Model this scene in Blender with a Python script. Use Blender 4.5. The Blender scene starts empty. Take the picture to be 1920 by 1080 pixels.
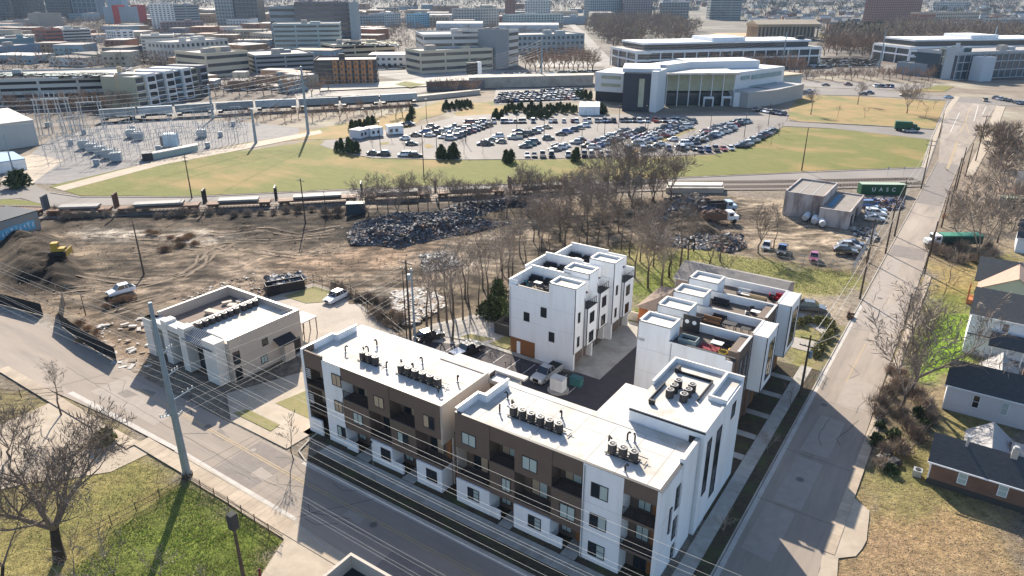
import bpy, math, random
import numpy as np
from mathutils import Vector, Matrix
R = math.radians
sc = bpy.context.scene
col = sc.collection
# ---------------------------------------------------------------- camera
CAMH = 51.0; PITCH = R(22.9); FPX = 1331.0
cam_d = bpy.data.cameras.new('camera'); cam = bpy.data.objects.new('camera', cam_d); col.objects.link(cam)
cam.location = (0, 0, CAMH); cam.rotation_euler = (R(90) - PITCH, 0, 0)
cam_d.sensor_width = 36; cam_d.lens = FPX / 1920 * 36; cam_d.clip_end = 12000; cam_d.clip_start = 0.5
sc.camera = cam
# ---------------------------------------------------------------- light
SUN_EL = 30.0; SHADOW_AZ = -79.2            # direction in which shadows fall, degrees from +X
world = bpy.data.worlds.new('World'); sc.world = world; world.use_nodes = True
wn = world.node_tree.nodes; wl = world.node_tree.links
sky = wn.new('ShaderNodeTexSky'); sky.sky_type = 'NISHITA'; sky.sun_disc = False
sky.sun_elevation = R(SUN_EL)
sky.sun_rotation = R(90 - (SHADOW_AZ + 180))  # clockwise from +Y
sky.air_density = 1.0; sky.dust_density = 1.0; sky.ozone_density = 2.5
bg = wn['Background']; bg.inputs[1].default_value = 0.10
wl.new(sky.outputs[0], bg.inputs[0])
sd = bpy.data.lights.new('sun', 'SUN'); sun = bpy.data.objects.new('sun', sd); col.objects.link(sun)
sd.energy = 5.0; sd.angle = R(0.5); sd.color = (1.0, 0.90, 0.76)
ca, ce = R(SHADOW_AZ), R(SUN_EL)
sun.rotation_euler = Vector((math.cos(ca) * math.cos(ce), math.sin(ca) * math.cos(ce), -math.sin(ce))).to_track_quat('-Z', 'Y').to_euler()
sun.location = (0, 0, 120)
sc.view_settings.view_transform = 'Standard'; sc.view_settings.look = 'None'
sc.view_settings.exposure = 1.15; sc.view_settings.gamma = 1; sc.view_settings.use_curve_mapping = False
sc.render.engine = 'CYCLES'
sc.cycles.max_bounces = 6; sc.cycles.diffuse_bounces = 3; sc.cycles.glossy_bounces = 2
sc.cycles.transparent_max_bounces = 4; sc.cycles.volume_bounces = 0
# ---------------------------------------------------------------- geometry of the place
CP, SP = math.cos(PITCH), math.sin(PITCH)
def G(x, y, z=0.0):
    """world XY of the point at height z seen at photo pixel (x, y) of 1920x1080"""
    dx = (x - 960) / FPX; dy = -(y - 540) / FPX
    d = (dx, CP + dy * SP, -SP + dy * CP); t = (z - CAMH) / d[2]
    return (d[0] * t, d[1] * t)
YAW = R(-34); CU = (math.cos(YAW), math.sin(YAW)); CV = (-math.sin(YAW), math.cos(YAW))
def W(u, v): return (u * CU[0] + v * CV[0], u * CU[1] + v * CV[1])      # street frame -> world
def UV(x, y, z=0.0):
    p = G(x, y, z); return (p[0] * CU[0] + p[1] * CU[1], p[0] * CV[0] + p[1] * CV[1])
def AT(x, y, Y, z=None):
    """(x world, z world) of the point at world depth Y seen at a photo pixel"""
    dx = (x - 960) / FPX; dy = -(y - 540) / FPX
    t = Y / (CP + dy * SP); return dx * t, CAMH + (-SP + dy * CP) * t
# ---------------------------------------------------------------- materials
MATS = {}
def mat(name, c, rough=0.8, c2=None, scale=1.0, bump=0.0, bscale=None, c3=None, scale3=0.1, metal=0.0, spec=0.3, detail=6, var=0.0, coat=0.0, alpha=None, emit=None, stretch=None):
    if name in MATS: return MATS[name]
    m = bpy.data.materials.new(name); m.use_nodes = True; nt = m.node_tree; n = nt.nodes; l = nt.links
    b = n['Principled BSDF']; b.inputs['Roughness'].default_value = rough; b.inputs['Metallic'].default_value = metal
    b.inputs['Specular IOR Level'].default_value = spec
    b.inputs['Base Color'].default_value = (*c, 1)
    if coat: b.inputs['Coat Weight'].default_value = coat
    if emit: b.inputs['Emission Color'].default_value = (*emit[:3], 1); b.inputs['Emission Strength'].default_value = emit[3]
    geo = n.new('ShaderNodeNewGeometry'); src = geo.outputs['Position']
    if stretch:
        mp = n.new('ShaderNodeMapping'); mp.vector_type = 'TEXTURE'; mp.inputs['Scale'].default_value = tuple(1 / q for q in stretch); mp.inputs['Rotation'].default_value = (0, 0, YAW)
        l.new(src, mp.inputs[0]); src = mp.outputs[0]
    out = None
    if c2 is not None:
        t = n.new('ShaderNodeTexNoise'); t.inputs['Scale'].default_value = scale; t.inputs['Detail'].default_value = detail; t.inputs['Roughness'].default_value = 0.65
        l.new(src, t.inputs[0])
        r = n.new('ShaderNodeMapRange'); r.inputs[1].default_value = 0.3; r.inputs[2].default_value = 0.7; l.new(t.outputs[0], r.inputs[0])
        mx = n.new('ShaderNodeMix'); mx.data_type = 'RGBA'; mx.inputs[6].default_value = (*c, 1); mx.inputs[7].default_value = (*c2, 1)
        l.new(r.outputs[0], mx.inputs[0]); out = mx.outputs[2]
    if c3 is not None:
        t = n.new('ShaderNodeTexNoise'); t.inputs['Scale'].default_value = scale3; t.inputs['Detail'].default_value = 5; t.inputs['Roughness'].default_value = 0.6
        l.new(src, t.inputs[0])
        r = n.new('ShaderNodeMapRange'); r.inputs[1].default_value = 0.48; r.inputs[2].default_value = 0.66; l.new(t.outputs[0], r.inputs[0])
        mx = n.new('ShaderNodeMix'); mx.data_type = 'RGBA'; mx.inputs[7].default_value = (*c3, 1)
        if out: l.new(out, mx.inputs[6])
        else: mx.inputs[6].default_value = (*c, 1)
        l.new(r.outputs[0], mx.inputs[0]); out = mx.outputs[2]
    if var:
        oi = n.new('ShaderNodeObjectInfo'); r = n.new('ShaderNodeMapRange'); r.inputs[3].default_value = 1 - var; r.inputs[4].default_value = 1 + var
        l.new(oi.outputs['Random'], r.inputs[0])
        mx = n.new('ShaderNodeVectorMath'); mx.operation = 'SCALE'; l.new(r.outputs[0], mx.inputs['Scale'])
        if out: l.new(out, mx.inputs[0])
        else: mx.inputs[0].default_value = c
        out = mx.outputs[0]
    if out: l.new(out, b.inputs['Base Color'])
    if bump:
        t = n.new('ShaderNodeTexNoise'); t.inputs['Scale'].default_value = bscale or scale * 4; t.inputs['Detail'].default_value = 5
        l.new(src, t.inputs[0])
        bp = n.new('ShaderNodeBump'); bp.inputs['Strength'].default_value = min(1, bump); bp.inputs['Distance'].default_value = 0.1 * max(1, bump)
        l.new(t.outputs[0], bp.inputs['Height']); l.new(bp.outputs[0], b.inputs['Normal'])
    MATS[name] = m; return m
# ---------------------------------------------------------------- mesh builder
class MB:
    def __init__(s): s.v = []; s.f = []; s.m = []
    def quad(s, a, b, c, d, mi=0):
        i = len(s.v); s.v += [a, b, c, d]; s.f.append((i, i + 1, i + 2, i + 3)); s.m.append(mi); return s
    def face(s, pts, mi=0):
        i = len(s.v); s.v += list(pts); s.f.append(tuple(range(i, i + len(pts)))); s.m.append(mi); return s
    def box(s, x0, y0, z0, x1, y1, z1, mi=0):
        if x0 > x1: x0, x1 = x1, x0
        if y0 > y1: y0, y1 = y1, y0
        i = len(s.v)
        s.v += [(x0, y0, z0), (x1, y0, z0), (x1, y1, z0), (x0, y1, z0), (x0, y0, z1), (x1, y0, z1), (x1, y1, z1), (x0, y1, z1)]
        for q in ((0, 3, 2, 1), (4, 5, 6, 7), (0, 1, 5, 4), (1, 2, 6, 5), (2, 3, 7, 6), (3, 0, 4, 7)):
            s.f.append(tuple(i + k for k in q)); s.m.append(mi)
        return s
    def prism(s, pts, z0, z1, mi=0, mt=None, bottom=True):
        n = len(pts); i = len(s.v)
        a = sum(pts[k][0] * pts[(k + 1) % n][1] - pts[(k + 1) % n][0] * pts[k][1] for k in range(n))
        if a < 0: pts = pts[::-1]
        f0 = z0 if callable(z0) else (lambda p: z0); f1 = z1 if callable(z1) else (lambda p: z1)
        s.v += [(p[0], p[1], f0(p)) for p in pts] + [(p[0], p[1], f1(p)) for p in pts]
        for k in range(n): s.f.append((i + k, i + (k + 1) % n, i + n + (k + 1) % n, i + n + k)); s.m.append(mi)
        s.f.append(tuple(i + n + k for k in range(n))); s.m.append(mi if mt is None else mt)
        if bottom: s.f.append(tuple(i + n - 1 - k for k in range(n))); s.m.append(mi)
        return s
    def tube(s, p, q, r0, r1=None, n=6, mi=0, caps=True):
        if r1 is None: r1 = r0
        p = Vector(p); q = Vector(q); d = (q - p)
        if d.length < 1e-6: return s
        d.normalize(); a = d.orthogonal().normalized(); b = d.cross(a); i = len(s.v)
        for k in range(n):
            t = 2 * math.pi * k / n; o = a * math.cos(t) + b * math.sin(t)
            s.v.append(tuple(p + o * r0)); s.v.append(tuple(q + o * r1))
        for k in range(n):
            j = (k + 1) % n; s.f.append((i + 2 * k, i + 2 * j, i + 2 * j + 1, i + 2 * k + 1)); s.m.append(mi)
        if caps:
            s.f.append(tuple(i + 2 * (n - 1 - k) for k in range(n))); s.m.append(mi)
            s.f.append(tuple(i + 2 * k + 1 for k in range(n))); s.m.append(mi)
        return s
    def blob(s, c, r, seed=0, mi=0, sq=(1, 1, 1), jit=0.2):
        rnd = random.Random(seed); ph = (1 + 5 ** .5) / 2
        vs = [(-1, ph, 0), (1, ph, 0), (-1, -ph, 0), (1, -ph, 0), (0, -1, ph), (0, 1, ph), (0, -1, -ph), (0, 1, -ph), (ph, 0, -1), (ph, 0, 1), (-ph, 0, -1), (-ph, 0, 1)]
        fs = [(0, 11, 5), (0, 5, 1), (0, 1, 7), (0, 7, 10), (0, 10, 11), (1, 5, 9), (5, 11, 4), (11, 10, 2), (10, 7, 6), (7, 1, 8), (3, 9, 4), (3, 4, 2), (3, 2, 6), (3, 6, 8), (3, 8, 9), (4, 9, 5), (2, 4, 11), (6, 2, 10), (8, 6, 7), (9, 8, 1)]
        i = len(s.v)
        for v in vs:
            k = r / 1.902 * (1 + rnd.uniform(-jit, jit)); s.v.append((c[0] + v[0] * k * sq[0], c[1] + v[1] * k * sq[1], c[2] + v[2] * k * sq[2]))
        for f in fs: s.f.append(tuple(i + k for k in f)); s.m.append(mi)
        return s
    def mesh(s, name, mats):
        me = bpy.data.meshes.new(name); me.from_pydata([tuple(map(float, v)) for v in s.v], [], s.f)
        if not isinstance(mats, (list, tuple)): mats = [mats]
        for m in mats: me.materials.append(m)
        if len(mats) > 1: me.polygons.foreach_set('material_index', s.m)
        me.update(); return me
    def build(s, name, mats, parent=None):
        return link(name, s.mesh(name, mats), parent)
def link(name, me, parent=None, loc=None, rz=None):
    o = bpy.data.objects.new(name, me); col.objects.link(o)
    if parent: o.parent = parent
    if loc is not None: o.location = loc
    if rz is not None: o.rotation_euler.z = rz
    return o
def tag(o, label=None, cat=None, group=None, kind=None):
    if label: o['label'] = label
    if cat: o['category'] = cat
    if group: o['group'] = group
    if kind: o['kind'] = kind
    return o
def empty(name, loc=(0, 0, 0), rz=0.0, label=None, cat=None, group=None):
    o = bpy.data.objects.new(name, None); col.objects.link(o); o.empty_display_size = 0.2
    o.location = loc; o.rotation_euler = (0, 0, rz); return tag(o, label, cat, group)
def copy_tree(o, parent=None, kids=None):
    if kids is None:
        kids = {}
        for x in bpy.data.objects:
            if x.parent: kids.setdefault(x.parent.name, []).append(x)
    c = o.copy(); col.objects.link(c); c.parent = parent
    for ch in kids.get(o.name, []): copy_tree(ch, c, kids)
    return c
def ordn(i):
    a = ['first', 'second', 'third', 'fourth', 'fifth', 'sixth', 'seventh', 'eighth', 'ninth', 'tenth', 'eleventh', 'twelfth', 'thirteenth', 'fourteenth', 'fifteenth', 'sixteenth', 'seventeenth', 'eighteenth', 'nineteenth']
    if i < 19: return a[i]
    t, u = divmod(i + 1, 10); w = ['', '', 'twent', 'thirt', 'fort', 'fift', 'sixt', 'sevent', 'eight', 'ninet'][t] if t < 10 else 'hundredt'
    return w + 'ieth' if u == 0 else w + 'y-' + a[u - 1]
def _o(i): return ['first', 'second', 'third', 'fourth', 'fifth', 'sixth', 'seventh', 'eighth', 'ninth', 'tenth', 'eleventh', 'twelfth', 'thirteenth', 'fourteenth', 'fifteenth', 'sixteenth', 'seventeenth', 'eighteenth', 'nineteenth', 'twentieth'][i] if i < 20 else ('twenty-' + ordn(i - 20) if i < 29 else ('thirtieth' if i==29 else ('thirty-' + ordn(i - 30) if i < 39 else '%dth' % (i + 1))))
def sheet(name, pts, m, z=0.05, uv=False, px=True, kind='structure', jit=0.0, seg=3.0, parent=None, label=None, cat=None):
    """flat ground sheet; pts are photo pixels on the ground, or street-frame (u,v)"""
    P = [W(*p) if uv else (G(*p) if px else p) for p in pts]
    if jit:
        rnd = random.Random(hash(name) % 1000 if False else len(pts) * 7 + 3); Q = []
        for a, b in zip(P, P[1:] + P[:1]):
            L = math.hypot(b[0] - a[0], b[1] - a[1]); n = max(1, int(L / seg))
            for k in range(n):
                t = k / n; Q.append((a[0] + (b[0] - a[0]) * t + rnd.uniform(-jit, jit), a[1] + (b[1] - a[1]) * t + rnd.uniform(-jit, jit)))
        P = Q
    a = sum(P[k][0] * P[(k + 1) % len(P)][1] - P[(k + 1) % len(P)][0] * P[k][1] for k in range(len(P)))
    if a < 0: P = P[::-1]
    b = MB(); b.face([(p[0], p[1], z) for p in P]); o = b.build(name, m, parent)
    tag(o, label, cat, None, kind); return o
def frame(name, u, v, label, cat, group=None, z=0):
    x, y = W(u, v); return empty(name, (x, y, z), YAW, label, cat, group)
# vectorised value noise
_rs = np.random.RandomState(7); _T = _rs.rand(256, 256)
def vnoise(x, y, s, off=0):
    x = x / s + off * 17.3; y = y / s + off * 9.1; xi = np.floor(x).astype(int); yi = np.floor(y).astype(int); fx = x - xi; fy = y - yi
    fx = fx * fx * (3 - 2 * fx); fy = fy * fy * (3 - 2 * fy); t = lambda a, b: _T[a % 256, b % 256]
    return (t(xi, yi) * (1 - fx) + t(xi + 1, yi) * fx) * (1 - fy) + (t(xi, yi + 1) * (1 - fx) + t(xi + 1, yi + 1) * fx) * fy
def fbm(x, y, s, o=0, n=4):
    r = 0; a = 1; t = 0
    for k in range(n): r = r + a * vnoise(x, y, s / 2 ** k, o + k); t += a; a *= .55
    return r / t
def polydist(x, y, P):
    """signed distance (negative inside)"""
    d = np.full(x.shape, 1e9); ins = np.zeros(x.shape, bool)
    for (ax, ay), (bx, by) in zip(P, P[1:] + P[:1]):
        ex, ey = bx - ax, by - ay; t = np.clip(((x - ax) * ex + (y - ay) * ey) / (ex * ex + ey * ey + 1e-9), 0, 1)
        d = np.minimum(d, np.hypot(x - ax - t * ex, y - ay - t * ey))
        c = ((ay > y) != (by > y)) & (x < (bx - ax) * (y - ay) / ((by - ay) if by != ay else 1e-9) + ax); ins ^= c
    return np.where(ins, -d, d)
# ================================================================ GROUND
def vcol_mat(name, rough=0.95, dscale=1.2, dcon=0.5, bump=0.6, bscale=2.5, sc2=9.0):
    m = bpy.data.materials.new(name); m.use_nodes = True; nt = m.node_tree; n = nt.nodes; l = nt.links
    b = n['Principled BSDF']; b.inputs['Roughness'].default_value = rough; b.inputs['Specular IOR Level'].default_value = 0.15
    at = n.new('ShaderNodeVertexColor'); at.layer_name = 'col'
    geo = n.new('ShaderNodeNewGeometry')
    t = n.new('ShaderNodeTexNoise'); t.inputs['Scale'].default_value = dscale; t.inputs['Detail'].default_value = 9; t.inputs['Roughness'].default_value = 0.78
    l.new(geo.outputs['Position'], t.inputs[0])
    r = n.new('ShaderNodeMapRange'); r.inputs[1].default_value = 0.32; r.inputs[2].default_value = 0.68; r.inputs[3].default_value = 1 - dcon; r.inputs[4].default_value = 1 + dcon; r.clamp = False
    l.new(t.outputs[0], r.inputs[0])
    v = n.new('ShaderNodeVectorMath'); v.operation = 'SCALE'; l.new(at.outputs[0], v.inputs[0]); l.new(r.outputs[0], v.inputs['Scale'])
    mxv = n.new('ShaderNodeVectorMath'); mxv.operation = 'MAXIMUM'; mxv.inputs[1].default_value = (0.012, 0.01, 0.008); l.new(v.outputs[0], mxv.inputs[0])
    l.new(mxv.outputs[0], b.inputs['Base Color'])
    t2 = n.new('ShaderNodeTexNoise'); t2.inputs['Scale'].default_value = bscale; t2.inputs['Detail'].default_value = 8; t2.inputs['Roughness'].default_value = 0.75
    l.new(geo.outputs['Position'], t2.inputs[0])
    bp = n.new('ShaderNodeBump'); bp.inputs['Strength'].default_value = bump; bp.inputs['Distance'].default_value = 0.35
    l.new(t2.outputs[0], bp.inputs['Height']); l.new(bp.outputs[0], b.inputs['Normal'])
    return m
def gpoly(pts): return [G(*p) for p in pts]
GRASS_G = (0.145, 0.165, 0.04); GRASS_B = (0.34, 0.24, 0.10); GRASS_Y = (0.26, 0.22, 0.085); DIRT = (0.205, 0.155, 0.108); DIRT_D = (0.042, 0.030, 0.022)
DIRT_O = (0.33, 0.22, 0.14); PALE = (0.52, 0.46, 0.38); LEAF = (0.20, 0.155, 0.105); GRAVEL = (0.40, 0.36, 0.31); VIVID = (0.15, 0.20, 0.03)
# colour patches: (colour, polygon in photo pixels, softness m, noise m, strength)
PATCH = [
 (DIRT, [(0,430),(60,425),(150,410),(640,388),(1000,378),(1250,372),(1340,360),(1480,380),(1475,405),(1610,440),(1655,455),(1640,500),(1600,540),(1500,500),(1400,480),(1250,465),(1180,470),(1000,520),(930,560),(760,640),(590,560),(500,555),(290,580),(280,690),(110,600),(0,560)], 1.5, 3, 1),
 (PALE, [(150,428),(330,432),(430,440),(440,450),(330,455),(200,445)], 3, 9, .75),
 (PALE, [(640,395),(720,392),(820,420),(660,415)], 2, 8, .6),
 ((0.34,0.26,0.19), [(290,500),(480,470),(640,455),(800,470),(900,440),(1010,400),(1030,440),(960,520),(760,540),(600,530),(450,550),(300,560),(150,560),(200,530)], 4, 8, .8),
 (DIRT_O, [(480,490),(640,470),(760,480),(700,505),(560,510)], 3, 8, .6), (DIRT_O, [(660,460),(900,462),(820,480),(700,478)], 3, 8, .7),
 (DIRT_O, [(150,590),(230,600),(290,640),(290,720),(230,690),(160,650)], 2, 4, .8), (DIRT_O, [(1390,380),(1450,400),(1470,440),(1400,470),(1360,430)], 3, 7, .7),
 (DIRT_O, [(1430,470),(1600,440),(1560,430),(1480,415)], 3, 7, .5),
 ((0.45,0.37,0.27), [(1350,370),(1470,375),(1470,400),(1600,440),(1640,460),(1610,500),(1440,480),(1370,450)], 3, 6, .6),
 (PALE, [(810,480),(900,450),(1020,400),(1000,470),(900,540),(830,520)], 3, 8, .5), (PALE, [(690,530),(800,535),(820,580),(760,620),(700,580)], 2, 6, .55),
 (DIRT_D, [(-30,440),(60,440),(110,445),(150,490),(155,525),(130,550),(80,552),(20,545),(-30,530)], 1.5, 3, .92), ((.2,.15,.10), [(0,470),(60,462),(95,490),(60,510),(0,510)], 2, 4, .6),
 (DIRT_D, [(60,410),(400,400),(640,396),(640,424),(400,422),(200,426),(60,440)], 1.5, 6, .8), (DIRT_D, [(420,420),(640,410),(720,420),(620,455),(470,475),(420,455)], 2, 9, .75), (DIRT_D, [(150,455),(260,450),(300,465),(200,480)], 2, 7, .5), (DIRT_D, [(330,500),(420,480),(440,500),(350,525)], 1.5, 5, .5),
 (DIRT_D, [(640,440),(660,400),(760,380),(1000,378),(1000,400),(860,440),(740,465),(660,460)], 1, 3, .8),
 ((0.16,0.12,0.09), [(1240,370),(1360,375),(1400,400),(1400,470),(1330,470),(1240,450)], 2, 5, .75),
 (LEAF, [(900,400),(1180,390),(1260,400),(1270,470),(1180,500),(1000,520),(960,560),(880,560),(860,480)], 4, 10, .65),
 (LEAF, [(780,540),(950,520),(950,600),(870,620),(770,640),(740,600)], 2, 5, .8),
 (LEAF, [(610,520),(760,560),(770,640),(730,640),(600,560)], 2, 4, .55),
 ((0.19,0.15,0.11), [(115,600),(500,560),(590,545),(600,560),(570,640),(560,760),(430,740),(260,690)], 1, 3, .6),
 (GRASS_Y, [(1150,470),(1290,455),(1420,480),(1500,505),(1610,500),(1600,530),(1590,555),(1480,560),(1300,530),(1190,540)], 2, 5, .9),
 (GRASS_G, [(1180,500),(1290,480),(1290,540),(1220,600),(1185,600)], 2, 5, .8), (GRASS_G, [(1330,470),(1500,500),(1600,510),(1590,550),(1490,545),(1330,500)], 2, 7, .55),
 (VIVID, [(1185,520),(1260,510),(1240,580),(1190,590)], 3, 5, .5),
 ((0.33,0.27,0.2), [(1480,555),(1600,560),(1600,610),(1490,600)], 1.5, 3, .8), (GRASS_Y, [(1480,590),(1560,600),(1540,700),(1470,720),(1480,640)], 1.5, 3, .8), (GRASS_G, [(1490,620),(1530,625),(1505,690),(1480,680)], 1.5, 3, .6),
 # right side of the side street
 (GRASS_Y, [(1760,480),(1920,470),(1920,1080),(1540,1080),(1600,880),(1650,740),(1740,560)], 1, 5, .9), (LEAF, [(1640,720),(1760,660),(1780,760),(1740,860),(1660,900),(1610,880)], 2, 5, .85),
 ((.36,.24,.13), [(1590,950),(1920,930),(1920,1090),(1540,1090)], 2, 5, .85), (GRASS_G, [(1750,535),(1830,540),(1810,670),(1720,710),(1735,600)], 2, 2, .9), ((.22,.36,.02), [(1745,600),(1820,580),(1808,680),(1725,705)], 1.5, 2, .9),
 (GRASS_G, [(1690,830),(1760,840),(1740,900),(1680,920),(1620,940),(1620,900)], 2, 4, .5), (DIRT_O, [(1590,900),(1650,910),(1680,960),(1600,1010),(1560,1010)], 2, 4, .5),
 (GRASS_B, [(1760,490),(1840,490),(1830,540),(1740,550)], 2, 4, .7), (LEAF, [(1720,400),(1920,380),(1920,470),(1760,490)], 2, 6, .7), ((0.24,0.18,0.13), [(1780,300),(1920,330),(1920,400),(1730,400)], 3, 8, .7),
 (LEAF, [(1830,950),(1920,970),(1920,1080),(1800,1080)], 3, 6, .4), ((0.3,0.2,0.13),[(1570,1000),(1720,1000),(1700,1080),(1540,1080)],2,5,.4),
 # foreground lower left
 (GRASS_Y, [(-150,720),(120,760),(290,845),(350,900),(530,1010),(470,1100),(-200,1100)], 1, 3, 1), (LEAF, [(0,690),(110,750),(250,790),(230,850),(0,960)], 1.5, 5, .45),
 (GRASS_G, [(350,895),(530,1005),(480,1100),(100,1100),(240,980)], 1.2, 3, 1), (VIVID, [(380,940),(500,1000),(480,1080),(300,1080),(270,1010)], 2, 4, .65), (GRASS_G, [(230,880),(330,870),(260,960),(100,1000)], 2, 5, .5),
 ((0.42,0.38,0.33), [(-20,560),(110,600),(260,690),(270,720),(230,705),(0,610)], 1, 3, .7),
]
def heights(X, Y):
    h = np.zeros(X.shape)
    def inside(px, soft): return np.clip(-polydist(X, Y, gpoly(px)) / soft, 0, 1)
    d = inside(PATCH[0][1], 3.0)
    h += d * (fbm(X, Y, 9, 3) - .55) * 1.1 + d * (fbm(X, Y, 2.2, 5) - .5) * 0.35
    d2 = inside([(0,440),(60,438),(115,445),(155,500),(140,540),(100,548),(40,530),(0,520)], 4.0)
    h += d2 * (2.2 + 2.2 * (fbm(X, Y, 4, 8) - .4) + 1.0 * (fbm(X, Y, 1.4, 9) - .5))
    d3 = inside([(1240,375),(1310,372),(1350,400),(1350,440),(1300,460),(1240,450)], 3.0)
    h += d3 * (1.1 + 2.0 * (fbm(X, Y, 3, 12) - .4))
    d4 = inside([(630,385),(1050,385),(1010,400),(860,432),(740,452),(660,440)], 4.0)
    h += d4 * 0.5
    d5 = inside([(400,405),(640,395),(640,430),(500,450),(400,430)], 3.0); h += d5 * 1.2 * (fbm(X, Y * 1.7, 4, 2) - .35)
    return h
def ground_grid(name, x0, x1, y0, y1, step, m, base, z0=0.0, relief=True):
    nx = int((x1 - x0) / step) + 1; ny = int((y1 - y0) / step) + 1
    X, Y = np.meshgrid(np.linspace(x0, x1, nx), np.linspace(y0, y1, ny))
    C = np.empty(X.shape + (3,)); C[:] = base
    n0 = fbm(X, Y, 14, 20)[..., None]; C = C * (0.7 + 0.6 * n0)
    wob = (fbm(X, Y, 6, 31) - .5) * 2 + (fbm(X, Y, 1.6, 33) - .5)
    for c, px, soft, noi, st in PATCH:
        P = gpoly(px); xs = [p[0] for p in P]; ys = [p[1] for p in P]; mg = soft + noi + 2
        i0, i1 = np.searchsorted(Y[:, 0], [min(ys) - mg, max(ys) + mg]); j0, j1 = np.searchsorted(X[0], [min(xs) - mg, max(xs) + mg])
        if i1 <= i0 or j1 <= j0: continue
        s = (slice(i0, i1), slice(j0, j1)); d = polydist(X[s], Y[s], P)
        w = (np.clip(0.5 - (d + wob[s] * noi) / (2 * soft), 0, 1) * st)[..., None]
        cc = np.array(c) * (0.82 + 0.36 * fbm(X[s], Y[s], 3.5, 40)[..., None])
        C[s] = C[s] * (1 - w) + cc * w
    if relief:
        md = np.clip(-polydist(X, Y, gpoly(PATCH[0][1])) / 4, 0, 1)
        wx = X + 9 * (fbm(X, Y, 25, 80) - .5); wy = Y + 9 * (fbm(X, Y, 25, 85) - .5)
        for sc3, kx, ky, am, oo in ((2.2, .16, 1, .75, 90), (1.3, .10, .9, .6, 95), (4.5, .3, 1, .65, 99)):
            rd = 1 - np.abs(fbm(wx * kx + wy * .1, wy * ky, sc3, oo, 3) - .5) * 9; rd = np.clip(rd, 0, 1) * (fbm(X, Y, 18, oo + 3) > .42)
            C *= (1 - am * rd * md)[..., None]  # streaks hold muddy tracks and ridge shadows put into the soil colour
        C *= (1 + md * (fbm(X, Y, 1.6, 66, 3) - .5) * 1.4)[..., None]
    Z = z0 + (heights(X, Y) if relief else 0 * X) + (fbm(X, Y, 1.5, 50) - .8) * 0.10 * relief
    V = np.stack([X, Y, Z], -1).reshape(-1, 3)
    idx = np.arange(nx * ny).reshape(ny, nx)
    F = np.stack([idx[:-1, :-1], idx[:-1, 1:], idx[1:, 1:], idx[1:, :-1]], -1).reshape(-1, 4)
    me = bpy.data.meshes.new(name); me.vertices.add(len(V)); me.vertices.foreach_set('co', V.ravel())
    me.loops.add(F.size); me.loops.foreach_set('vertex_index', F.ravel().astype(np.int32))
    me.polygons.add(len(F)); me.polygons.foreach_set('loop_start', np.arange(0, F.size, 4, dtype=np.int32)); me.polygons.foreach_set('use_smooth', np.ones(len(F), bool))
    me.update(); a = me.color_attributes.new('col', 'FLOAT_COLOR', 'POINT')
    a.data.foreach_set('color', np.concatenate([C.reshape(-1, 3), np.ones((len(V), 1))], 1).ravel().astype(np.float32))
    me.materials.append(m); o = link(name, me); o['kind'] = 'structure'; return o
GM = vcol_mat('soil', dcon=.6, dscale=.9, bump=.9); ground_grid('ground', -176, 176, 38, 222, 0.75, GM, (0.22, 0.185, 0.145))
far_m = mat('far_ground', (0.13, 0.115, 0.09), 0.95, (0.07, 0.065, 0.05), 0.03, 0, None, (0.20, 0.18, 0.15), 0.012, detail=9)
sheet('terrain', [(-9000, -200), (9000, -200), (9000, 9000), (-9000, 9000)], far_m, -0.9, px=False)
for nm, xx, yy in (('terrain', (-9000, -176), (-200, 9000)),): pass
b = MB()
for x0, y0, x1, y1 in ((-1500, -100, 1500, 38), (-1500, 38, -176, 222), (176, 38, 1500, 222), (-1500, 222, 1500, 700)): b.face([(x0, y0, -.06), (x1, y0, -.06), (x1, y1, -.06), (x0, y1, -.06)])
o = b.build('ground', mat('mid_ground', (0.24, 0.19, 0.14), 0.95, (0.13, 0.105, 0.08), 0.08, 0.5, 0.8, (0.30, 0.27, 0.2), 0.03, detail=9)); o['kind'] = 'structure'
# lawns far
lawn = mat('lawn', (0.15, 0.145, 0.030), 0.95, (0.10, 0.112, 0.016), 0.5, 1.2, 1.5, (0.25, 0.17, 0.06), 0.06, detail=12, stretch=(0.6, 1.0, 1))
lawn_b = mat('dry_lawn', (0.33, 0.20, 0.09), 0.95, (0.20, 0.165, 0.05), 0.16, 0.8, 1.5, (0.13, 0.14, 0.04), 0.045, detail=12)
sheet('lawn', [(95,350),(130,335),(330,295),(480,280),(600,262),(650,285),(700,297),(1000,300),(1260,295),(1340,290),(1420,268),(1470,238),(1560,241),(1700,250),(1745,262),(1740,290),(1725,313),(1500,322),(1250,333),(1000,342),(700,352),(350,368),(150,366)], lawn, 0.03, jit=.5, seg=6)
sheet('bare_lawn', [(1480,203),(1500,182),(1530,178),(1700,186),(1780,190),(1765,215),(1752,243),(1640,236),(1500,228),(1478,222)], lawn_b, 0.03, jit=.4, seg=6)
sheet('verge', [(600,262),(560,262),(200,300),(95,345),(60,345),(120,320),(300,285),(560,248),(780,205),(830,188),(835,212),(790,225),(760,245),(700,245),(640,260)], lawn_b, 0.02, jit=.5, seg=6)
sheet('verge', [(0,372),(70,378),(90,395),(70,400),(0,400)], lawn, 0.04, jit=.2)
sheet('verge', [(1440,333),(1700,330),(1720,336),(1600,341),(1440,345)], lawn, 0.04, jit=.2)
sheet('verge', [(850,212),(870,204),(960,196),(990,202),(950,212),(930,218),(860,218)], lawn_b, 0.04, jit=.3)
sheet('verge', [(1380,212),(1420,212),(1425,219),(1350,222)], lawn_b, .05, jit=.3)
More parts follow.
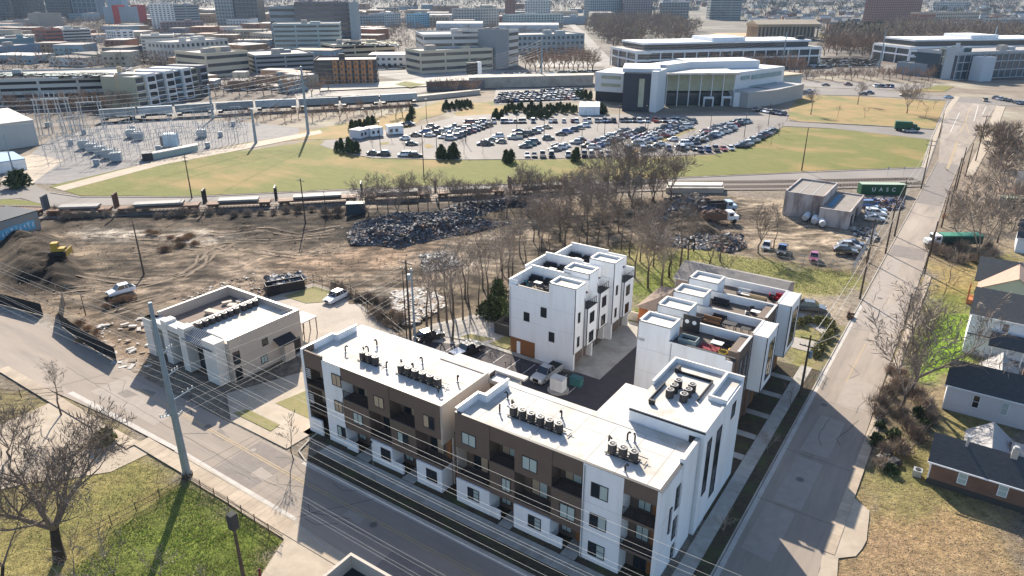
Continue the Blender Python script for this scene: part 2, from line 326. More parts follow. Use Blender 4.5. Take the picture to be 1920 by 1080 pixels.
# ---------------------------------------------------------------- roads
ASP = mat('asphalt', (0.30, 0.25, 0.205), 0.88, (0.215, 0.185, 0.158), 0.35, 0.2, 30, (0.34, 0.285, 0.235), 0.07, detail=10, stretch=(.22, 1.6, 1))
ASPV = mat('side_asphalt', (0.30, 0.25, 0.205), 0.88, (0.205, 0.176, 0.15), 0.35, 0.2, 30, (0.35, 0.295, 0.245), 0.09, detail=10, stretch=(1.6, .22, 1))
ASP2 = mat('asphalt_patch', (0.33, 0.285, 0.245), 0.88, (0.265, 0.23, 0.20), 0.8, 0.2, 30, detail=9)
ASP3 = mat('dark_asphalt', (0.22, 0.19, 0.17), 0.88, (0.165, 0.145, 0.13), 0.7, 0.2, 30, detail=9)
ASPF = mat('far_asphalt', (0.205, 0.185, 0.17), 0.88, (0.16, 0.145, 0.132), 0.12, 0.1, 4, (0.245, 0.22, 0.20), 0.03, detail=9)
NEWA = mat('new_asphalt', (0.065, 0.055, 0.06), 0.85, (0.045, 0.04, 0.042), 0.9, 0.1, 30, detail=8)
CONC = mat('concrete', (0.42, 0.385, 0.335), 0.85, (0.33, 0.30, 0.26), 0.6, 0.1, 20, (0.27, 0.24, 0.2), 0.25, detail=8)
CONC2 = mat('old_concrete', (0.44, 0.37, 0.29), 0.88, (0.31, 0.26, 0.20), 0.5, 0.1, 20, (0.36, 0.29, 0.22), 0.2, detail=8)
YEL = mat('yellow_paint', (0.46, 0.33, 0.15), 0.8, (0.31, 0.25, 0.18), 1.5); WHT = mat('road_white', (0.62, 0.60, 0.56), 0.7, (0.42, 0.4, 0.37), 3.0)
TAR = mat('tar', (0.05, 0.045, 0.04), 0.7)
def curbline(name, pts, w=0.16, h=0.14, m=CONC, uv=True, z=0.0, kind='structure'):
    P = [W(*p) if uv else G(*p) for p in pts]; b = MB()
    for a, c in zip(P, P[1:]):
        dx, dy = c[0] - a[0], c[1] - a[1]; L = math.hypot(dx, dy)
        if L < 1e-3: continue
        nx, ny = -dy / L * w / 2, dx / L * w / 2
        b.prism([(a[0] - nx, a[1] - ny), (c[0] - nx, c[1] - ny), (c[0] + nx, c[1] + ny), (a[0] + nx, a[1] + ny)], z, z + h)
    o = b.build(name, m); o['kind'] = kind; return o
def strip(name, pts, w, m, z, uv=True, jit=0, px=True, seed=1, kind='structure', parent=None):
    rnd = random.Random(seed); P = [W(*p) if uv else (G(*p) if px else p) for p in pts]; Q = []
    for a, c in zip(P, P[1:]):
        L = math.hypot(c[0] - a[0], c[1] - a[1]); n = max(1, int(L / 1.2)) if jit else 1
        for k in range(n):
            t = k / n; Q.append((a[0] + (c[0] - a[0]) * t + rnd.uniform(-jit, jit), a[1] + (c[1] - a[1]) * t + rnd.uniform(-jit, jit)))
    Q.append(P[-1]); b = MB()
    L1, L2 = [], []
    for i, q in enumerate(Q):
        a = Q[max(0, i - 1)]; c = Q[min(len(Q) - 1, i + 1)]; dx, dy = c[0] - a[0], c[1] - a[1]; L = math.hypot(dx, dy) or 1
        nx, ny = -dy / L * w / 2, dx / L * w / 2; L1.append((q[0] - nx, q[1] - ny, z)); L2.append((q[0] + nx, q[1] + ny, z))
    for i in range(len(Q) - 1): b.quad(L1[i], L1[i + 1], L2[i + 1], L2[i])
    o = b.build(name, m, parent); tag(o, kind=kind); return o
ZR = 0.06
# front street (follows V 35.5..43.2) and its bend to the left
sheet('road', [(-175, 34.3), (-136, 32.6), (-117, 32.9), (-103, 34.3), (-86, 35.6), (-73, 36.0), (-51.5, 35.9), (-43, 34.6), (10, 34.6), (10, 43.3), (-58, 43.3), (-97, 43.6), (-117, 44.3), (-136, 42.6), (-175, 44)], ASP, ZR, uv=True)
# side street
sheet('road', [(-12.8, 43.3), (-12.8, 264), (-15.5, 300), (-19, 360), (-21, 425), (-1.5, 425), (-2, 400), (-4.5, 340), (-6.6, 268), (-6.8, 221), (-6.0, 171), (-5.6, 150), (-5.2, 98), (-5.0, 81), (-4.7, 58), (-3, 50), (2, 43.3)], ASPV, ZR + .004, uv=True)
sheet('cross_street', [(-62.8, 82), (-58.9, 43.2), (-68.6, 43.2), (-69.6, 60), (-71.5, 82)], ASP, ZR + .002, uv=True) if False else None
for q in ([(-12.2, 58), (-9.2, 57.6), (-9.0, 66), (-12.0, 66.3)], [(-11.6, 66.9), (-8.6, 66.9), (-8.4, 76.5), (-11.3, 76.6)], [(-11.4, 78), (-8.2, 78), (-8.0, 87), (-11.0, 87.4)]):
    sheet('asphalt_patch', [(u + .4, v) for u, v in q], ASP2, ZR + .010, uv=True)
sheet('asphalt_patch', [(-9.6, 91), (-6.2, 91), (-6.2, 99.5), (-9.6, 99.5)], ASP2, ZR + .010, uv=True)
sheet('asphalt_patch', [(-12.5, 119), (-6.0, 119), (-6.2, 131), (-12.5, 131)], ASP2, ZR + .010, uv=True)
sheet('asphalt_patch', [(-12.5, 131.5), (-9.5, 131.5), (-9.5, 156), (-12.5, 156)], ASP2, ZR + .012, uv=True)
sheet('asphalt_patch', [(-12.6, 158), (-6.2, 158), (-6.4, 166), (-12.6, 166)], ASP3, ZR + .012, uv=True)
sheet('asphalt_patch', [(-12.6, 205), (-7.0, 205), (-7.0, 260), (-12.8, 260)], ASP3, ZR + .010, uv=True)
sheet('asphalt_patch', [(-95, 37.4), (-80, 37.6), (-80, 42.6), (-95, 42.6)], ASP2, ZR + .010, uv=True)
sheet('asphalt_patch', [(-66, 36.4), (-59.5, 36.4), (-59.5, 43), (-66, 43)], ASP3, ZR + .010, uv=True)
sheet('asphalt_patch', [(-40, 35.2), (-30, 35.2), (-30, 38.5), (-40, 38.5)], ASP3, ZR + .010, uv=True)
strip('centre_line', [(-91, 41.3), (-58, 40.5), (-20, 40.3)], 0.11, YEL, ZR + .015); strip('centre_line', [(-91, 41.6), (-58, 40.8), (-20, 40.6)], 0.11, YEL, ZR + .015)
strip('centre_line', [(-9.6, 98), (-9.4, 112)], 0.12, YEL, ZR + .015)
for i, (a, c) in enumerate([((-66.3, 36.2), (-66.6, 43)), ((-68.2, 36.2), (-67.6, 43)), ((-12.4, 91), (-5.5, 91.5)), ((-12.5, 117), (-6, 118)), ((-52, 36), (-47, 43)), ((-105, 39), (-60, 38.2)), ((-100, 36), (-97, 43)), ((-12.6, 66.6), (-5, 66.5)), ((-12.4, 77.3), (-5.2, 77)), ((-58, 38.6), (-20, 38.2))]):
    strip('tar_crack', [a, c], 0.05, TAR, ZR + .014, jit=.10, seed=i)
# turning lanes far up the side street (photo pixels)
for pts, m in (([(1775,317),(1794,266)], YEL), ([(1778,317),(1797,266)], YEL), ([(1799,250),(1810,230)], YEL), ([(1810,230),(1817,250)], YEL), ([(1810,230),(1819,200)], YEL), ([(1782,248),(1799,211)], WHT), ([(1826,228),(1834,198)], WHT), ([(1842,215),(1849,200)], WHT), ([(1771,238),(1778,240)], WHT), ([(1817,219),(1824,219)], WHT), ([(1796,272),(1803,270)], WHT), ([(1786,216),(1793,217)], WHT)):
    strip('lane_marking', pts, 0.28, m, ZR + .03, uv=False)
# rail-side road and the road round the lawn
sheet('road', [(-60,345),(0,350),(35,342),(60,345),(95,362),(150,370),(350,370),(700,354),(1000,344),(1250,335),(1500,324),(1728,315),(1745,262),(1778,180),(1785,185),(1731,340),(1600,336),(1450,337),(1260,348),(1000,357),(700,368),(350,390),(180,398),(95,388),(40,372),(-60,378)], ASPF, ZR + .002)
sheet('road', [(1470,228),(1500,230),(1640,237),(1752,244),(1745,262),(1640,250),(1560,241),(1455,236)], ASPF, ZR + .006)
sheet('road', [(1500,165),(1640,168),(1790,183),(1900,186),(1960,183),(1960,200),(1868,198),(1785,190),(1700,184),(1600,179),(1500,178)], ASPF, ZR + .008)
sheet('car_park', [(600,272),(612,263),(690,258),(700,245),(770,240),(800,232),(860,218),(950,212),(1110,214),(1300,215),(1440,210),(1480,214),(1470,236),(1430,262),(1350,288),(1260,292),(1000,298),(860,299),(700,296),(640,286)], ASPF, ZR)
sheet('car_park', [(1500,152),(1620,155),(1700,158),(1760,160),(1770,172),(1640,168),(1505,163)], ASPF, ZR)
for pts in ([(1480,226),(1500,228.5),(1640,236),(1752,243)], [(640,286),(700,297),(860,300),(1000,299)], [(95,362),(150,370),(350,370.5),(700,354.5),(1000,344.5),(1250,335.5),(1500,324.5),(1728,315)], [(1728,315),(1745,262),(1778,190)], [(1700,184.5),(1785,188)]):
    curbline('kerb', pts, 0.3, 0.16, CONC, uv=False, z=.05)
sheet('footpath', [(1728,315),(1746,262),(1765,215),(1790,180),(1800,182),(1775,215),(1756,262),(1738,315)], CONC2, ZR + .02)
sheet('footpath', [(1868,198),(1885,200),(1862,262),(1825,330),(1808,330),(1842,262)], CONC2, ZR + .02)
sheet('forecourt', [(112,747),(290,846),(205,886),(60,905),(-160,950),(-160,790),(0,795),(60,772)], CONC2, .03, jit=.15)
# kerbs and pavements of the two near streets
PZ = 0.15
def slab(name, pts, m, z0=-0.2, z1=PZ):
    P = [W(*p) for p in pts]; b = MB(); b.prism(P, z0, z1); o = b.build(name, m); o['kind'] = 'structure'; return o
GUT = mat('gutter', (0.47, 0.44, 0.40), 0.8, (0.36, 0.33, 0.30), 0.7)
for q in ([(-58.4, 42.75), (-13.4, 42.75), (-13.4, 43.3), (-58.4, 43.3)], [(-12.85, 47), (-12.35, 47), (-12.35, 128), (-12.85, 128)]): sheet('gutter', q, GUT, ZR + .012, uv=True)
curbline('kerb', [(-58.4, 43.38), (-16, 43.38), (-14.2, 44.0), (-13.1, 46), (-13.0, 50), (-12.95, 264)], .16, .16)
curbline('kerb', [(-58.4, 43.38), (-60.5, 44.2), (-61.4, 47), (-62, 56)], .16, .16); curbline('kerb', [(-72.8, 35.9), (-51.5, 35.8), (-44, 34.6), (-10, 34.4)], .16, .16)
sheet('gutter', [(-97, 36.1), (-73, 36.6), (-51.5, 36.3), (-51.5, 35.9), (-73, 36.0), (-97, 35.4)], GUT, ZR + .012, uv=True)
def paving(name, u0, u1, v0, v1, n, along='u', m=CONC, z=PZ):
    """pavement of separate concrete flags with recessed joints"""
    p = tag(MB().box(0, 0, -.25, 1, 1, z - .02).build(name, mat('joint', (0.12, 0.11, 0.095), .9)), kind='structure')
    x, y = W(u0, v0); p.location = (x, y, 0); p.rotation_euler.z = YAW; p.scale = (1, 1, 1)
    me = p.data
    for v in me.vertices: v.co.x *= (u1 - u0); v.co.y *= (v1 - v0)
    L = (u1 - u0) if along == 'u' else (v1 - v0); s = L / n; w = (v1 - v0) if along == 'u' else (u1 - u0)
    fm = (MB().box(.012, .01, z - .1, s - .012, w - .01, z) if along == 'u' else MB().box(.01, .012, z - .1, w - .01, s - .012, z)).mesh('slab', m)
    for k in range(n):
        o = link('slab', fm, p); o.location = (k * s, 0, 0) if along == 'u' else (0, k * s, 0)
    return p
SLAB = mat('pavement_slab', (0.40, 0.375, 0.335), 0.85, (0.33, 0.31, 0.275), 1.2, 0.05, 20, (0.28, 0.255, 0.22), 0.4, var=.07)
SLABO = mat('old_slab', (0.43, 0.35, 0.265), 0.85, (0.33, 0.27, 0.205), 1.0, 0.05, 20, (0.30, 0.24, 0.18), 0.3, var=.08)
paving('pavement', -58.4, -14.6, 45.25, 47.1, 30, 'u', SLAB); paving('pavement', -16.05, -14.45, 47.1, 99.5, 36, 'v', SLAB, PZ)
paving('pavement', -78.0, -51.0, 33.9, 35.75, 20, 'u', SLABO, PZ); paving('pavement', -112, -78.0, 32.9, 34.4, 22, 'u', SLABO, PZ)
paving('pavement', -5.0, -3.9, 62, 150, 60, 'v', SLABO, .12)
sheet('footpath', [(352,898),(533,1012),(478,1100),(440,1160),(780,1160),(662,1080),(553,981),(342,850)], CONC2, .105)
slab('footpath', [(-51, 33.9), (-20, 33.9), (-20, 34.35), (-51, 35.7)], CONC2); slab('footpath', [(-12, 20), (-44, 20), (-44, 30), (-42, 33.85), (-12, 33.85)], CONC2, -.2, .09)
slab('footpath', [(-72.8, 43.7), (-62.1, 43.7), (-62.0, 60), (-74, 60), (-79, 47.5)], CONC2, -.2, .10)
sheet('footpath', [(-4.6, 48), (-1.8, 50), (-2.4, 56), (-3.6, 62), (-4.8, 62)], CONC2, .075, uv=True, jit=.08, seg=1.2)
sheet('driveway', [(-4.9, 73), (-2.2, 71), (-1.6, 66), (-2.2, 63), (-3.9, 61.5), (-4.9, 61.5)], CONC2, .08, uv=True, jit=.08, seg=1.2)
BED = mat('planting_bed', (0.045, 0.036, 0.026), 0.95, (0.09, 0.065, 0.04), 1.5, 1.0, 8, (0.07, 0.075, 0.03), 0.4)
slab('planting_strip', [(-58.4, 43.48), (-14.6, 43.48), (-14.6, 45.22), (-58.4, 45.22)], BED, -.2, .12)
slab('planting_strip', [(-14.42, 45), (-13.05, 46.5), (-13.05, 99), (-14.42, 99)], BED, -.2, .12)
slab('forecourt', [(-63.2, 47.15), (-17, 47.15), (-17, 60), (-63.2, 60)], BED, -.2, .10)
slab('forecourt', [(-19.4, 60.02), (-16.1, 60.02), (-16.1, 99), (-19.4, 99)], BED, -.2, .10)
slab('verge', [(-14.4, 99.2), (-13.08, 99.2), (-13.08, 117), (-14.4, 117)], mat('verge_grass', (0.12, 0.12, 0.045), .95, (0.22, 0.17, 0.09), 1.0, .5, 8), -.2, .12)
# yard between the two rows of townhouses and the small car park
sheet('driveway', [(-73.5, 56.7), (-31.7, 56.7), (-31.7, 100), (-41.2, 100), (-41.2, 79.4), (-44, 78.4), (-60.5, 78.4), (-66, 76.8), (-73.5, 72)], NEWA, .05, uv=True)
sheet('forecourt', [(-44, 79.35), (-38.6, 79.35), (-38.6, 99.2), (-44, 99.2)], SLAB, .062, uv=True)
for k in range(9): strip('bay_line', [(-62 + k * 2.7, 78.0), (-62 + k * 2.7, 73.2)], 0.10, WHT, .06)
curbline('kerb', [(-66.5, 77.5), (-60.5, 78.6), (-44.5, 78.6)], .15, .15)
sheet('footpath', [(-66, 78.0), (-60.5, 79.3), (-44.8, 79.3), (-44.8, 78.7), (-60.5, 78.7), (-66, 77.3)], SLAB, .12, uv=True)
sheet('car_park', [(-101, 71.6), (-99.7, 81.0), (-90, 81), (-69.2, 72.9), (-69.6, 60), (-80.2, 60), (-91, 71)], mat('beige_asphalt', (0.37, 0.32, 0.265), .88, (0.30, 0.26, 0.215), .5, .1, 20, (0.42, .36, .3), .1), .055, uv=True)
sheet('footpath', [(-69.4, 73.6), (-62.5, 76.4), (-56.6, 79.4), (-56.5, 96), (-60.5, 96.2), (-64.5, 90), (-69.8, 80)], mat('worn_concrete', (0.36, 0.33, 0.30), .88, (0.24, 0.215, 0.19), .8, .1, 20, (0.42, .39, .35), .2), .052, uv=True)
for q in ([(-63.5, 77.6), (-59.4, 79.6), (-58.4, 81.2), (-62.5, 80.6)], [(-57.9, 79.6), (-54.6, 79.6), (-54.6, 83.6), (-57.3, 83.4)]): slab('lawn', q, mat('verge_lawn', (0.17, 0.175, 0.06), .95, (0.25, 0.2, 0.1), 1.2, .5, 8), -.1, .10)
slab('lawn', [(-99.2, 73.9), (-98.3, 80.2), (-91.5, 80.2), (-90.4, 77.0), (-93.5, 74.0)], mat('verge_lawn', (0.17, 0.175, 0.06)), -.1, .11)
slab('lawn', [(-74.0, 45.0), (-66.6, 45.0), (-66.9, 46.6), (-73.2, 46.6)], mat('verge_lawn', (0.17, 0.175, 0.06)), -.1, .16)
slab('lawn', [(-71.4, 49.6), (-64.2, 49.6), (-64.0, 57), (-70, 57)], mat('verge_lawn', (0.17, 0.175, 0.06)), -.1, .13)
sheet('driveway', [(-18.5, 104.6), (-13.1, 104.6), (-13.1, 108.6), (-24, 108.6), (-24, 104.6)], mat('worn_concrete', (0.36, 0.33, 0.30)), .045, uv=True)
sheet('driveway', [(-13.2, 110), (-13.1, 116), (-20, 118.5), (-30, 118), (-30, 115.5), (-19, 115)], mat('worn_concrete', (0.36, 0.33, 0.30)), .05, uv=True)

TRK = mat('tyre_track', (.12, .088, .06), .95, (.21, .16, .115), .9, .6, 5)
for i, pts in enumerate(([(150,515),(230,525),(300,528),(350,512),(385,490),(400,470)], [(210,545),(280,532),(340,520),(375,498),(380,480),(430,460)], [(100,545),(190,536),(230,535)], [(200,590),(260,572),(330,552)], [(215,568),(300,550)], [(400,440),(480,430),(560,440),(640,425)], [(420,452),(520,450),(620,440)], [(480,470),(560,480),(640,462)], [(1280,400),(1400,392),(1470,385)], [(170,440),(300,445),(420,436)], [(250,470),(330,462),(420,470)])):
    a = [G(*p) for p in pts]; m_ = []
    for k in range(len(a) - 1):
        for t in range(4): m_.append((a[k][0] + (a[k + 1][0] - a[k][0]) * t / 4, a[k][1] + (a[k + 1][1] - a[k][1]) * t / 4))
    m_.append(a[-1])
    def hz_(p): return float(heights(np.array([[p[0]]]), np.array([[p[1]]]))[0, 0]) + .02
    for s in (-.95, .95):
        b = MB(); rr = random.Random(i); L1 = []; L2 = []
        for k, q in enumerate(m_):
            c = m_[min(len(m_) - 1, k + 1)]; d = m_[max(0, k - 1)]; dx, dy = c[0] - d[0], c[1] - d[1]; l = math.hypot(dx, dy); nx, ny = -dy / l, dx / l; w = rr.uniform(.15, .4); o1 = s - w + rr.uniform(-.2, .2); o2 = s + w
            p1 = (q[0] + nx * o1, q[1] + ny * o1); p2 = (q[0] + nx * o2, q[1] + ny * o2); L1.append((*p1, hz_(p1))); L2.append((*p2, hz_(p2)))
        for k in range(len(m_) - 1): b.quad(L1[k], L1[k + 1], L2[k + 1], L2[k])
        b.build('track_mark', TRK)['kind'] = 'structure'

for i, (a, c, lb) in enumerate(((475, 845, 'in the front street left of the shadow edge'), (700, 985, 'in the shaded front street before the left block'), (1545, 760, 'near the shadow edge of the side street'), (1500, 900, 'in the shaded part of the side street'), (1650, 560, 'in the sunny part of the side street'), (390, 800, 'beside the steel pole in the front street'))):
    x, y = G(a, c); e = empty('manhole_cover', (x, y, ZR + .012), 0, 'round iron manhole cover ' + lb, 'manhole cover'); MB().tube((0, 0, 0), (0, 0, .012), .36, n=14).build('cover', mat('iron', (.12, .10, .085), .6), e); MB().tube((0, 0, -.004), (0, 0, .006), .5, n=14).build('collar', ASP3, e)
rr = random.Random(21)
for k in range(26):
    if k % 2: u = rr.uniform(-100, -20); v = rr.uniform(36.5, 43); pts = [(u, v), (u + rr.uniform(1, 3), v + rr.uniform(-1, 1)), (u + rr.uniform(3, 6), v + rr.uniform(-1.5, 1.5))]
    else: u = rr.uniform(-12.3, -6); v = rr.uniform(55, 170); pts = [(u, v), (u + rr.uniform(-1, 1), v + rr.uniform(1, 4)), (u + rr.uniform(-1, 1), v + rr.uniform(4, 8))]
    strip('tar_crack', pts, rr.uniform(.04, .08), TAR, ZR + .016, jit=.12, seed=k + 40)
for k in range(7):
    u = rr.uniform(-95, -22); v = rr.uniform(37, 42); sheet('asphalt_patch', [(u, v), (u + rr.uniform(1.5, 3.5), v), (u + rr.uniform(1.5, 3.5), v + rr.uniform(.8, 1.6)), (u, v + rr.uniform(.8, 1.6))], ASP3 if k % 2 else ASP2, ZR + .0112 + k * .0001, uv=True)
# ================================================================ NEAR BUILDINGS
STW = mat('white_stucco', (0.80, 0.81, 0.82), 0.85, (0.75, 0.76, 0.77), 1.6, 0.05, 25, (0.70, 0.70, 0.69), 0.5, stretch=(1, 1, .18), detail=8)
STB = mat('brown_panel', (0.15, 0.108, 0.084), 0.75, (0.13, 0.094, 0.074), 0.8, 0.03, 25)
STC = mat('cream_stucco', (0.50, 0.43, 0.36), 0.85, (0.44, 0.375, 0.315), 0.5, 0.04, 25, (0.46, 0.40, 0.34), 0.3)
TRIM = mat('dark_trim', (0.03, 0.03, 0.033), 0.5); ROOFW = mat('white_membrane', (0.56, 0.535, 0.50), 0.75, (0.49, 0.465, 0.43), 0.5, 0.05, 10, (0.40, 0.36, 0.30), 0.28, detail=10)
WOODC = mat('cedar', (0.30, 0.135, 0.05), 0.6, (0.20, 0.085, 0.035), 2.0, stretch=(1, 1, 12)); DECKM = mat('deck_boards', (0.14, 0.11, 0.09), 0.8, (0.10, 0.08, 0.065), 2.0)
GLS = mat('glass', (0.02, 0.025, 0.03), 0.06, spec=0.6, var=.2); BLIND = mat('blinds', (0.42, 0.50, 0.47), 0.4, (0.36, 0.43, 0.41), 3.0, stretch=(1, 1, 25), spec=.5)
CURT = mat('tan_curtain', (0.50, 0.40, 0.28), 0.6, (0.33, 0.24, 0.16), 3.0, stretch=(14, 14, 1), spec=.5); RAIL = mat('balcony_metal', (0.018, 0.018, 0.020), 0.5)
MET = mat('galvanised', (0.50, 0.52, 0.54), 0.45, metal=.6, c2=(0.4, 0.42, 0.44), scale=2.0); CAPM = mat('metal_coping', (0.45, 0.44, 0.42), 0.5, metal=.3)
GARD = mat('garage_door', (0.16, 0.13, 0.115), 0.6); BRICKM = mat('brick', (0.33, 0.11, 0.05), 0.85, (0.25, 0.085, 0.04), 2.0)
class Loc:
    """draws in absolute street-frame u,v for a root standing at (u0,v0)"""
    def __init__(s, root, u0, v0): s.root = root; s.u = u0; s.v = v0; s.b = None
    def new(s): s.b = MB(); return s
    def box(s, u0, v0, z0, u1, v1, z1, mi=0): s.b.box(u0 - s.u, v0 - s.v, z0, u1 - s.u, v1 - s.v, z1, mi); return s
    def tube(s, p, q, r, r1=None, n=6, mi=0): s.b.tube((p[0] - s.u, p[1] - s.v, p[2]), (q[0] - s.u, q[1] - s.v, q[2]), r, r1, n, mi); return s
    def prism(s, pts, z0, z1, mi=0, mt=None): s.b.prism([(p[0] - s.u, p[1] - s.v) for p in pts], z0, z1, mi, mt); return s
    def face(s, pts, mi=0): s.b.face([(p[0] - s.u, p[1] - s.v, p[2]) for p in pts], mi); return s
    def done(s, name, m, parent=None):
        if name in ('wall', 'trim_band', 'parapet', 'porch_post') and len(s.b.v) % 8 == 0 and len(s.b.v) > 8 and len(s.b.f) * 8 == len(s.b.v) * 6 and all(len(f) == 4 for f in s.b.f):
            for k in range(len(s.b.v) // 8):
                q = MB(); q.v = s.b.v[k * 8:k * 8 + 8]; q.f = [tuple(i - k * 8 for i in f) for f in s.b.f[k * 6:k * 6 + 6]]; q.m = [0] * 6; o = q.build(name, m, parent or s.root)
            return o
        return s.b.build(name, m, parent or s.root)
def window(L, face, a0, a1, z0, z1, pl, fr=None, gl=None, mull=1, rails=0, name='window', label=None, t=.06):
    """face: 'S' looks toward -V, 'E' toward +U, 'W' toward -U, 'N' toward +V. pl = plane coordinate of the wall."""
    fr = fr or TRIM; gl = gl or GLS; w = .07
    def bx(a, b, zz0, zz1, d0, d1):
        if face == 'S': L.box(a, pl - d1, zz0, b, pl - d0, zz1)
        elif face == 'N': L.box(a, pl + d0, zz0, b, pl + d1, zz1)
        elif face == 'E': L.box(pl + d0, a, zz0, pl + d1, b, zz1)
        else: L.box(pl - d1, a, zz0, pl - d0, b, zz1)
    L.new(); bx(a0, a1, z0, z0 + w, -.02, t); bx(a0, a1, z1 - w, z1, -.02, t); bx(a0, a0 + w, z0 + w, z1 - w, -.02, t); bx(a1 - w, a1, z0 + w, z1 - w, -.02, t)
    for k in range(mull):
        c = a0 + (a1 - a0) * (k + 1) / (mull + 1); bx(c - .03, c + .03, z0 + w, z1 - w, -.02, t - .01)
    for k in range(rails):
        c = z0 + (z1 - z0) * (k + 1) / (rails + 1); bx(a0 + w, a1 - w, c - .025, c + .025, -.02, t - .015)
    f = L.done(name, fr); L.new()
    n = mull + 1; gs = gl if isinstance(gl, (list, tuple)) else [gl] * n
    for k in range(n):
        L.new(); bx(a0 + w + (a1 - a0 - 2 * w) * k / n, a0 + w + (a1 - a0 - 2 * w) * (k + 1) / n, z0 + w, z1 - w, -.01, t - .035)
        L.done('pane', gs[k % len(gs)], f)
    if label: f['label'] = label
    return f
def balcony(L, u0, u1, v0, v1, zf, h=1.05, sides='S'):
    L.new().box(u0, v0, zf - .28, u1, v1, zf); s = L.done('balcony_slab', STB)
    L.new()
    def run(p, q):
        L.tube((*p, zf + h), (*q, zf + h), .035, n=4); L.tube((*p, zf + .1), (*q, zf + .1), .025, n=4)
        d = math.hypot(q[0] - p[0], q[1] - p[1]); n = max(2, int(d / .14))
        for k in range(n + 1):
            t = k / n; x = p[0] + (q[0] - p[0]) * t; y = p[1] + (q[1] - p[1]) * t
            L.tube((x, y, zf), (x, y, zf + h), .018 if k % 8 else .035, n=3)
    if 'S' in sides: run((u0 + .05, v0 + .06), (u1 - .05, v0 + .06))
    if 'E' in sides: run((u1 - .05, v0 + .06), (u1 - .05, v1))
    if 'W' in sides: run((u0 + .05, v0 + .06), (u0 + .05, v1))
    L.done('railing', RAIL)
def coping(L, pts, z, w=.28, m=None, h=.06, closed=False, name='coping'):
    L.new(); P = pts + ([pts[0]] if closed else [])
    for i, (a, c) in enumerate(zip(P, P[1:])):
        dx, dy = c[0] - a[0], c[1] - a[1]; l = math.hypot(dx, dy); ux, uy = dx / l, dy / l; e = w / 2 - .003 * (i % 2)
        a = (a[0] - ux * e, a[1] - uy * e); c = (c[0] + ux * e, c[1] + uy * e); nx, ny = -uy * w / 2, ux * w / 2
        L.prism([(a[0] - nx, a[1] - ny), (c[0] - nx, c[1] - ny), (c[0] + nx, c[1] + ny), (a[0] + nx, a[1] + ny)], z + .001 * i, z + h + .003 * (i % 3))
    return L.done(name, m or TRIM)
VF = 48.0
F2, F3, RF, PT = 3.45, 6.95, 10.75, 11.15
def apartment(u0, u1, vb, bays, label, right_open=False):
    """bays: list of (ua, ub, kinds[ground, second, third]) kinds: w=white wall b=brown wall r=recess with balcony e=entry x=white box"""
    uc, vc = (u0 + u1) / 2, VF
    root = frame('apartment_building', uc, vc, label, 'apartment building'); L = Loc(root, uc, vc); D = 1.7
    L.new().box(u0 + .02, VF + D, .0, u1 - .02, vb, RF - .12); L.done('core_wall', STB)
    L.new().box(u0, VF + .28, RF - .12, u1, vb - .02, RF); L.done('roof', ROOFW)
    for k in range(int((u1 - u0) / 3.1)): L.new().box(u0 + 2.2 + k * 3.1, VF + .4, RF, u0 + 2.28 + k * 3.1, vb - .3, RF + .008); L.done('roof_seam', mat('seam', (.36, .33, .29), .8))
    L.new().box(u0 + .5, 53.4, RF, u1 - .5, 53.48, RF + .006); L.done('roof_seam', mat('seam', (.36, .33, .29), .8))
    zs = [(0.0, F2), (F2, F3), (F3, PT)]
    recs = []
    for ua, ub, k in bays:
        for f, (z0, z1) in enumerate(zs):
            kk = k[f]
            if kk in 'wb':
                L.new().box(ua, VF - (.0 if kk == 'w' else .06), z0 if f or kk == 'w' else 0, ub, VF + D, z1 if f < 2 else RF - .125); 
                if f == 2: L.box(ua, VF - (.0 if kk == 'w' else .06), RF - .125, ub, VF + .27, PT)
                L.done('wall', STW if kk == 'w' else STB)
            elif kk == 'r':
                if f == 2: L.new().box(ua, VF + .02, z1 - 1.75, ub, VF + .26, PT); L.done('wall', STB)
                recs.append((ua, ub, f, z0))
            elif kk == 'x':
                L.new().box(ua, VF - .18, 0, ub, VF + D - .02, 3.05); L.done('porch_wall', STW)
                L.new().box(ua, VF - .02, 3.05, ub, VF + D, F2 - .01); L.done('wall', STB)
            elif kk == 'e':
                L.new().box(ua - .0, VF - .02, 2.95, ub, VF + D, F2 - .01); L.done('wall', STB)
                L.new().box(ua, VF - .15, 0, ua + (ub - ua) * .42, VF + .1, 1.2); L.done('porch_wall', STW)
                L.new().box(ub - 1.3, VF + D - .06, .1, ub - .35, VF + D, 2.3); L.done('door', WOODC)
                window(L, 'S', ua + .3, ua + 1.5, .7, 2.5, VF + D, gl=BLIND)
                L.new().box(ua + (ub - ua) * .5, VF - .8, .1, ub - .1, VF + D, .17); L.done('doorstep', SLAB)
    for ua, ub, f, z0 in recs:
        if f: balcony(L, ua, ub, VF + .02, VF + D, z0 + .02)
        c = (ua + ub) / 2
        window(L, 'S', c - 1.15 if f else c - .8, c + .75, z0 + .15, z0 + 2.35, VF + D, gl=[CURT, BLIND] if (f + int(ua)) % 2 else [GLS, CURT], name='patio_door')
        L.new().box(ub - .62, VF + D - .05, z0 + .05, ub - .05, VF + D, z0 + 2.5); L.done('cedar_panel', WOODC)
    return root, L
W3 = lambda L, a, b, z0, z1, g: window(L, 'S', a, b, z0, z1, VF - .06, gl=g)
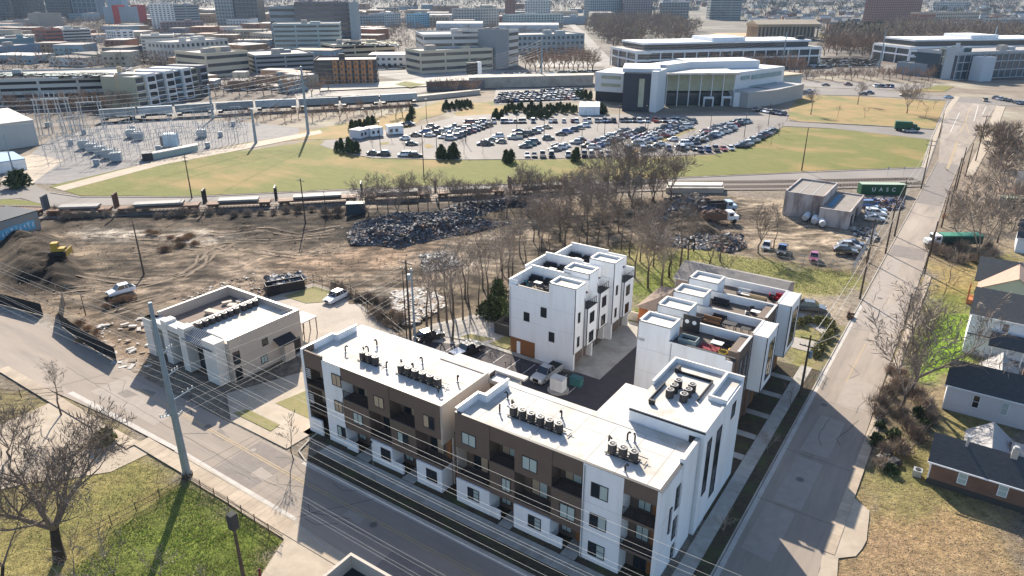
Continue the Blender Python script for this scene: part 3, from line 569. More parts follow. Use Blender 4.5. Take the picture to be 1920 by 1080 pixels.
# ---- left block
root, L = apartment(-62.65, -41.45, 58.0, [(-59.2, -56.15, 'www'), (-56.15, -51.95, 'ebr'), (-51.95, -48.65, 'xrb'), (-48.65, -45.0, 'ebr'), (-45.0, -41.45, 'xrb')],
    'left three-storey white and brown apartment block with nine condensers on its white roof')
L.new().box(-62.65, VF, 0, -62.3, VF + 1.7, 11.55).box(-62.3, VF + .02, 9.35, -59.2, VF + .25, PT).box(-62.3, VF + .03, 11.15, -59.2, VF + .25, 11.5); L.done('wall', [STB])
L.new().box(-62.72, VF - .04, 0, -62.3, VF + .5, 11.6).box(-62.3, VF - .02, 0, -60.4, VF + .2, 2.2); L.done('white_fin', STW)
L.new().box(-62.68, VF + .5, 0, -62.4, 52.9, 11.6).box(-62.0, 52.9, 0, -61.72, 56.2, 11.6).box(-62.4, 52.88, 0, -61.72, 53.1, 11.6).box(-62.4, VF + 1.72, 0, -61.72, 56.2, RF - .14).box(-57.4, 57.95, 0, -48.4, 58.05, RF); L.done('side_wall', STW)
for z0 in (F2, F3):
    balcony(L, -62.3, -59.2, VF + .02, VF + 1.7, z0 + .02); window(L, 'S', -61.9, -60.4, z0 + .15, z0 + 2.3, VF + 1.7, gl=CURT, name='patio_door')
    L.new()
    for i in range(4):
        for j in range(5): L.tube((-62.2 + i * .2, VF + .05, z0 + .9 + j * .28), (-62.05 + i * .2, VF + .05, z0 + 1.05 + j * .28), .05, n=4)
    L.done('lattice_screen', STW)
W3(L, -57.6, -56.1, 8.4, 9.95, CURT); W3(L, -57.6, -56.25, 4.9, 6.35, CURT); W3(L, -57.6, -56.25, 1.25, 2.8, [BLIND, GLS]); W3(L, -50.95, -49.45, 7.85, 9.3, CURT); W3(L, -43.75, -42.2, 7.85, 9.4, [CURT, GLS])
W3(L, -54.6, -53.1, 4.3, 5.8, BLIND); W3(L, -47.7, -46.1, 4.3, 5.75, [BLIND, GLS])
for a in (-50.4, -43.6): window(L, 'S', a, a + 1.5, 1.1, 2.6, VF - .18, mull=1, rails=2)
coping(L, [(-62.5, VF + .3), (-62.5, 52.9), (-61.85, 53.0), (-61.85, 56.2)], 11.6, .3, CAPM); coping(L, [(-59.2, VF + .1), (-41.5, VF + .1)], PT, .3, TRIM, .03)
L.new().box(-41.5, VF + .02, 6.3, -41.22, 52.9, PT).box(-41.5, 52.9, 6.3, -41.22, 56.4, PT).box(-41.5, 49.8, 0, -41.22, 56.4, 6.3).box(-48.3, 56.45, 8, -41.22, 56.62, RF + .1); L.done('end_wall', STC)  # light bounced off the roof is put into this wall's cream colour
coping(L, [(-41.36, VF + .1), (-41.36, 56.4)], PT, .3, TRIM, .04)
L.new().box(-47.5, 58.0, RF - .3, -37.5, 58.9, RF - .05); L.done('canopy', ROOFW)
# ---- right block
root, L = apartment(-39.4, -16.95, 55.8, [(-39.4, -35.1, 'xrb'), (-35.1, -32.05, 'ebr'), (-32.05, -27.8, 'xrb'), (-27.8, -24.5, 'ebr'), (-24.5, -20.4, 'www')],
    'right white and brown apartment block on the street corner, with a stair tower behind')
BR = root
L.new().box(-20.4, VF + .02, 9.5, -17.2, VF + .26, PT).box(-20.4, VF + 1.68, 0, -17.2, VF + 1.74, RF - .13); L.done('wall', STB)
L.new().box(-17.2, VF - .02, 0, -16.95, 53.0, PT).box(-17.2, 53.0, 0, -16.75, 56.6, 11.6).box(-17.2, 52.8, PT, -16.75, 53.0, 11.6); L.done('end_wall', STW)
for z0 in (F2, F3):
    balcony(L, -20.4, -17.2, VF + .02, VF + 1.7, z0 + .02); window(L, 'S', -19.6, -18.3, z0 + .15, z0 + 2.35, VF + 1.7, gl=[BLIND], name='patio_door'); L.new().box(-18.1, VF + 1.62, z0 + .1, -17.3, VF + 1.68, z0 + 2.5); L.done('cedar_panel', WOODC)
window(L, 'S', -19.6, -18.3, .15, 2.35, VF + 1.7, name='patio_door'); L.new().box(-18.2, VF + 1.6, .1, -17.4, VF + 1.68, 2.4); L.done('door', WOODC)
W3(L, -38.55, -36.75, 7.75, 9.2, BLIND); W3(L, -31.15, -29.4, 7.75, 9.3, BLIND); W3(L, -33.6, -32.5, 4.05, 5.6, BLIND); W3(L, -26.8, -25.1, 3.95, 5.6, BLIND)
for z in (7.8, 4.3, .9): window(L, 'S', -23.6, -21.85, z, z + 1.6, VF, gl=[GLS, BLIND], rails=1 if z < 1 else 0)
for a in (-37.9, -30.3): window(L, 'S', a, a + 1.5, 1.1, 2.6, VF - .18, mull=1, rails=2, gl=[GLS, BLIND])
for z0, z1 in ((6.3, 8.9), (2.75, 5.2), (.3, 1.9)): window(L, 'E', 52.0 if z0 > 1 else 52.2, 53.3 if z0 < 6 else 53.45, z0, z1, -16.95, mull=0, rails=1)
L.new().box(-16.95, 50.75, 4.5, -16.86, 51.25, 7.4); sg = L.done('vertical_sign', TRIM)
L.new(); rnd = random.Random(4)
for i in range(9):
    z = 4.72 + i * .29
    for q in range(3): L.box(-16.86, 50.85 + rnd.uniform(0, .12), z + q * .07, -16.845, 51.05 + rnd.uniform(0, .12), z + q * .07 + .03)
L.done('lettering', STW, sg)
coping(L, [(-39.3, VF + .1), (-17.0, VF + .1), (-16.98, 52.9)], PT, .3, TRIM, .04); coping(L, [(-16.95, 53.0), (-16.95, 56.6)], 11.6, .42, CAPM)
L.new().box(-39.4, VF + .28, RF, -39.15, 51.9, 11.6).box(-39.15, 51.7, RF, -38.1, 51.92, 11.6).box(-38.3, 51.92, RF, -38.08, 55.8, 11.6); L.done('parapet', STW)
coping(L, [(-39.28, VF + .2), (-39.28, 51.8), (-38.2, 51.85), (-38.2, 55.8)], 11.6, .3, CAPM)
L.new().box(-39.46, VF + .1, 0, -39.4, 55.8, RF).box(-39.4, 55.8, 0, -17.2, 56.68, RF - .05); L.done('rear_wall', STC)
L.new().box(-27.7, 56.68, 0, -24.3, 63.6, RF - .05); L.done('link_wall', STW); L.new().box(-27.72, 55.8, RF - .05, -24.28, 63.6, RF + .04).box(-39.0, 55.8, RF - .05, -27.72, 56.7, RF + .04).box(-24.28, 55.8, RF - .05, -17.2, 56.9, RF + .04); L.done('link_roof', ROOFW)
for z in (F2, F3): L.new().box(-24.4, VF - .01, z - .02, -20.5, VF, z + .02).box(-16.95, VF + .1, z - .02, -16.94, 52.9, z + .02); L.done('joint', mat('joint_grey', (.5, .5, .5), .8))
L.new().tube((-24.3, VF - .08, .1), (-24.3, VF - .08, 10.9), .05, n=6); L.done('downpipe', MET)
# tower
TT = 12.75
L.new().box(-24.25, 57.0, 0, -16.4, 68.8, TT - .6); L.done('tower_wall', STW)
L.new().box(-24.2, 57.2, TT - .6, -16.6, 68.6, TT - .5); L.done('tower_roof', ROOFW)
L.new().box(-24.25, 62.6, TT - .6, -24.0, 68.8, TT).box(-24.0, 68.55, TT - .6, -16.4, 68.8, TT).box(-24.25, 57.0, TT - .6, -16.4, 57.22, TT - .45).box(-16.62, 57.22, TT - .6, -16.4, 62.9, TT - .4).box(-18.3, 62.9, TT - .6, -16.4, 63.12, TT).box(-18.3, 63.12, TT - .6, -18.08, 68.55, TT); L.done('parapet', STW)
coping(L, [(-24.12, 62.6), (-24.12, 68.68), (-16.5, 68.68)], TT, .3, CAPM); coping(L, [(-18.2, 68.5), (-18.2, 63.0), (-16.45, 63.0)], TT, .3, CAPM); coping(L, [(-24.2, 57.1), (-16.5, 57.1), (-16.5, 62.8)], TT - .44, .26, CAPM)
L.new().box(-24.28, 56.96, TT - .7, -16.37, 57.0, TT - .5); L.done('trim_band', TRIM)
window(L, 'E', 58.1, 59.3, 4.1, 10.6, -16.4, mull=0, rails=3); window(L, 'E', 60.9, 62.4, 2.0, 10.3, -16.4, mull=0, rails=4); window(L, 'E', 65.4, 66.6, 9.2, 11.0, -16.4, mull=0)
L.new().box(-17.9, 56.9, .1, -16.9, 57.0, 11.5); L.done('dark_slot', TRIM)
L.new().box(-19.9, 56.85, 9.7, -18.7, 57.0, 10.3); L.done('scupper', MET)
# ---- low bridge between the two blocks
root = frame('stair_link', -40.4, 52, 'low stair link between the two apartment blocks with a slatted screen', 'stairs'); L = Loc(root, -40.4, 52)
L.new().box(-41.2, 50.2, 0, -39.48, 57.4, .1); L.done('floor', SLAB); L.new().box(-41.2, 56.5, RF - .9, -38.0, 58.2, RF - .45); L.done('roof', ROOFW)
L.new().box(-41.18, 49.9, F2 - .2, -39.5, 56.0, F2).box(-41.18, 49.9, F3 - .2, -39.5, 56.0, F3); L.done('landing', STB)
for k in range(12): L.new().box(-41.15, 57.3, 1.6 + k * .7, -39.5, 57.36, 1.9 + k * .7); L.done('slat', RAIL)
L.new().box(-41.0, 49.8, .1, -40.0, 49.9, 2.3); L.done('door', WOODC)
for k in range(10): L.new().box(-41.1, 50.4 + k * .45, .1, -40.3, 50.8 + k * .45, .3 + k * .33); L.done('step', SLAB)
# ---------------------------------------------------------------- townhouses
def headbox(L, ua, ub, va, vb, zt):
    L.new().box(ua, va, 10.2, ub, vb, zt - .35); L.done('stair_head', STW)
    L.new().box(ua, va, zt - .35, ub, va + .2, zt).box(ua, vb - .2, zt - .35, ub, vb, zt).box(ua, va + .2, zt - .35, ua + .2, vb - .2, zt).box(ub - .2, va + .2, zt - .35, ub, vb - .2, zt); L.done('parapet', STW)
    L.new().box(ua + .2, va + .2, zt - .36, ub - .2, vb - .2, zt - .3); L.done('head_roof', ROOFW)
    coping(L, [(ua + .1, va + .1), (ub - .1, va + .1), (ub - .1, vb - .1), (ua + .1, vb - .1)], zt, .3, CAPM, .05, True)
    L.new().box(ua - .03, va - .03, zt - .1, ub + .03, va, zt - .02).box(ub, va, zt - .1, ub + .03, vb, zt - .02).box(ua - .03, va, zt - .1, ua, vb, zt - .02); L.done('trim_band', TRIM)
def corner_trim(L, pts, z0, z1):
    for u, v in pts: L.new().box(u - .05, v - .05, z0, u + .05, v + .05, z1); L.done('corner_trim', TRIM)
def unit_a(du, v0, v1, label, first):
    e = -42.9 + du; w = -54.0 + du; root = frame('townhouse', (e + w) / 2, (v0 + v1) / 2, label, 'townhouse', 'white townhouses behind the car park'); L = Loc(root, (e + w) / 2, (v0 + v1) / 2)
    vm = v0 + 2.9
    L.new().box(w, v0, 2.7, e, vm, 10.2).box(w, vm, 2.7, e - 1.0, v1 - .02, 10.2).box(w + .4, v0 + .35 if not first else v0 + .25, 0, e - 1.0, v1 - .1, 2.7).box(w + 4.6, v0, 0, e, v0 + .3, 2.7); L.done('wall', STW)
    L.new().box(e - 1.0, vm + .02, 2.9, e + .45, v1 - .05, 8.9); L.done('bay', STW)
    # roof deck west of the stair head
    L.new().box(w, v0, 10.2, w + .22, v1 - .02, 11.9).box(w + .22, v1 - .24, 10.2, e - 4.3, v1 - .02, 12.3).box(w + .22, v0, 10.2, e - 4.3, v0 + .2, 11.25).box(w + .22, v0 + .2, 10.2, w + 1.4, v0 + .25, 11.9); L.done('parapet', STW)
    L.new().box(w + .22, v0 + .25, 10.2, e - 4.3, v1 - .24, 10.26).box(e - 4.3, vm, 10.2, e - 1.0, v1 - .02, 10.26); L.done('deck', DECKM)
    headbox(L, e - 4.3, e, v0, vm, 12.9)
    L.new().box(e - 4.3, v1 - .24, 10.2, e - 1, v1 - .02, 12.0).box(e - 1.0, v1 - .24, 8.9, e + .45, v1 - .02, 10.4); L.done('parapet', STW)
    coping(L, [(w + .11, v0 + .1), (w + .11, v1 - .13)], 11.9, .3, CAPM); coping(L, [(w + .3, v1 - .13), (e - 4.3, v1 - .13)], 12.3, .3, CAPM); coping(L, [(w + 1.4, v0 + .1), (e - 4.4, v0 + .1)], 11.25, .3, TRIM, .05)
    L.new(); zb = 8.95
    for p, q in (((e + .4, vm + .1), (e + .4, v1 - .3)),):
        L.tube((*p, zb + 1.05), (*q, zb + 1.05), .035, n=4); L.tube((*p, zb + .1), (*q, zb + .1), .025, n=4)
        for k in range(5): t = k / 4; L.tube((p[0], p[1] + (q[1] - p[1]) * t, zb), (p[0], p[1] + (q[1] - p[1]) * t, zb + 1.05), .03, n=4)
    L.tube((e - 1, vm + .1, zb + 1.05), (e + .4, vm + .1, zb + 1.05), .035, n=4); L.done('railing', RAIL)
    L.new().box(e - 1.0, vm + .1, 8.9, e - .95, vm + .9, 10.15); L.done('door', GLS)
    corner_trim(L, [(e, v0), (e, vm), (e + .45, vm + .02), (w, v0)], 2.75, 12.8 if False else 10.2)
    L.new().box(e - .04, v0 - .04, 10.2, e + .04, v0 + .04, 12.8).box(e - 1.0, vm, 2.84, e + .5, v1 - .04, 2.9).box(e - 1, vm, 8.86, e + .5, v1 - .03, 8.94); L.done('trim_band', TRIM)
    window(L, 'E', vm + .75, vm + 2.1, 6.3, 8.0, e + .45, mull=1, rails=0); window(L, 'E', vm + .75, vm + 2.1, 3.2, 4.9, e + .45, mull=1)
    window(L, 'E', v0 + .9, v0 + 1.55, 7.3, 8.9, e, mull=0); window(L, 'E', v0 + .9, v0 + 1.55, 3.5, 5.1, e, mull=0)
    L.new().box(e - 1.0, vm - 1.9, .05, e - .93, v1 - .45, 2.5); g = L.done('garage_door', GARD)
    L.new()
    for k in range(4): L.box(e - .93, vm - 1.85, .12 + k * .6, e - .90, v1 - .5, .64 + k * .6)
    L.done('door_panels', GARD, g)
    L.new().box(e - 1.0, v1 - .45, 0, e, v1 - .1, 2.7).box(e - 1.0, v0 + .3, 0, e - .1, v0 + .6, 2.7); L.done('wall', STW)
    if first:
        window(L, 'S', -51.4, -50.4, 5.9, 7.35, v0, mull=0); window(L, 'S', -48.5, -47.5, 7.3, 8.85, v0, mull=0); window(L, 'S', -47.05, -46.1, 3.75, 5.3, v0, mull=0)
        L.new().box(-53.9, v0 + .22, 0, -49.35, v0 + .3, 2.7); p = L.done('cedar_wall', WOODC); 
        for k in range(14): L.new().box(-53.85 + k * .32, v0 + .18, .05, -53.57 + k * .32, v0 + .22, 2.65); L.done('board', WOODC)
        L.new().box(-52.7, v0 + .1, .1, -52.1, v0 + .18, 2.1); L.done('door', STW)
    for z in (5.9, 9.0): L.new().box(w + .1, v0 - .008, z, e - .1, v0 + .01, z + .03); L.done('joint', mat('joint_grey', (.5, .5, .5), .8))
    L.new().tube((w + .3, v0 - .06, 2.7), (w + .3, v0 - .06, 10.8), .05, n=6); L.done('downpipe', MET)
    L.new().tube((e + .06, vm - .25, .1), (e + .06, vm - .25, 10.6), .05, n=6); L.done('downpipe', MET)
    return root
GRP_A = 'white townhouses behind the car park'
unit_a(0, 79.3, 85.25, 'nearest white townhouse beside the car park, with cedar boards at its foot and three windows', True)
unit_a(-1.1, 85.25, 91.25, 'middle white townhouse of the row of three, set back from its neighbours', False)
unit_a(0, 91.25, 97.6, 'farthest white townhouse of the row of three, against the bare trees', False)
def unit_b(v0, v1, over, label, uw=-31.6):
    e = -19.1; root = frame('townhouse', -25, (v0 + v1) / 2, label, 'townhouse', 'townhouses along the side street'); L = Loc(root, -25, (v0 + v1) / 2)
    L.new().box(uw + 1.0, v0 + .02, 0, e - .4, v1 - .02, 10.6).box(uw, v0, 2.7, uw + 1.0, v1 - .02, 10.6).box(uw, v0, 0, uw + 1, v0 + .3, 2.7); L.done('wall', STW)
    L.new().box(e - 1.3, v0 + .9 if not over else v0 + .1, 0, e, v1 - .03, 11.55).box(e - .4, v0 + .03, 0, e - .2, v0 + .9, 10.6) if not over else L.new().box(e - .4, v0 + .05, 0, e, v1 - .03, 11.55); L.done('brown_wall', STB)
    headbox(L, uw, uw + 4.2, v0, v0 + 3.2, 12.9)
    L.new().box(uw + 4.2, v0, 10.6, e - .4 if over else e - 1.3, v0 + .2, 11.15).box(uw, v1 - .22, 10.6, e - .4, v1 - .02, 11.75).box(uw, v0 + 3.2, 10.6, uw + .2, v1 - .22, 11.4); L.done('parapet', STW)
    L.new().box(uw + .2, v0 + .2, 10.6, e - .4, v1 - .22, 10.66); L.done('deck', DECKM)
    coping(L, [(uw + 4.3, v0 + .1), (e - .3, v0 + .1)], 11.15, .3, TRIM, .05); coping(L, [(uw, v1 - .12), (e - .1, v1 - .12), (e - .1, v0 + 1.0)], 11.75, .34, CAPM, .05)
    L.new().box(e - .22, v0 + .9, 11.55, e, v1 - .1, 11.73); L.done('parapet', STB)
    if over:
        L.new().box(e - .0, v0 + .45, 4.1, -17.35, v1 - .1, 11.75).box(e - .4, v0 + .0, 4.1, e, v0 + .45, 11.15); L.done('bay', STW)
        coping(L, [(e + .1, v0 + .55), (-17.45, v0 + .55), (-17.45, v1 - .2)], 11.75, .3, CAPM); corner_trim(L, [(-17.35, v0 + .45), (-17.35, v1 - .1), (e, v0 + .45)], 4.1, 11.72)
        L.new().box(e, v0 + .45, 4.02, -17.32, v1 - .08, 4.1); L.done('trim_band', TRIM)
        L.new().box(e, v0 + .6, .1, e + .3, v0 + 1.4, 4.0); L.done('brown_wall', mat('rust_panel', (0.17, 0.10, 0.075), .7))
        window(L, 'E', v0 + 2.0, v1 - 1.0, 5.0, 10.4, -17.35, mull=1, rails=3)
    else:
        window(L, 'E', v0 + 1.6, v0 + 2.9, .3, 10.2, e, mull=0, rails=6); window(L, 'E', v0 + 3.6, v0 + 4.9, 6.6, 10.0, e, mull=0, rails=1)
    L.new().box(e, v1 - 1.5, .1, e + .06, v1 - .5, 2.3); L.done('door', WOODC)
    L.new().box(uw + .93, v0 + .9, .05, uw + 1.0, v1 - .6, 2.5); L.done('garage_door', GARD)
    L.new().box(uw - .03, v0 - .03, 10.5, uw + .04, v0 + .04, 12.8); L.done('corner_trim', TRIM)
    for z in (6.0, 9.2): L.new().box(uw + .1, v0 - .008, z, e - 1.4, v0 + .01, z + .03); L.done('joint', mat('joint_grey', (.5, .5, .5), .8))
    L.new().tube((uw + 4.5, v0 - .06, .1), (uw + 4.5, v0 - .06, 10.9), .05, n=6); L.done('downpipe', MET)
    window(L, 'W', v0 + 1, v0 + 2.3, 6.4, 8.1, uw); window(L, 'W', v0 + 1, v0 + 2.3, 3.3, 5.0, uw)
    return root
unit_b(75.1, 80.9, False, 'nearest townhouse of the side street row, with a black screen on its deck')
unit_b(80.92, 86.3, True, 'second side street townhouse from the stair tower, with a white bay above the pavement')
unit_b(86.32, 92.1, False, 'third townhouse of the side street row from the stair tower, with a brown street front')
unit_b(92.12, 97.9, True, 'farthest townhouse of the side street row, with a red sofa on its roof deck')
for k, v in enumerate((72.0, 76.9, 82.4, 88.3, 93.9)):
    slab('path', [(-19.0, v), (-16.1, v), (-16.1, v + 1.1), (-19.0, v + 1.1)], SLAB, -.1, .14)
# ---------------------------------------------------------------- cream building on the left
H2 = 6.6
root = frame('commercial_building', -89, 56, 'unfinished two-storey cream building with a row of condensers on its split flat roof', 'building'); L = Loc(root, -89, 56)
L.new().box(-97.5, 50.0, 0, -80.5, 62.3, 5.0); L.done('wall', STC)
L.new().box(-97.5, 61.95, 5.0, -80.5, 62.3, H2).box(-97.5, 50, 5.0, -97.15, 61.95, H2).box(-80.85, 50, 5.0, -80.5, 61.95, H2).box(-97.15, 50, 5, -80.85, 50.35, 6.0).box(-89.9, 50.35, 5, -89.6, 61.95, H2 - .1); L.done('parapet', STC)
L.new().box(-89.6, 50.35, 5.0, -80.85, 61.95, 5.7); L.done('roof', ROOFW); L.new().box(-97.15, 50.35, 5.0, -89.9, 61.95, 5.06); L.done('lower_roof', mat('brown_membrane', (0.22, 0.17, 0.14), .9, (0.17, 0.13, 0.11), 1.0))
coping(L, [(-97.3, 50.2), (-97.3, 62.1), (-80.7, 62.1), (-80.7, 50.2)], H2, .4, CAPM, .05); coping(L, [(-89.75, 50.4), (-89.75, 61.9)], H2 - .1, .32, CAPM, .05)
L.new().box(-80.52, 50.0, 3.3, -80.46, 62.3, 3.42); L.done('trim_band', STC)
L.new()
for a, c, t in ((-98.9, -96.9, 6.0), (-94.0, -92.6, 6.9), (-89.8, -88.3, 6.9), (-84.2, -81.4, 6.5)): L.box(a, 48.35, 0, c, 50.02, t)
L.box(-94.0, 48.4, 5.6, -88.3, 50.0, 6.5).box(-98.9, 48.45, 5.2, -92.6, 50, 6.0); L.done('front_piers', mat('pale_stucco', (0.66, 0.64, 0.60), .85, (0.58, 0.56, 0.52), .5, .03, 20))
L.new(); 
for k in range(9):
    a = math.pi * k / 8; a2 = math.pi * (k + 1) / 8
    if k < 8: L.tube((-95.4 + 1.5 * math.cos(a), 49.2, 3.6 + 1.5 * math.sin(a)), (-95.4 + 1.5 * math.cos(a2), 49.2, 3.6 + 1.5 * math.sin(a2)), .1, n=4)
L.done('arch', RAIL)
L.new().box(-97.0, 49.93, .05, -81.4, 49.99, 5.0); L.done('shopfront', GLS)
L.new().face([(-89.0, 48.2, 5.3), (-82.0, 48.2, 5.3), (-82.0, 50.2, 6.5), (-89.0, 50.2, 6.5)]).face([(-89.0, 50.2, 6.4), (-82.0, 50.2, 6.4), (-82.0, 48.2, 5.2), (-89.0, 48.2, 5.2)]); rr = L.done('tiled_hood', TRIM)
for k in range(18): L.new().tube((-88.9 + k * .4, 48.2, 5.34), (-88.9 + k * .4, 50.2, 6.54), .09, n=5); L.done('tile', mat('grey_tile', (.42, .42, .43), .6), rr)
window(L, 'E', 55.2, 56.2, 3.5, 4.6, -80.5, mull=0); window(L, 'E', 54.6, 55.7, .9, 2.1, -80.5, mull=1, gl=BLIND); window(L, 'E', 50.3, 51.4, 2.6, 4.6, -80.5, mull=0); window(L, 'E', 50.3, 51.4, .2, 2.1, -80.5, mull=0)
L.new().face([(-80.45, 57.0, 3.9), (-78.9, 57.0, 3.1), (-78.9, 60.2, 3.1), (-80.45, 60.2, 3.9)]).face([(-80.45, 60.2, 3.85), (-78.9, 60.2, 3.05), (-78.9, 57.0, 3.05), (-80.45, 57.0, 3.85)]); L.done('awning', RAIL)
L.new().box(-80.5, 58.0, 0, -79.4, 59.8, 2.6); L.done('porch_wall', STC); L.new().box(-80.5, 60.2, 0, -80.42, 61.8, 2.4); L.done('door', RAIL)
L.new().box(-86.4, 62.3, 2.85, -82.8, 67.4, 3.0); L.done('canopy_roof', ROOFW)
L.new()
for u, v in ((-86.2, 67.2), (-83.0, 67.2), (-83.0, 64.6), (-84.6, 67.2)): L.tube((u, v, 0), (u, v, 2.85), .09, n=5)
L.done('canopy_posts', mat('weathered_wood', (.22, .17, .13), .9))
# roof clutter on the lower roof
for i, (u, v, w, d, h, rz) in enumerate(((-92.6, 56.2, 3.2, 1.0, .5, .2), (-92.0, 58.9, 1.2, 1.0, .8, .5), (-94.4, 59.6, 1.4, .6, .4, 1.2), (-92.8, 60.9, .9, .9, .5, .1))):
    b = MB(); b.box(-w / 2, -d / 2, .1, w / 2, d / 2, h); b.box(-w / 2 + .1, -d / 2 + .1, 0, w / 2 - .1, d / 2 - .1, .1); b.box(-w/2-.05, -d/2-.05, h, w/2+.05, d/2+.05, h+.06); x, y = W(u, v)
    o = b.build('roof_crate', STC); o.location = (x, y, 5.07); o.rotation_euler.z = rz + YAW
    tag(o, ['long pale duct crate lying on the brown roof of the cream building', 'pale square vent cap in the middle of the brown roof of the cream building', 'small pale box near the back wall of the brown roof', 'pale box in the far corner of the brown roof of the cream building'][i], 'roof box')
# ---------------------------------------------------------------- condensers
def condenser():
    b = MB(); n = 12
    for k in range(n):
        t0, t1 = 2 * math.pi * k / n, 2 * math.pi * (k + 1) / n; r = .40
        for z0, z1, rr in ((.0, .08, .42), (.08, .86, .40), (.86, .95, .43)):
            b.quad((rr * math.cos(t0), rr * math.sin(t0), z0), (rr * math.cos(t1), rr * math.sin(t1), z0), (rr * math.cos(t1), rr * math.sin(t1), z1), (rr * math.cos(t0), rr * math.sin(t0), z1))
        b.quad((.43 * math.cos(t0), .43 * math.sin(t0), .95), (.43 * math.cos(t1), .43 * math.sin(t1), .95), (.30 * math.cos(t1), .30 * math.sin(t1), .97), (.30 * math.cos(t0), .30 * math.sin(t0), .97), 1)
        b.face([(.30 * math.cos(t0), .30 * math.sin(t0), .93), (.30 * math.cos(t1), .30 * math.sin(t1), .93), (0, 0, .90)], 2)
        b.box(.40 * math.cos(t0) - .02, .40 * math.sin(t0) - .02, .1, .40 * math.cos(t0) + .02, .40 * math.sin(t0) + .02, .84)
    e = empty('condenser'); b.build('casing', [mat('condenser_grey', (.06, .056, .053), .6), mat('condenser_lid', (.36, .345, .32), .5), TRIM], e)
    f = MB(); f.tube((0, 0, .94), (0, 0, .99), .11, n=8); f.build('fan_hub', mat('condenser_lid', (.62, .60, .56)), e); return e
cond = condenser(); KIDS = {}; first = [True]
def put(proto, u, v, z, label, cat, group, rz=None):
    x, y = W(u, v)
    if proto.name not in KIDS: KIDS[proto.name] = [c for c in bpy.data.objects if c.parent == proto]
    if not proto.get('used'):
        proto['used'] = 1; o = proto
    else:
        o = proto.copy(); col.objects.link(o)
        for c in KIDS[proto.name]:
            d = c.copy(); col.objects.link(d); d.parent = o
    o.location = (x, y, z); o.rotation_euler = (0, 0, YAW if rz is None else rz); return tag(o, label, cat, group)
GC = 'condensers on the flat roofs'
stand_m = RAIL
def cond_row(u0, v, n, su, z, where):
    for k in range(n): put(cond, u0 + k * su, v, z + .16, '%s condenser from the left, row of %d, %s' % (ordn(k), n, where), 'air conditioner', GC)
    b = MB(); b.box(-.6, -.42, .08, su * (n - 1) + .6, -.3, .16); b.box(-.6, .3, .08, su * (n - 1) + .6, .42, .16)
    for k in range(n + 1): b.box(-.5 + k * su * .95, -.3, 0, -.42 + k * su * .95, .3, .08)
    b.box(-.6, .5, .35, su * (n - 1) + 1.2, .56, .41); b.box(su * (n - 1) + 1.1, -.3, .1, su * (n - 1) + 1.16, .5, .16); b.tube((-.8, .9, 0), (-.8, .9, 1.1), .1, n=6); b.tube((-.8, .9, 1.1), (-.4, .6, 1.1), .1, n=6)
    o = b.build('equipment_rail', stand_m); x, y = W(u0, v); o.location = (x, y, z); o.rotation_euler.z = YAW; tag(o, 'black rail under the row of %d condensers, %s' % (n, where), 'steel rail')
RZ = RF + .01
cond_row(-55.6, 51.2, 3, 1.0, RZ, 'left block roof'); cond_row(-49.8, 51.4, 6, 1.07, RZ, 'left block near its end wall')
cond_row(-34.4, 51.3, 6, 1.07, RZ, 'right block roof'); cond_row(-23.2, 51.2, 3, 1.1, RZ, 'right block by the street corner')
for j in range(2):
    for k in range(3): put(cond, -21.75 + j * 1.5, 61.2 + k * 1.15, TT - .5, '%s condenser from the street, %s file on the stair tower' % (ordn(k), 'left' if j == 0 else 'right'), 'air conditioner', GC)
for k in range(10): put(cond, -88.9 + .0 * k, 51.2 + k * 1.04 + (.3 if k > 6 else 0), 5.72, '%s condenser from the street along the divider of the cream building roof' % ordn(k), 'air conditioner', GC)
b = MB(); b.box(-23.0, 66.4, 0, -19.0, 66.5, .3); b.box(-19.1, 62.0, 0, -19.0, 66.4, .3); b.box(-23.2, 59.2, 0, -23.1, 63.4, .3); b.box(-23.25, 66.3, 0, -22.9, 67.3, .55); b.box(-23.0, 58.8, 0, -22.4, 59.1, .5)
b.v = [(p[0] + 21, p[1] - 62, p[2]) for p in b.v]
o = b.build('pipe_run', RAIL); x, y = W(-21, 62); o.location = (x, y, TT - .49); o.rotation_euler.z = YAW; tag(o, 'black insulated pipe run framing the condensers on the stair tower roof', 'pipes')
def vent(k):
    e = empty('roof_vent'); b = MB(); b.tube((0, 0, 0), (0, 0, .75), .09, n=8); b.tube((0, 0, .75), (.18, 0, .92), .09, n=8); b.tube((.18, 0, .92), (.34, 0, .78), .09, n=8); b.build('pipe', RAIL, e)
    f = MB(); f.tube((0, 0, 0), (0, 0, .1), .2, .12, n=8); f.build('flashing', MET, e); return e
vp = vent(0)
for i, (px, py, nm) in enumerate([(648,661,'beside three condensers at the left end of the left block'), (725,693,'between the two condenser rows of the left block'), (707,650,'behind the three condensers of the left block'), (792,682,'behind the row of six on the left block'), (858,716,'by the end wall of the left block'), (822,737,'in front of the row of six on the left block'), (937,775,'left of the row of six on the right block'), (952,749,'at the left end of the pipework on the right block'), (1053,783,'behind the row of six on the right block'), (1172,884,'at the front edge of the right block'), (1176,826,'behind the three corner condensers'), (1190,830,'in the pipe cluster of the three corner condensers'), (691,662,'between the condensers at the left end'), (775,693,'in the middle of the row of six on the left block')]):
    u, v = UV(px, py, RF); put(vp, u, v, RF, 'dark hooded vent pipe ' + nm, 'roof vent', 'vent pipes on the apartment roofs', rz=i * 1.3)
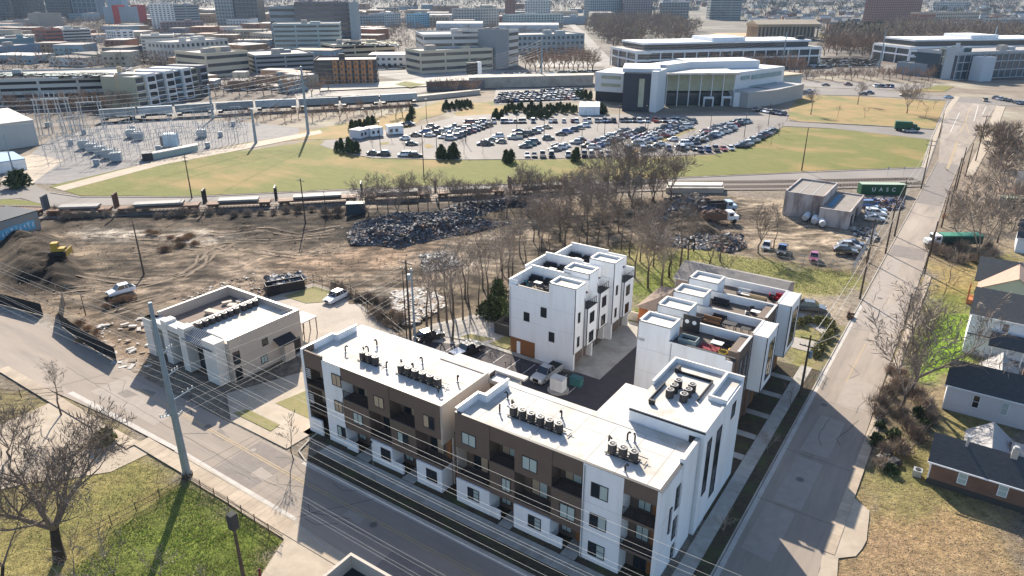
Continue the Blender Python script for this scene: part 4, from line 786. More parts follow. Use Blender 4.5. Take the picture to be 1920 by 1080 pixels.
# ================================================================ TREES, VEHICLES, POLES (builders)
BARK = mat('bark', (0.13, 0.10, 0.08), 0.95, (0.08, 0.063, 0.05), 3.0, var=.2); TWIG = mat('twigs', (0.29, 0.235, 0.19), 0.95, (0.20, 0.162, 0.132), 1.0, var=.25)
BARKD = mat('dark_bark', (0.055, 0.043, 0.036), 0.95, (0.035, 0.028, 0.024), 3.0); TWIGD = mat('dark_twigs', (0.17, 0.135, 0.11), 0.95)
LEAFE = mat('evergreen', (0.040, 0.062, 0.026), 0.9, (0.08, 0.10, 0.035), 1.5, var=.25); LEAFO = mat('olive_leaf', (0.13, 0.135, 0.045), 0.9, (0.22, 0.19, 0.08), 1.0, var=.2)
DRYB = mat("dry_brush", (0.33, 0.265, 0.205), 0.95, (0.22, 0.175, 0.135), 1.0, var=.3); DRYO = mat('rust_brush', (0.34, 0.225, 0.14), 0.95, (0.25, 0.17, 0.11), 1.0, var=.25)
def bare_tree(seed, h, spread=0.5, limbs=4, levels=3, nch=5, tw=0.03, trunk_r=None, fork=.3, ntw=5, sides=(7, 5, 4, 3)):
    rnd = random.Random(seed); T = MB(); C = MB(); tr = trunk_r or h * .022
    def rv(): return Vector((rnd.gauss(0, 1), rnd.gauss(0, 1), rnd.gauss(0, 1))).normalized()
    def branch(p, d, L, r, lev, mb):
        n = 4 if lev < 2 else 3; pts = [p]; rr = [r]; dd = d.copy()
        for i in range(n):
            dd = (dd + rv() * (.16 if lev == 0 else .22) + Vector((0, 0, .10 if lev else .02))).normalized(); pts.append(pts[-1] + dd * L / n); rr.append(r * (1 - .75 * (i + 1) / n))
        for i in range(n): mb.tube(pts[i], pts[i + 1], rr[i], rr[i + 1], n=sides[min(lev, 3)], caps=False)
        if lev >= levels:
            for k in range(ntw):
                t = rnd.uniform(.2, 1.0) * n; i = min(n - 1, int(t)); q = pts[i].lerp(pts[i + 1], t - i)
                e = (dd + rv() * .9 + Vector((0, 0, .15))).normalized() * L * rnd.uniform(.3, .8); s = e.cross(rv()).normalized() * tw * .5
                C.face([tuple(q - s), tuple(q + s), tuple(q + e * .55 + rv() * .05 * L + s * .5), tuple(q + e)])
            return
        for k in range(nch):
            t = (.25 + .75 * (k + rnd.random() * .8) / nch) * n; i = min(n - 1, int(t)); q = pts[i].lerp(pts[i + 1], min(1, t - i))
            ang = rnd.uniform(.5, 1.0); ax = dd.cross(rv()).normalized(); nd = (dd * math.cos(ang) + ax * math.sin(ang)); nd.z += .12; nd.normalize()
            branch(q, nd, L * rnd.uniform(.45, .68), max(.012, rr[i] * .55), lev + 1, C)
    th = h * fork; p0 = Vector((0, 0, -.2)); p1 = Vector((rnd.uniform(-.03, .03) * h, rnd.uniform(-.03, .03) * h, th * .6)); p2 = Vector((rnd.uniform(-.04, .04) * h, rnd.uniform(-.04, .04) * h, th))
    T.tube(p0, p1, tr * 1.35, tr, n=8, caps=False); T.tube(p1, p2, tr, tr * .85, n=8, caps=False)
    for k in range(limbs):
        a = 2 * math.pi * (k + rnd.uniform(-.3, .3)) / limbs; s = spread * rnd.uniform(.6, 1.25) if limbs > 1 else .1
        d = Vector((math.cos(a) * s, math.sin(a) * s, 1)).normalized(); branch(p2, d, h * (1 - fork) * rnd.uniform(.62, .8), tr * .62, 0, T if False else C)
    return T, C
class Tree:
    def __init__(s, T, C, bm, tm): s.t = T.mesh('trunk', bm); s.c = C.mesh('crown', tm)
def plant(tp, x, y, z=0.0, sc_=1.0, rz=0.0, label=None, cat='tree', group=None, name='bare_tree', parts=True, sz=None, tilt=0):
    e = empty(name, (x, y, z), rz, label, cat, group); e.scale = (sc_, sc_, sz or sc_); e.rotation_euler.x = tilt
    link('trunk', tp.t, e); link('crown', tp.c, e); return e
NEAR = [Tree(*bare_tree(s, 10, sp, li, 2, 6, .022, .16, fk, 9), BARK, TWIG) for s, sp, li, fk in ((1, .5, 4, .28), (2, .75, 5, .2), (3, .35, 3, .35), (4, .6, 4, .15))]
SLIM = [Tree(*bare_tree(s, 10, .18, 2, 2, 6, .022, .13, .45, 5), BARK, TWIG) for s in (11, 12, 13, 14)]
DEAD = [Tree(*bare_tree(s, 10, .6, 3, 2, 4, .03, .16, .3, 3), BARKD, TWIGD) for s in (21, 22)]
YOUNG = [Tree(*bare_tree(s, 5, .5, 3, 1, 5, .02, .05, .4, 5, (5, 3, 3, 3)), BARK, TWIG) for s in (31, 32)]
FARM = []
TWF = mat('far_twigs', (0.32, 0.225, 0.16), .95, (0.18, 0.125, 0.09), .05, var=.3)
for s in range(5):
    T, C = bare_tree(50 + s, 10, .75, 5, 1, 7, .10, .25, .2, 9, (4, 3, 3, 3)); FARM.append(Tree(T, C, BARK, TWF))
def bush(seed, r, h, n, lw, m, up=.5, name='bush'):
    rnd = random.Random(seed); b = MB()
    for k in range(n):
        a = rnd.uniform(0, 6.283); q = r * math.sqrt(rnd.random()); t = rnd.random() ** .7; lob = .72 + .42 * math.sin(3 * a + seed) * math.cos(2 * a - seed * 2.3 + 3 * t); zz = h * t * (.8 + .3 * lob); q *= (1 - .75 * t ** 2) * lob
        c = Vector((q * math.cos(a), q * math.sin(a), zz)); d = Vector((rnd.gauss(0, 1), rnd.gauss(0, 1), rnd.gauss(up, 1))).normalized(); s = d.cross(Vector((rnd.gauss(0, 1), rnd.gauss(0, 1), rnd.gauss(0, 1)))).normalized()
        l = lw * rnd.uniform(.7, 1.5); w = .35 if up < 1 else .028; b.face([tuple(c - s * l * w), tuple(c + s * l * w), tuple(c + d * l)])
    return b.mesh(name, m)
EVG = [bush(s, 1.9, 3.6, 1300, .42, LEAFE, name='foliage') for s in (1, 2, 3)]
LOW = [bush(s, 1.5, 1.3, 420, .45, LEAFE, name='foliage') for s in (5, 6)]
DRY = [bush(s, 2.1, .8, 420, 1.4, DRYB, 1.9, name='stems') for s in (7, 8)]; RUST = [bush(s, 1.9, .35, 700, .7, DRYO, 1.3, name='stems') for s in (9, 10)]; OLV = [bush(s, 1.5, 1.3, 420, .4, LEAFO, name='foliage') for s in (15, 16)]
STEMM = MB().tube((0, 0, -.1), (0, 0, 1.0), .07, .03, n=5, caps=False).mesh('stem', BARK)
def shrub(meshes, i, x, y, s, label, cat='bush', group=None, name='shrub', z=0, sz=None):
    e = empty(name, (x, y, z), i * 1.7, label, cat, group); e.scale = (s, s, sz or s); link(meshes[i % len(meshes)].name.split('.')[0], meshes[i % len(meshes)], e); link('stem', STEMM, e); return e
# ---------------------------------------------------------------- vehicles
TYRE = mat('tyre', (0.02, 0.02, 0.02), .9); RIM = mat('rim', (0.45, 0.45, 0.46), .35, metal=.7); CGL = mat('car_glass', (0.012, 0.015, 0.02), .05, spec=.8); HLG = mat('headlamp', (0.75, 0.75, 0.72), .2); TLG = mat('tail_lamp', (0.30, 0.02, 0.02), .3); UNDER = mat('underbody', (0.02, 0.02, 0.02), .9)
CARS = {'sedan': (4.7, 1.82, 1.45, .92, (-.30, .22, -1.75, 1.15), .62), 'suv': (4.75, 1.9, 1.72, 1.02, (-1.3, .35, -2.15, 1.1), .70), 'hatch': (4.1, 1.75, 1.5, .93, (-.9, .35, -1.9, 1.15), .60), 'pickup': (5.7, 1.98, 1.85, 1.10, (-.35, .75, -.75, 1.35), .80), 'van': (5.0, 1.95, 1.8, 1.05, (-1.8, .9, -2.35, 1.7), .72)}
def car_mb(kind, near=True):
    L, Wd, H, belt, (r0, r1, b0, b1), gc = CARS[kind]; w = Wd / 2; x0, x1 = -L / 2, L / 2; B = MB()
    # lower body: side profile (x, z), hood a little lower than belt
    hood = belt - .10 if kind != 'pickup' else belt - .02
    prof = [(x0 + .06, .32), (x0, .55), (x0 + .05, belt - .08), (x0 + .22, belt), (b0, belt), (b1, belt), (x1 - .9, hood), (x1 - .18, hood - .14), (x1, .58), (x1 - .05, .30)]
    if kind == 'pickup': prof[3:5] = [(x0 + .12, belt), (b0 - .05, belt)]
    n = len(prof); inn = .07
    def ring(s, k):  # s side, k inset level
        return [(x, s * (w - (0 if z < belt * .75 else inn)), z) for x, z in prof]
    Lr, Rr = ring(1, 0), ring(-1, 0); i = len(B.v); B.v += Lr + Rr
    for k in range(n): j = (k + 1) % n; B.f.append((i + k, i + n + k, i + n + j, i + j)); B.m.append(0)
    B.f.append(tuple(i + k for k in range(n))); B.m.append(0); B.f.append(tuple(i + n + (n - 1 - k) for k in range(n))); B.m.append(0)
    # greenhouse
    g = w - .10; t = w - .27; A = [(b0, -g, belt), (b1, -g, belt), (b1, g, belt), (b0, g, belt)]; Tp = [(r0, -t, H), (r1, -t, H), (r1, t, H), (r0, t, H)]
    GH = MB()
    for k in range(4): j = (k + 1) % 4; GH.quad(A[k], A[j], Tp[j], Tp[k], 1)
    RO = MB(); RO.quad(*[(p[0], p[1], H + .01) for p in Tp], 0)
    for s in (-1, 1):
        for (bx, rx, ww) in ((b0, r0, .10), (b1, r1, .08), ((b0 + b1) / 2, (r0 + r1) / 2, .09)) + (((b0 * .7 + b1 * .3, r0 * .75 + r1 * .25, .09),) if kind in ('suv', 'van') else ()):
            RO.quad((bx - ww / 2, s * (g + .008), belt), (bx + ww / 2, s * (g + .008), belt), (rx + ww / 2, s * (t + .008), H), (rx - ww / 2, s * (t + .008), H), 0)
        RO.tube((r0, s * t, H), (r1, s * t, H), .03, n=4, mi=0)
    if kind == 'pickup':
        for a in ((x0 + .12, -w + .16, b0 - .12, w - .16),): B.box(a[0], a[1], belt + .002, a[2], a[3], belt + .012, 5)
        B.box(x0 + .05, -w + .07, belt, x0 + .12, w - .07, belt + .03, 0)
    wh = []
    for wx in (x0 + .85, x1 - .88):
        for s in (-1, 1): wh.append((wx, s * (w - .12), .33))
    B.box(x1 - .1, -w + .12, hood - .32, x1 + .005, -w + .5, hood - .16, 3); B.box(x1 - .1, w - .5, hood - .32, x1 + .005, w - .12, hood - .16, 3); B.box(x1 - .08, -.45, .42, x1 + .008, .45, hood - .2, 5)
    B.box(x0 - .005, -w + .1, belt - .3, x0 + .1, -w + .35, belt - .1, 4); B.box(x0 - .005, w - .35, belt - .3, x0 + .1, w - .1, belt - .1, 4)
    for s in (-1, 1): B.box(b1 - .35, s * (w - .02), belt - .02, b1 - .2, s * (w + .14), belt + .12, 0)
    return B, GH, RO, wh
def wheel_mesh(r=.33, w=.22):
    b = MB(); b.tube((0, -w / 2, 0), (0, w / 2, 0), r, n=14, mi=0); b.tube((0, -w / 2 - .005, 0), (0, w / 2 + .005, 0), r * .62, n=10, mi=1); return b
PAINTS = {'white': (.78, .79, .80), 'black': (.012, .012, .014), 'grey': (.13, .135, .14), 'silver': (.42, .43, .44), 'dark blue': (.02, .035, .09), 'blue': (.04, .10, .26), 'red': (.32, .02, .02), 'maroon': (.13, .02, .03), 'magenta': (.35, .03, .12), 'beige': (.38, .33, .26), 'green': (.03, .08, .05), 'teal': (.05, .14, .15), 'pale blue': (.35, .48, .62)}
PM = {k: mat('paint_' + k.replace(' ', '_'), v, .28, metal=.0 if k in ('white', 'black') else .25, coat=.6, spec=.5) for k, v in PAINTS.items()}
_car = {}; _whm = wheel_mesh().mesh('wheel', [TYRE, RIM])
for kd in CARS:
    B, GH, RO, wh = car_mb(kd); slots = [PM['white'], CGL, TYRE, HLG, TLG, UNDER]
    _car[kd] = (B.mesh('body', slots), GH.mesh('windows', [CGL, CGL]), RO.mesh('roof', slots), wh)
    J = MB(); 
    for src in (B, GH, RO):
        o = len(J.v); J.v += src.v; J.f += [tuple(o + k for k in f) for f in src.f]; J.m += src.m
    for x, y, z in wh: J.tube((x, y - .11, z), (x, y + .11, z), .33, n=8, mi=2)
    _car[kd + '_far'] = J.mesh('parked_car', slots)
def paint(o, c):
    if len(o.material_slots): o.material_slots[0].link = 'OBJECT'; o.material_slots[0].material = PM[c]
def car(kind, x, y, hd, color, label, group=None, z=.06, near=True, cat='car', name='parked_car', roof=None):
    if near:
        e = empty(name, (x, y, z), hd, label, cat, group); b, g, r, wh = _car[kind]
        o = link('body', b, e); paint(o, color); link('windows', g, e); o = link('roof', r, e); paint(o, roof or color)
        for p in wh: q = link('wheel', _whm, e); q.location = p
        return e
    o = link(name, _car[kind + '_far']); o.location = (x, y, z); o.rotation_euler.z = hd; paint(o, color); return tag(o, label, cat, group)
def hdg(p, q):  # heading from photo pixel p (rear) to q (front)
    a, b = G(*p), G(*q); return math.atan2(b[1] - a[1], b[0] - a[0])
# ---------------------------------------------------------------- poles and wires
POLEW = mat('pole_wood', (0.10, 0.075, 0.058), .9, (0.065, 0.05, 0.04), 2.0); POLES = mat('steel_pole', (0.25, 0.31, 0.36), .5, (0.20, 0.26, 0.31), 1.0, metal=.3); INS = mat('insulator', (.5, .52, .52), .4)
WIREM = mat('wire', (0.32, 0.32, 0.31), .5); WIRED = mat('dark_wire', (0.12, 0.12, 0.12), .6)
def pole(x, y, h, label, arms=(1,), steel=False, r=.15, rz=YAW, can=False, lean=0, cat='utility pole', name='utility_pole', armw=1.2):
    e = empty(name, (x, y, 0), rz, label, cat); m = POLES if steel else POLEW; e.rotation_euler.x = lean
    MB().tube((0, 0, -.3), (0, 0, h), r * 1.25, r * .7, n=10).build('post', m, e)
    for k, a in enumerate(arms):
        z = h - .5 - k * 1.1
        arm = MB().box(-armw, -.06, z - .06, armw, .06, z + .06).build('crossarm', m, e)
        for q in (-.95, -.4, .4, .95): MB().tube((q * armw, 0, z + .06), (q * armw, 0, z + .26), .05, n=5).build('insulator', INS, arm)
    if can: MB().tube((.38, 0, h - 3.2), (.38, 0, h - 2.2), .24, n=10).build('transformer', POLES, e)
    return e
def wire(a, b, label, sag=.4, r=.018, m=None, n=10, group=None, cat='power line'):
    a = Vector(a); b = Vector(b); B = MB(); pr = a
    for k in range(1, n + 1):
        t = k / n; q = a.lerp(b, t); q.z -= 4 * sag * t * (1 - t); B.tube(pr, q, r, n=3, caps=False); pr = q
    o = B.build('power_line', m or WIREM); return tag(o, label, cat, group)
def onV(x, y, V):
    dx = (x - 960) / FPX; dy = -(y - 540) / FPX; d = (dx, CP + dy * SP, -SP + dy * CP)
    du = d[0] * CU[0] + d[1] * CU[1]; dv = d[0] * CV[0] + d[1] * CV[1]; t = V / dv; return du * t, CAMH + d[2] * t
# ================================================================ NEAR THINGS
# --- big steel pole and the wires along the front street
px, py = W(-67.3, 34.0)
e = empty('transmission_pole', (px, py, 0), YAW, 'tall blue-grey steel transmission pole on the pavement opposite the cream building', 'utility pole')
MB().tube((0, 0, 0), (0, 0, 21.6), .46, .20, n=12).build('post', POLES, e); MB().tube((0, 0, 0), (0, 0, .5), .62, n=12).build('base', mat('dark_base', (.05, .05, .05), .9), e)
for z, s, L_ in ((15.6, 1, 1.3), (12.9, 1, 1.4), (9.9, 1, 2.6), (8.3, -1, 1.5), (7.6, 1, .9)):
    a = MB().tube((0, 0, z), (0, s * L_, z + .35), .08, .05, n=6).build('arm', POLES, e)
    for q in (.55, .8, 1.0): MB().tube((0, s * L_ * q, z + .35 * q), (0, s * L_ * q, z + .35 * q + .35), .07, n=5).build('insulator', INS, a)
MB().box(-.5, -.2, 2.2, -.3, .2, 3.0).build('control_box', MET, e)
GW = 'wires strung along the front street'
WL = [(900,866,35.2,'topmost wire crossing the brown upper floors of the right block'), (900,886,35.2,'second wire from the top across the brown upper floors'), (900,896,35.2,'third wire from the top across the brown upper floors'), (900,933,35.4,'upper wire of the pair crossing the white porch walls'), (900,942,35.4,'lower wire of the pair crossing the white porch walls'), (900,971,36.0,'upper of two close wires seen over the pavement'), (900,977,36.0,'lower of two close wires seen over the pavement'), (900,993,36.2,'single wire seen over the middle of the pavement'), (900,1011,36.2,'wire seen over the planting strip'), (900,1029,36.2,'wire seen over the kerb of the front street'),
      (680,989,34.6,'upper wire above the shaded asphalt of the front street'), (680,997,34.6,'second wire above the shaded asphalt of the front street'), (680,1014,34.4,'third wire above the shaded asphalt of the front street'), (680,1021,34.4,'lowest wire above the shaded asphalt of the front street')]
for i, (x, y, V, lb) in enumerate(WL):
    u, z = onV(x, y, V); a = W(-150, V); m_ = W(-67.3, V); c = W(10, V)
    wire((m_[0], m_[1], z + .5), (c[0], c[1], z + .3), lb, .8, .011 if z > 8 else .010, group=GW)
    if i < 9: wire((a[0], a[1], z - .5), (m_[0], m_[1], z + .5), 'wire span left of the steel pole, %s from the top' % ordn(i), .9, .012, group=GW)
for k, (z, v0) in enumerate(((15.9, 35.2), (13.3, 35.3), (10.2, 36.0), (9.0, 35.5), (7.9, 34.9))):
    a = W(-67.3, v0); c = W(-68.5 + (k % 2) * .8, 73.4); wire((a[0], a[1], z), (c[0], c[1], 12.9 - k * 1.1), '%s wire from the top crossing from the steel pole to the car park pole' % ordn(k), .5, .013, group='wires between the steel pole and the car park')
# wooden poles
def P(px_, py_, h, label, **k): x, y = G(px_, py_); return pole(x, y, h, label, **k)
x, y = W(-49.9, 27.6)
P(458, 1090, 7.8, 'brown wooden pole with a dark transformer standing in the green lot', arms=(), r=.16).location
o = [q for q in bpy.data.objects if q.name == 'utility_pole'][0]; MB().box(-.35, -.35, 6.3, .35, .35, 7.9).build('transformer', mat('dark_base', (.05, .05, .05)), o)
P(770, 640, 13.6, 'leading pole of the close pair behind the left block, with crossarm', arms=(1, 1), can=True, r=.17); P(779, 645, 12.6, 'grey pole close behind the leading pole of the car park pair', arms=(), r=.16, steel=True); P(763, 638, 11.8, 'thin dark pole left of the car park pair', arms=(), r=.10)
P(270, 515, 10.3, 'leaning dark pole in the middle of the brown lot', arms=(), r=.15); P(155, 735 - 60, 4.2, 'short dark post beside the rusty brush', arms=(), r=.09) if False else None
P(160, 588, 3.6, 'short leaning post in the rusty brush', arms=(), r=.08, name='post', cat='post'); P(573, 420, 10.9, 'dark pole left of the scrap heap with a small crossarm', arms=(1,)); P(612, 407, 6.5, 'thin pole just right of the dark pole by the scrap heap', arms=(), r=.1); P(795, 335, 15.3, 'tall thin pole on the lawn edge behind the bare trees', arms=(), r=.12)
P(1500, 742, 9.1, 'wooden pole with crossarm beside the hedge on the side street', arms=(1, 1), can=True); P(1612, 560, 10.6, 'leaning wooden pole on the kerb by the grey car', arms=(1,)); P(1660, 475, 12.0, 'wooden pole on the kerb by the salvage yard corner', arms=()); P(1677, 443, 12.6, 'wooden pole on the kerb beyond the salvage yard', arms=(1,)); P(1727, 354, 13.6, 'pole with crossarm at the road junction by the containers', arms=(1, 1)); P(1625, 490, 9.0, 'pole standing inside the salvage yard fence corner', arms=(1,))
P(1733, 513, 8.5, 'pole on the right kerb opposite the grassy lot', arms=()); P(1765, 426, 8.6, 'pole on the right kerb just past the green truck', arms=()); P(1743, 480, 7.5, 'pole on the right kerb beside the green truck', arms=()); P(1697, 607, 5.5, 'short dark pole on the right kerb opposite the hedge', arms=()); P(1781, 388, 12.6, 'pole with a dark lamp head right of the junction', arms=()); P(1793, 355, 11.6, 'pole just behind the one with the lamp head', arms=()); P(1810, 330, 9.8, 'slender pole at the right of the junction', arms=()); P(1829, 302, 14.5, 'pole with crossarm on the right pavement of the wide street', arms=(1,)); P(1760, 258, 9, 'pole at the left edge of the wide street', arms=())
P(360, 372, 11.4, 'dark pole with crossarms on the lawn beside the left road', arms=(1, 1)); P(1503, 320, 12.9, 'lone dark pole at the foot of the right lawn', arms=()); P(32, 345, 14, 'light pole at the left road bend', arms=(), steel=True, r=.2)
def LP(px_, py_, h, label): 
    x, y = G(px_, py_); pole(x, y, h, label, arms=(), steel=True, r=.45, name='transmission_pole')
LP(578, 250, 24.5, 'tall grey transmission pole beside the rail line, left of the car park'); LP(1015, 158, 24.5, 'grey transmission pole beyond the dense parked cars'); LP(1465, 135, 25, 'pale transmission pole in front of the long white office block'); LP(1648, 128, 25, 'pale transmission pole by the trees at the right'); LP(1855, 110, 24, 'pale pole in front of the right glass office'); LP(480, 268, 12, 'double grey pole at the end of the substation'); LP(400, 222, 14, 'pale pole in the scrub beyond the substation')
def span(p, q, hp, hq, lb, n=2, r=.03, sag=.8):
    a = G(*p); b = G(*q)
    for k in range(n): wire((a[0] + k * .9, a[1], hp - k * 1.0), (b[0] + k * .9, b[1], hq - k * 1.0), ('upper ' if k == 0 else 'lower ' if n == 2 else '%s ' % ordn(k)) + lb, sag, r, group='wires along the side street')
span((1500, 742), (1612, 560), 8.8, 10.2, 'wire from the hedge pole to the kerb pole'); span((1612, 560), (1677, 443), 10.2, 12, 'wire from the grey car pole to the salvage yard kerb pole'); span((1677, 443), (1727, 354), 12.2, 13.2, 'wire from the salvage yard pole to the junction pole'); span((1612, 560), (1733, 513), 9.5, 8.2, 'wire crossing the side street by the driveway', 1); span((1660, 475), (1743, 470), 11, 7.2, 'wire crossing the side street by the green truck', 1); span((1500, 742), (1697, 607), 7.6, 5.2, 'wire crossing the side street by the hedge', 1)
for k in range(6):
    a = G(578 - 60 * 0, 250); u = (-3.0 + k * 1.2)
    A = (a[0], a[1], 24 - k * 1.4); b = G(1015, 158); Bq = (b[0], b[1], 24 - k * 1.4); wire(A, Bq, '%s wire from the top between the rail-side and car park transmission poles' % ordn(k), 6, .05, n=14, group='transmission wires')
    c = G(-300, 330); wire((c[0], c[1], 22 - k * 1.4), A, '%s wire from the top running left from the rail-side transmission pole' % ordn(k), 5, .05, n=14, group='transmission wires')
    d = G(1465, 135); wire(Bq, (d[0], d[1], 24.5 - k * 1.4), '%s wire from the top running past the office with the dark wall' % ordn(k), 6, .05, n=14, group='transmission wires')
for j, (p, q, h1, h2) in enumerate((((578, 250), (360, 372), 20, 11), ((578, 250), (300, 330), 18, 10), ((480, 268), (-60, 420), 11, 12), ((480, 268), (-60, 400), 12, 15), ((578, 250), (480, 268), 21, 11.5))):
    span(p, q, h1, h2, 'wire of the %s line fanning out from the substation poles' % ordn(j), 2, .035, 2)
# --- foreground trees
BIG = Tree(*bare_tree(79, 14.5, .95, 5, 3, 6, .014, .46, .27, 6, (9, 6, 4, 3)), BARKD, TWIGD)
x, y = G(112, 1050); plant(BIG, x, y, 0, 1.0, 2.4, 'great spreading bare tree with a thick dark trunk in the foreground lot')
x, y = G(20, 1110); plant(DEAD[0], x, y, 0, 1.0, 1.0, 'smaller dark bare tree at the bottom left corner'); x, y = G(115, 778); plant(SLIM[0], x, y, 0, .75, 1.0, 'thin bare tree behind the great foreground tree')
x, y = G(20, 860); plant(NEAR[1], x, y, 0, .75, 2.0, 'pale bare tree at the left edge of the foreground lot'); x, y = G(200, 830); shrub(OLV, 0, x, y, 1.3, 'olive round bush behind the crown of the great tree', name='bush')
for i, (a, c, s) in enumerate(((150, 1100, .6), (230, 1120, .7), (310, 1110, .55), (190, 1150, .7), (390, 1150, .5))):
    x, y = G(a, c); plant(YOUNG[i % 2], x, y, 0, s * 2.0, i, '%s pale twiggy sapling from the left along the bottom edge' % ordn(i), group='saplings at the bottom edge')
# --- street saplings by the buildings
for i, (a, c, s, lb) in enumerate(((551, 862, 1.15, 'leafless street tree at the kerb beside the left end of the apartment'), (1480, 770, .8, 'slim bare sapling in the shaded strip, nearest the hedge'), (1435, 862, .8, 'slim bare sapling in the shaded strip by the stair tower'), (1350, 1020, .9, 'slim bare sapling in the shaded strip by the street corner'), (1510, 740, .7, 'twiggy sapling beside the hedge pole'))):
    x, y = G(a, c); plant(YOUNG[i % 2], x, y, 0, s, i, lb, group='street saplings')
# --- trees between the yard and the brown lot
rnd = random.Random(5)
def tree_row(pts, protos, smin, smax, fmt, group, name='bare_tree', jit=0):
    pts = sorted(pts); n = len(pts)
    for i, (a, c) in enumerate(pts):
        x, y = G(a, c); s = rnd.uniform(smin, smax); plant(rnd.choice(protos), x, y, 0, s, rnd.uniform(0, 6.28), fmt % ordn(i), group=group, name=name)
tree_row([(800,612),(822,598),(838,605),(850,590),(868,600),(880,575),(898,585),(915,560),(930,570),(872,560),(905,540),(942,548),(955,530),(848,640),(810,640)], SLIM, .95, 1.25, 'slender bare tree, %s from the left in the thicket beside the rubble lot', 'thicket beside the rubble lot')
tree_row([(960,520),(985,505),(1010,495),(1030,480),(1060,470),(1085,480),(1120,470),(1140,460),(1165,468),(1015,470),(1100,455),(975,480),(1050,450),(1180,480),(1000,455),(940,505)], SLIM + NEAR[2:3], .8, 1.15, 'bare tree, %s from the left in the grove behind the three townhouses', 'grove behind the three townhouses')
tree_row([(1190,520),(1215,540),(1225,500),(1240,545),(1255,520),(1275,500),(1200,490),(1290,490),(1235,470)], [SLIM[1], SLIM[2], NEAR[2], DEAD[0]], .9, 1.3, 'bare tree, %s from the left on the green slope right of the townhouses', 'trees on the green slope')
tree_row([(1330,510),(1360,540),(1350,490),(1300,470)], DEAD, .7, .95, 'dark bare tree, %s from the left in front of the long grey roof', 'trees by the grey roof')
x, y = G(1422, 475); plant(NEAR[0], x, y, 0, .95, 1, 'bare tree growing in front of the pale car in the yard'); x, y = G(1450, 470); plant(SLIM[1], x, y, 0, .8, 1, 'thin bare tree beside the blue-topped car in the yard')
tree_row([(a, 394 + (a * 37 % 17) - (a - 690) * .045) for a in range(690, 1260, 19)], NEAR, .6, .95, 'bare tree, %s from the left in the line along the railway', 'bare trees along the railway')
tree_row([(1140,372),(1180,368),(1225,376),(1170,352)], [NEAR[1], NEAR[3]], 1.1, 1.4, 'large bare tree, %s from the left in the clump by the empty rail cars', 'large trees by the railway')
tree_row([(870,400),(910,405),(950,410),(990,405),(1030,420),(1060,410),(1090,430),(1130,420),(1160,435),(1190,420),(1215,440),(1010,440),(1050,445),(1150,400),(1100,400),(1240,420),(1225,460)], NEAR, .6, .95, 'bare tree, %s from the left in the thick wood behind the scrap heap', 'wood behind the scrap heap')
# right side trees
x, y = G(1705, 740); plant(Tree(*bare_tree(91, 12, .7, 4, 3, 5, .02, .3, .2, 6), BARK, TWIG), x, y, 0, 1.15, .5, 'wide bare tree at the right kerb in front of the bright green lawn')
x, y = G(1690, 762); plant(NEAR[3], x, y, 0, 1.1, 2.5, 'multi-stemmed bare tree beside the grey-roofed house')
x, y = G(1826, 490); plant(NEAR[3], x, y, 0, 1.5, .5, 'broad bare tree behind the green truck'); x, y = G(1870, 455); plant(NEAR[0], x, y, 0, .95, 1.5, 'bare tree right of the green truck'); x, y = G(1790, 455); plant(NEAR[1], x, y, 0, .9, 2.9, 'bushy bare tree overhanging the green truck')
tree_row([(1830,365),(1850,385),(1880,370),(1905,395),(1850,340),(1915,350),(1790,420),(1840,420),(1900,430)], NEAR, .55, .85, 'bare tree, %s from the left in the yards right of the junction', 'trees in the yards at the right')
x, y = G(1779, 530); plant(YOUNG[1], x, y, 0, 1.2, .5, 'small bare garden tree on the pale lawn'); x, y = G(1771, 552); plant(YOUNG[0], x, y, 0, 1.0, .5, 'thin garden tree at the end of the garden path'); x, y = G(1750, 605); plant(YOUNG[1], x, y, 0, .9, 1.5, 'thin young tree on the bright green lawn')
tree_row([(1700,212),(1257 + 0,372)], [NEAR[1]], 1.2, 1.3, 'round bare tree, %s from the left of the pair on open ground', 'open ground trees')
tree_row([(1735,222),(1608,196),(1520,215),(1570,220),(1620,222),(1720,205),(1750,205)], YOUNG + [NEAR[2]], .9, 1.1, 'small bare tree, %s from the left on the brown lawn', 'small trees on the brown lawn')
# shrubs
def shrubs(pts, meshes, s0, s1, fmt, group, name='shrub', cat='bush', sz=None):
    for i, (a, c) in enumerate(sorted(pts)):
        x, y = G(a, c); shrub(meshes, i, x, y, rnd.uniform(s0, s1), fmt % ordn(i), cat, group, name, sz=sz)
shrubs([(a, 402 + (a % 13) * .8 - a * .012) for a in range(105, 700, 24)], DRY, .6, 1.1, 'dry brown brush clump, %s from the left below the empty rail cars', 'dry brush below the rail cars')
shrubs([(280,436),(292,438),(320,448),(335,452),(350,450),(365,458),(310,470),(340,462),(355,446)], RUST, .8, 1.3, 'rust-coloured brush clump, %s from the left in the brown lot', 'rusty brush in the lot')
shrubs([(150,608),(165,618),(180,625),(232,562),(245,560),(220,566),(200,575),(150,640),(175,640)], RUST, .6, 1.1, 'rust-coloured brush clump, %s from the left near the black silt fence', 'rusty brush by the silt fence')
shrubs([(640,548),(655,556),(672,562),(690,560),(705,568),(722,572),(738,590),(630,540),(750,600),(700,590),(715,600),(725,610),(740,612)], DRY, .5, .9, 'leafless brush clump, %s from the left beyond the car park fence', 'brush beyond the car park fence')
shrubs([(905,590),(915,580),(925,600),(935,570),(940,600)], LOW + EVG, .8, 1.2, 'dark evergreen bush, %s from the left beside the nearest townhouse', 'evergreens beside the townhouse', cat='shrub')
shrubs([(1500,608),(1515,604),(1530,606),(1545,608),(1558,612),(1558,622),(1552,632),(1546,640),(1540,650),(1534,660),(1528,668)], OLV, .75, .95, 'clipped hedge clump, %s from the left around the small lawn', 'hedge around the small lawn', name='hedge')
